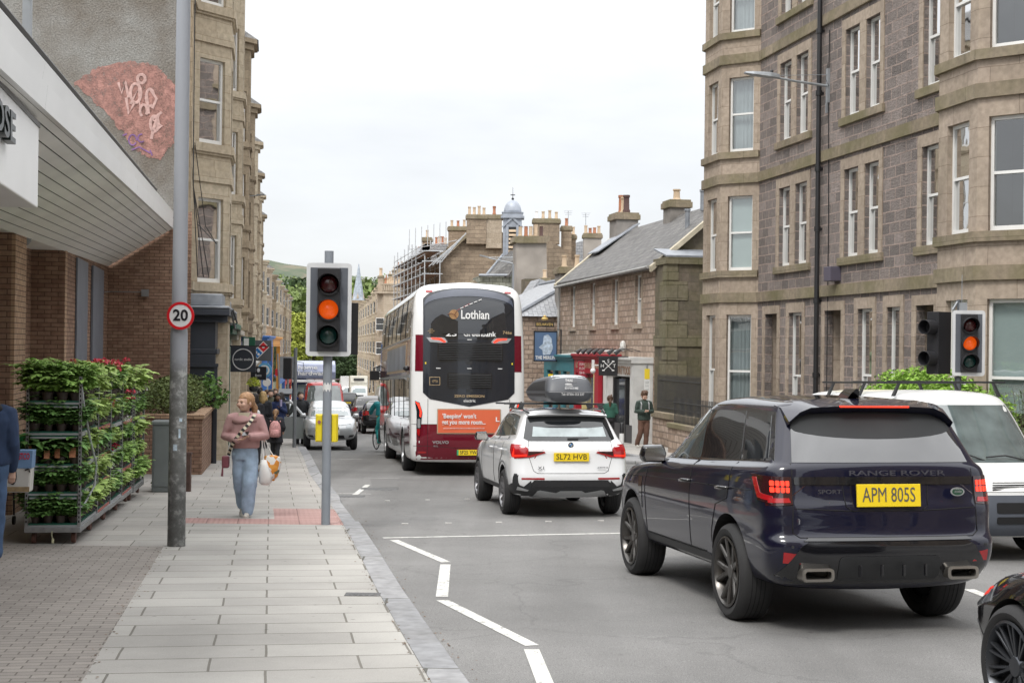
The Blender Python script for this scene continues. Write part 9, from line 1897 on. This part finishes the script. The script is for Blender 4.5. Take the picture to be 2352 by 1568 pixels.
# ================= plant trolleys =================
tstl = mat('trolley_steel',(.30,.31,.32),.45,metal=.6,var=.3,vs=12); tgr = mat('tray_green',(.01,.10,.065),.5,var=.2); tgy = mat('shelf_grey',(.36,.38,.40),.5,metal=.2,var=.15); tbr = mat('castor_brown',(.14,.07,.055),.8,var=.3); trd = mat('shelf_red_edge',(.38,.12,.10),.6,var=.3)
mpot = mat('black_plant_pot',(.06,.045,.04),.6); mtag = mat('plant_label',(.55,.5,.42),.5,var=.6,vs=30); mcane = mat('cane',(.42,.36,.2),.8)
def add_leaf(q,c,d,up,l,w):
    d = d.normalized(); s = d.cross(up).normalized(); n = s.cross(d)
    q.add([c,c+d*l*.35+s*w-n*l*.04,c+d*l*.75+s*w*.7-n*l*.12,c+d*l-n*l*.28,c+d*l*.75-s*w*.7-n*l*.12,c+d*l*.35-s*w-n*l*.04,c+d*l*.5-n*l*.02],[(0,1,6),(1,2,6),(2,3,6),(3,4,6),(4,5,6),(5,0,6)])
def plant_proto(kind,seed):
    r = random.Random(seed); fol = MB(); stm = MB(); H_,nst,ll,lw = {'tomato': (.27,8,.085,.025),'broad': (.28,6,.12,.042),'trail': (.25,11,.075,.03),'flower': (.25,11,.07,.032)}[kind]
    for k in range(nst):
        a = r.uniform(0,6.28); sp_ = r.uniform(.0,.13); top = Vector((math.cos(a)*sp_,math.sin(a)*sp_,H_*r.uniform(.75,1.15))); base_ = Vector((math.cos(a)*.015,math.sin(a)*.015,.05)); stm.tube([base_,base_.lerp(top,.5)+Vector((0,0,.01)),top],[.004,.003,.002],4)
        m = {'tomato': 13,'broad': 9,'trail': 15,'flower': 13}[kind]
        for j in range(m):
            t = .32+.7*j/m; c = base_.lerp(top,min(t,1)); b = a*2+j*2.4+r.uniform(-.4,.4); d = Vector((math.cos(b),math.sin(b),r.uniform(-.3,.55)))
            if kind == 'tomato':
                L_ = r.uniform(.05,.10); e = c+d.normalized()*L_; stm.tube([c,e],[.002,.001],3)
                for s in range(5): f = .35+.65*s/4; dd = (d+Vector((-math.sin(b),math.cos(b),0))*((-1)**s)*(1.1 if s < 4 else 0)).normalized(); add_leaf(fol,c.lerp(e,f),dd,Z,ll*r.uniform(.55,.8),lw*.8)
            else: add_leaf(fol,c,d,Z,ll*r.uniform(.7,1.25),lw*r.uniform(.8,1.2))
    return fol,stm
leafm = [mat('tomato_leaf',(.27,.45,.10),.75,isl=.3),mat('tomato_leaf_dark',(.125,.26,.065),.75,isl=.35),mat('lime_leaf',(.34,.48,.12),.7,isl=.3),mat('rose_leaf',(.17,.31,.07),.7,isl=.35)]
fpk = mat('coral_pink_petal',(.68,.09,.14),.6,isl=.25); fwh = mat('white_petal',(.7,.7,.66),.6); frd = mat('crimson_petal',(.55,.01,.07),.6,isl=.2)
PROT = {}
def pot_plant(kind,lm,seed,fm=None,tagc=False,nm='potted_plant'):
    T = thing(nm,'x','potted plant'); fol,stm = plant_proto(kind,seed); q = MB(); q.lathe([(.035,0),(.045,.055),(.05,.055),(.05,.068),(.042,.068),(.042,.055),(0,.05)],(0,0,0),seg=14); q.build('pot',mpot,T,smooth=True,ang=40)
    fol.build('foliage',lm,T,fixn=False); stm.build('stem',mat('green_stem',(.16,.2,.06),.6),T)
    if tagc: r = random.Random(seed); q = MB(); q.box(-.03,.03,-.066,-.063,.06,.155); q.build('label_card',mat('plant_card',(.55,.25,.14),.5,var=.5,vs=24),T)
    else: q = MB(); q.tube([(.02,-.02,.05),(.03,-.025,.3)],.003,4); q.build('cane',mcane,T)
    if fm:
        r = random.Random(seed+9); q = MB()
        for k in range(5):
            c = Vector((r.uniform(-.09,.09),r.uniform(-.09,.09),r.uniform(.2,.31)))
            for i in range(16):
                d = Vector((r.gauss(0,1),r.gauss(0,1),r.gauss(.3,.8))).normalized(); s = d.cross(Vector((r.gauss(0,1),r.gauss(0,1),1))).normalized(); p = c+d*.014; q.add([p,p+d*.012+s*.014,p+d*.022,p+d*.012-s*.014],[(0,1,2,3)])
        q.build('flower',fm,T,fixn=False)
    return T
protos = {'tomato': pot_plant('tomato',leafm[0],1),'tomato_dark': pot_plant('tomato',leafm[1],2),'broad': pot_plant('broad',leafm[1],3,tagc=True),'lime': pot_plant('trail',leafm[2],4),'lime2': pot_plant('broad',leafm[2],5),'pinkfl': pot_plant('flower',leafm[3],6,fpk),'whitefl': pot_plant('flower',leafm[3],7,fwh),'redfl': pot_plant('flower',leafm[3],8,frd)}
used_ = set()
LAB = {'tomato': 'bushy green tomato seedling','tomato_dark': 'dark green tomato seedling','broad': 'broad-leaved pepper plant with picture label','lime': 'lime green trailing plant','lime2': 'lime green broad-leaved plant','pinkfl': 'pink flowering potted plant','whitefl': 'white flowering potted plant','redfl': 'crimson flowering potted plant'}
def trolley(idx,s_,t_,th,kinds,lab,ordn):
    o = st(s_,t_,0); o.z = gz(o.y)+.1; T = thing('plant_trolley',lab,'trolley',o,th,'plant trolleys in a row by the shop'); W_,D_ = .565,1.32
    for x in (-W_/2,W_/2):
        for y in (0,D_):
            q = MB(); q.box(x-.016,x+.016,y-.016,y+.016,.16,1.86); q.m(1)
            for k in range(34): z = .24+k*.048; q.box(x-.007,x+.007,y-.018,y-.0161,z,z+.024)
            q.build('post',[tstl,M_seam],T)
    q = MB(); q.box(-W_/2-.02,W_/2+.02,-.03,D_+.03,.13,.19); q.build('base_frame',tstl,T,bevel=.008)
    q = MB(); q.tube([(0,-.035,.15),(.0,-.05,.1),(.02,-.05,.04)],.004,4); q.box(.0,.025,-.052,-.048,.02,.07); q.build('lock_tag',mat('pale_tag',(.6,.6,.4),.5),T)
    for x in (-W_/2+.07,W_/2-.07):
        for y in (.1,D_-.1): q = MB(); q.lathe([(.01,-.02),(.058,-.022),(.062,0),(.058,.022),(.01,.02)],(x,y,.062),axis='x',seg=20); q.build('castor',tbr,T)
    zs_ = (.20,.55,.86,1.22,1.56)
    for k,z in enumerate(zs_):
        q = MB(); q.box(-W_/2+.01,W_/2-.01,-.012,D_+.012,z-.012,z+.012); q.box(-W_/2+.03,W_/2-.03,-.016,.0,z-.05,z-.03); sh = q.build('shelf',tgy if idx % 2 == 0 or k > 2 else tgy,T,bevel=.003)
        q = MB(); q.box(W_/2-.004,W_/2+.004,.03,D_-.03,z-.03,z+.02); q.build('edge_rail',tgy if idx % 2 == 0 else trd,sh)
        q = MB(); q.box(-W_/2+.02,W_/2-.02,.0,D_-.02,z+.012,z+.03); q.box(-W_/2+.03,W_/2-.03,-.004,.004,z-.034,z-.014); q.build('tray',tgr,sh)
        ks = kinds[k]
        rws = [(x,y) for y in (.07,.21,.35) for x in (-.215,-.072,.072,.215)] if idx == 0 else [(x,y) for y in (.1,.3) for x in (0.0,.2)]
        rws += [(x,y) for y in ((.55,.75,.95,1.15) if idx == 0 else (.5,.7,.9,1.1)) for x in (.05,.21)]
        for n_,(x,y) in enumerate(rws):
            kd = ks[n_ % len(ks)] if isinstance(ks,tuple) else ks
            if idx == 0 and x > .15 and y > .3: kd = ('lime','lime2')[n_ % 2] if k in (0,1,2,3) else 'lime'
            l = Matrix.Rotation(th,4,'Z') @ Vector((x+wr.uniform(-.015,.015),y+wr.uniform(-.02,.02),z+.03)); pl = o+l; sc = (1.38 if k == 4 else (1.22 if k not in (1,) else 1.06))*wr.uniform(.78,1.16)*(1.0 if idx == 0 else 1.1)
            rw_ = ('front row','second row','third row','fourth row','fifth row','sixth row','back row'); cl_n = ('left','centre left','centre right','right')
            if idx == 0 and n_ < 12: ps = rw_[n_//4]+' '+cl_n[n_ % 4]
            elif idx == 0: ps = rw_[3+(n_-12)//2]+' '+('inner','outer')[n_ % 2]
            else: ps = rw_[n_//2]+' '+('inner','outer')[n_ % 2]
            lb = '%s, %s, %s shelf, %s trolley' % (LAB[kd],ps,('bottom','second lowest','middle','second highest','top')[k],ordn)
            if kd not in used_: T2 = protos[kd]; used_.add(kd); T2.location = pl; T2.rotation_euler = (0,0,wr.uniform(0,6)); T2['label'] = lb; T2.scale = (sc,)*3
            else: T2 = dup(protos[kd],pl,wr.uniform(0,6),lb,sc)
            if kd == 'broad': T2.rotation_euler = (0,0,wr.uniform(-.4,.4))
            T2['group'] = '%s plants on the %s shelf of the %s trolley' % (kd.replace('_',' '),('bottom','second lowest','middle','second highest','top')[k],ordn)
    return T
tth = R(8.3)
for k_ in protos.values(): setup_dup(k_)
trolley(0,16.45,-2.05,tth,['tomato_dark','tomato_dark','broad','tomato_dark','tomato'],'tall steel trolley of green seedlings, nearest and in front of the others','nearest')
trolley(1,17.9,-2.03,tth,['lime',('lime','lime2'),('lime2','broad'),'lime',('lime','lime2')],'second steel plant trolley from the near end, full of lime green plants','second')
trolley(2,19.35,-2.0,tth,[('redfl','whitefl'),('whitefl','redfl'),('whitefl','lime'),('redfl','redfl','lime'),('pinkfl','pinkfl','lime2')],'third steel plant trolley from the near end, with crimson flowers','third')
trolley(3,20.8,-1.97,tth,[('whitefl','lime'),('whitefl','tomato'),'whitefl',('lime','pinkfl'),('pinkfl','lime')],'fourth steel plant trolley from the near end, with pink and white flowers','fourth')
trolley(4,22.6,-1.92,tth,['tomato','lime','lime2',('pinkfl','whitefl'),('lime','lime2')],'fifth and last steel plant trolley, nearest the utility cabinet','last')
o = st(16.45,-2.05,0); HS_ = thing('plastic_hose','loose grey plastic strap bulging out from the side of the nearest plant trolley','strap',(o.x,o.y,gz(o.y)+.1),tth); q = MB(); q.tube([(.29,.0,1.75),(.31,.08,1.5),(.36,.2,1.15),(.42,.3,.85),(.40,.3,.62),(.33,.1,.45),(.29,.0,.4)],.014,6,flat=.35); q.build('strap',mat('strap_grey',(.42,.44,.45),.4),HS_,smooth=True)
WS = leafcloud(MB(),260,[((0,0,.1),(.22,.12,.14))],.035,33,shell=.1); tag(WS.build('weeds',m_ml,fixn=False,loc=gp(378,1122,.1)),'small green weeds growing at the foot of the grey utility cabinet','weeds')
bpy.data.scenes.remove(TMP)
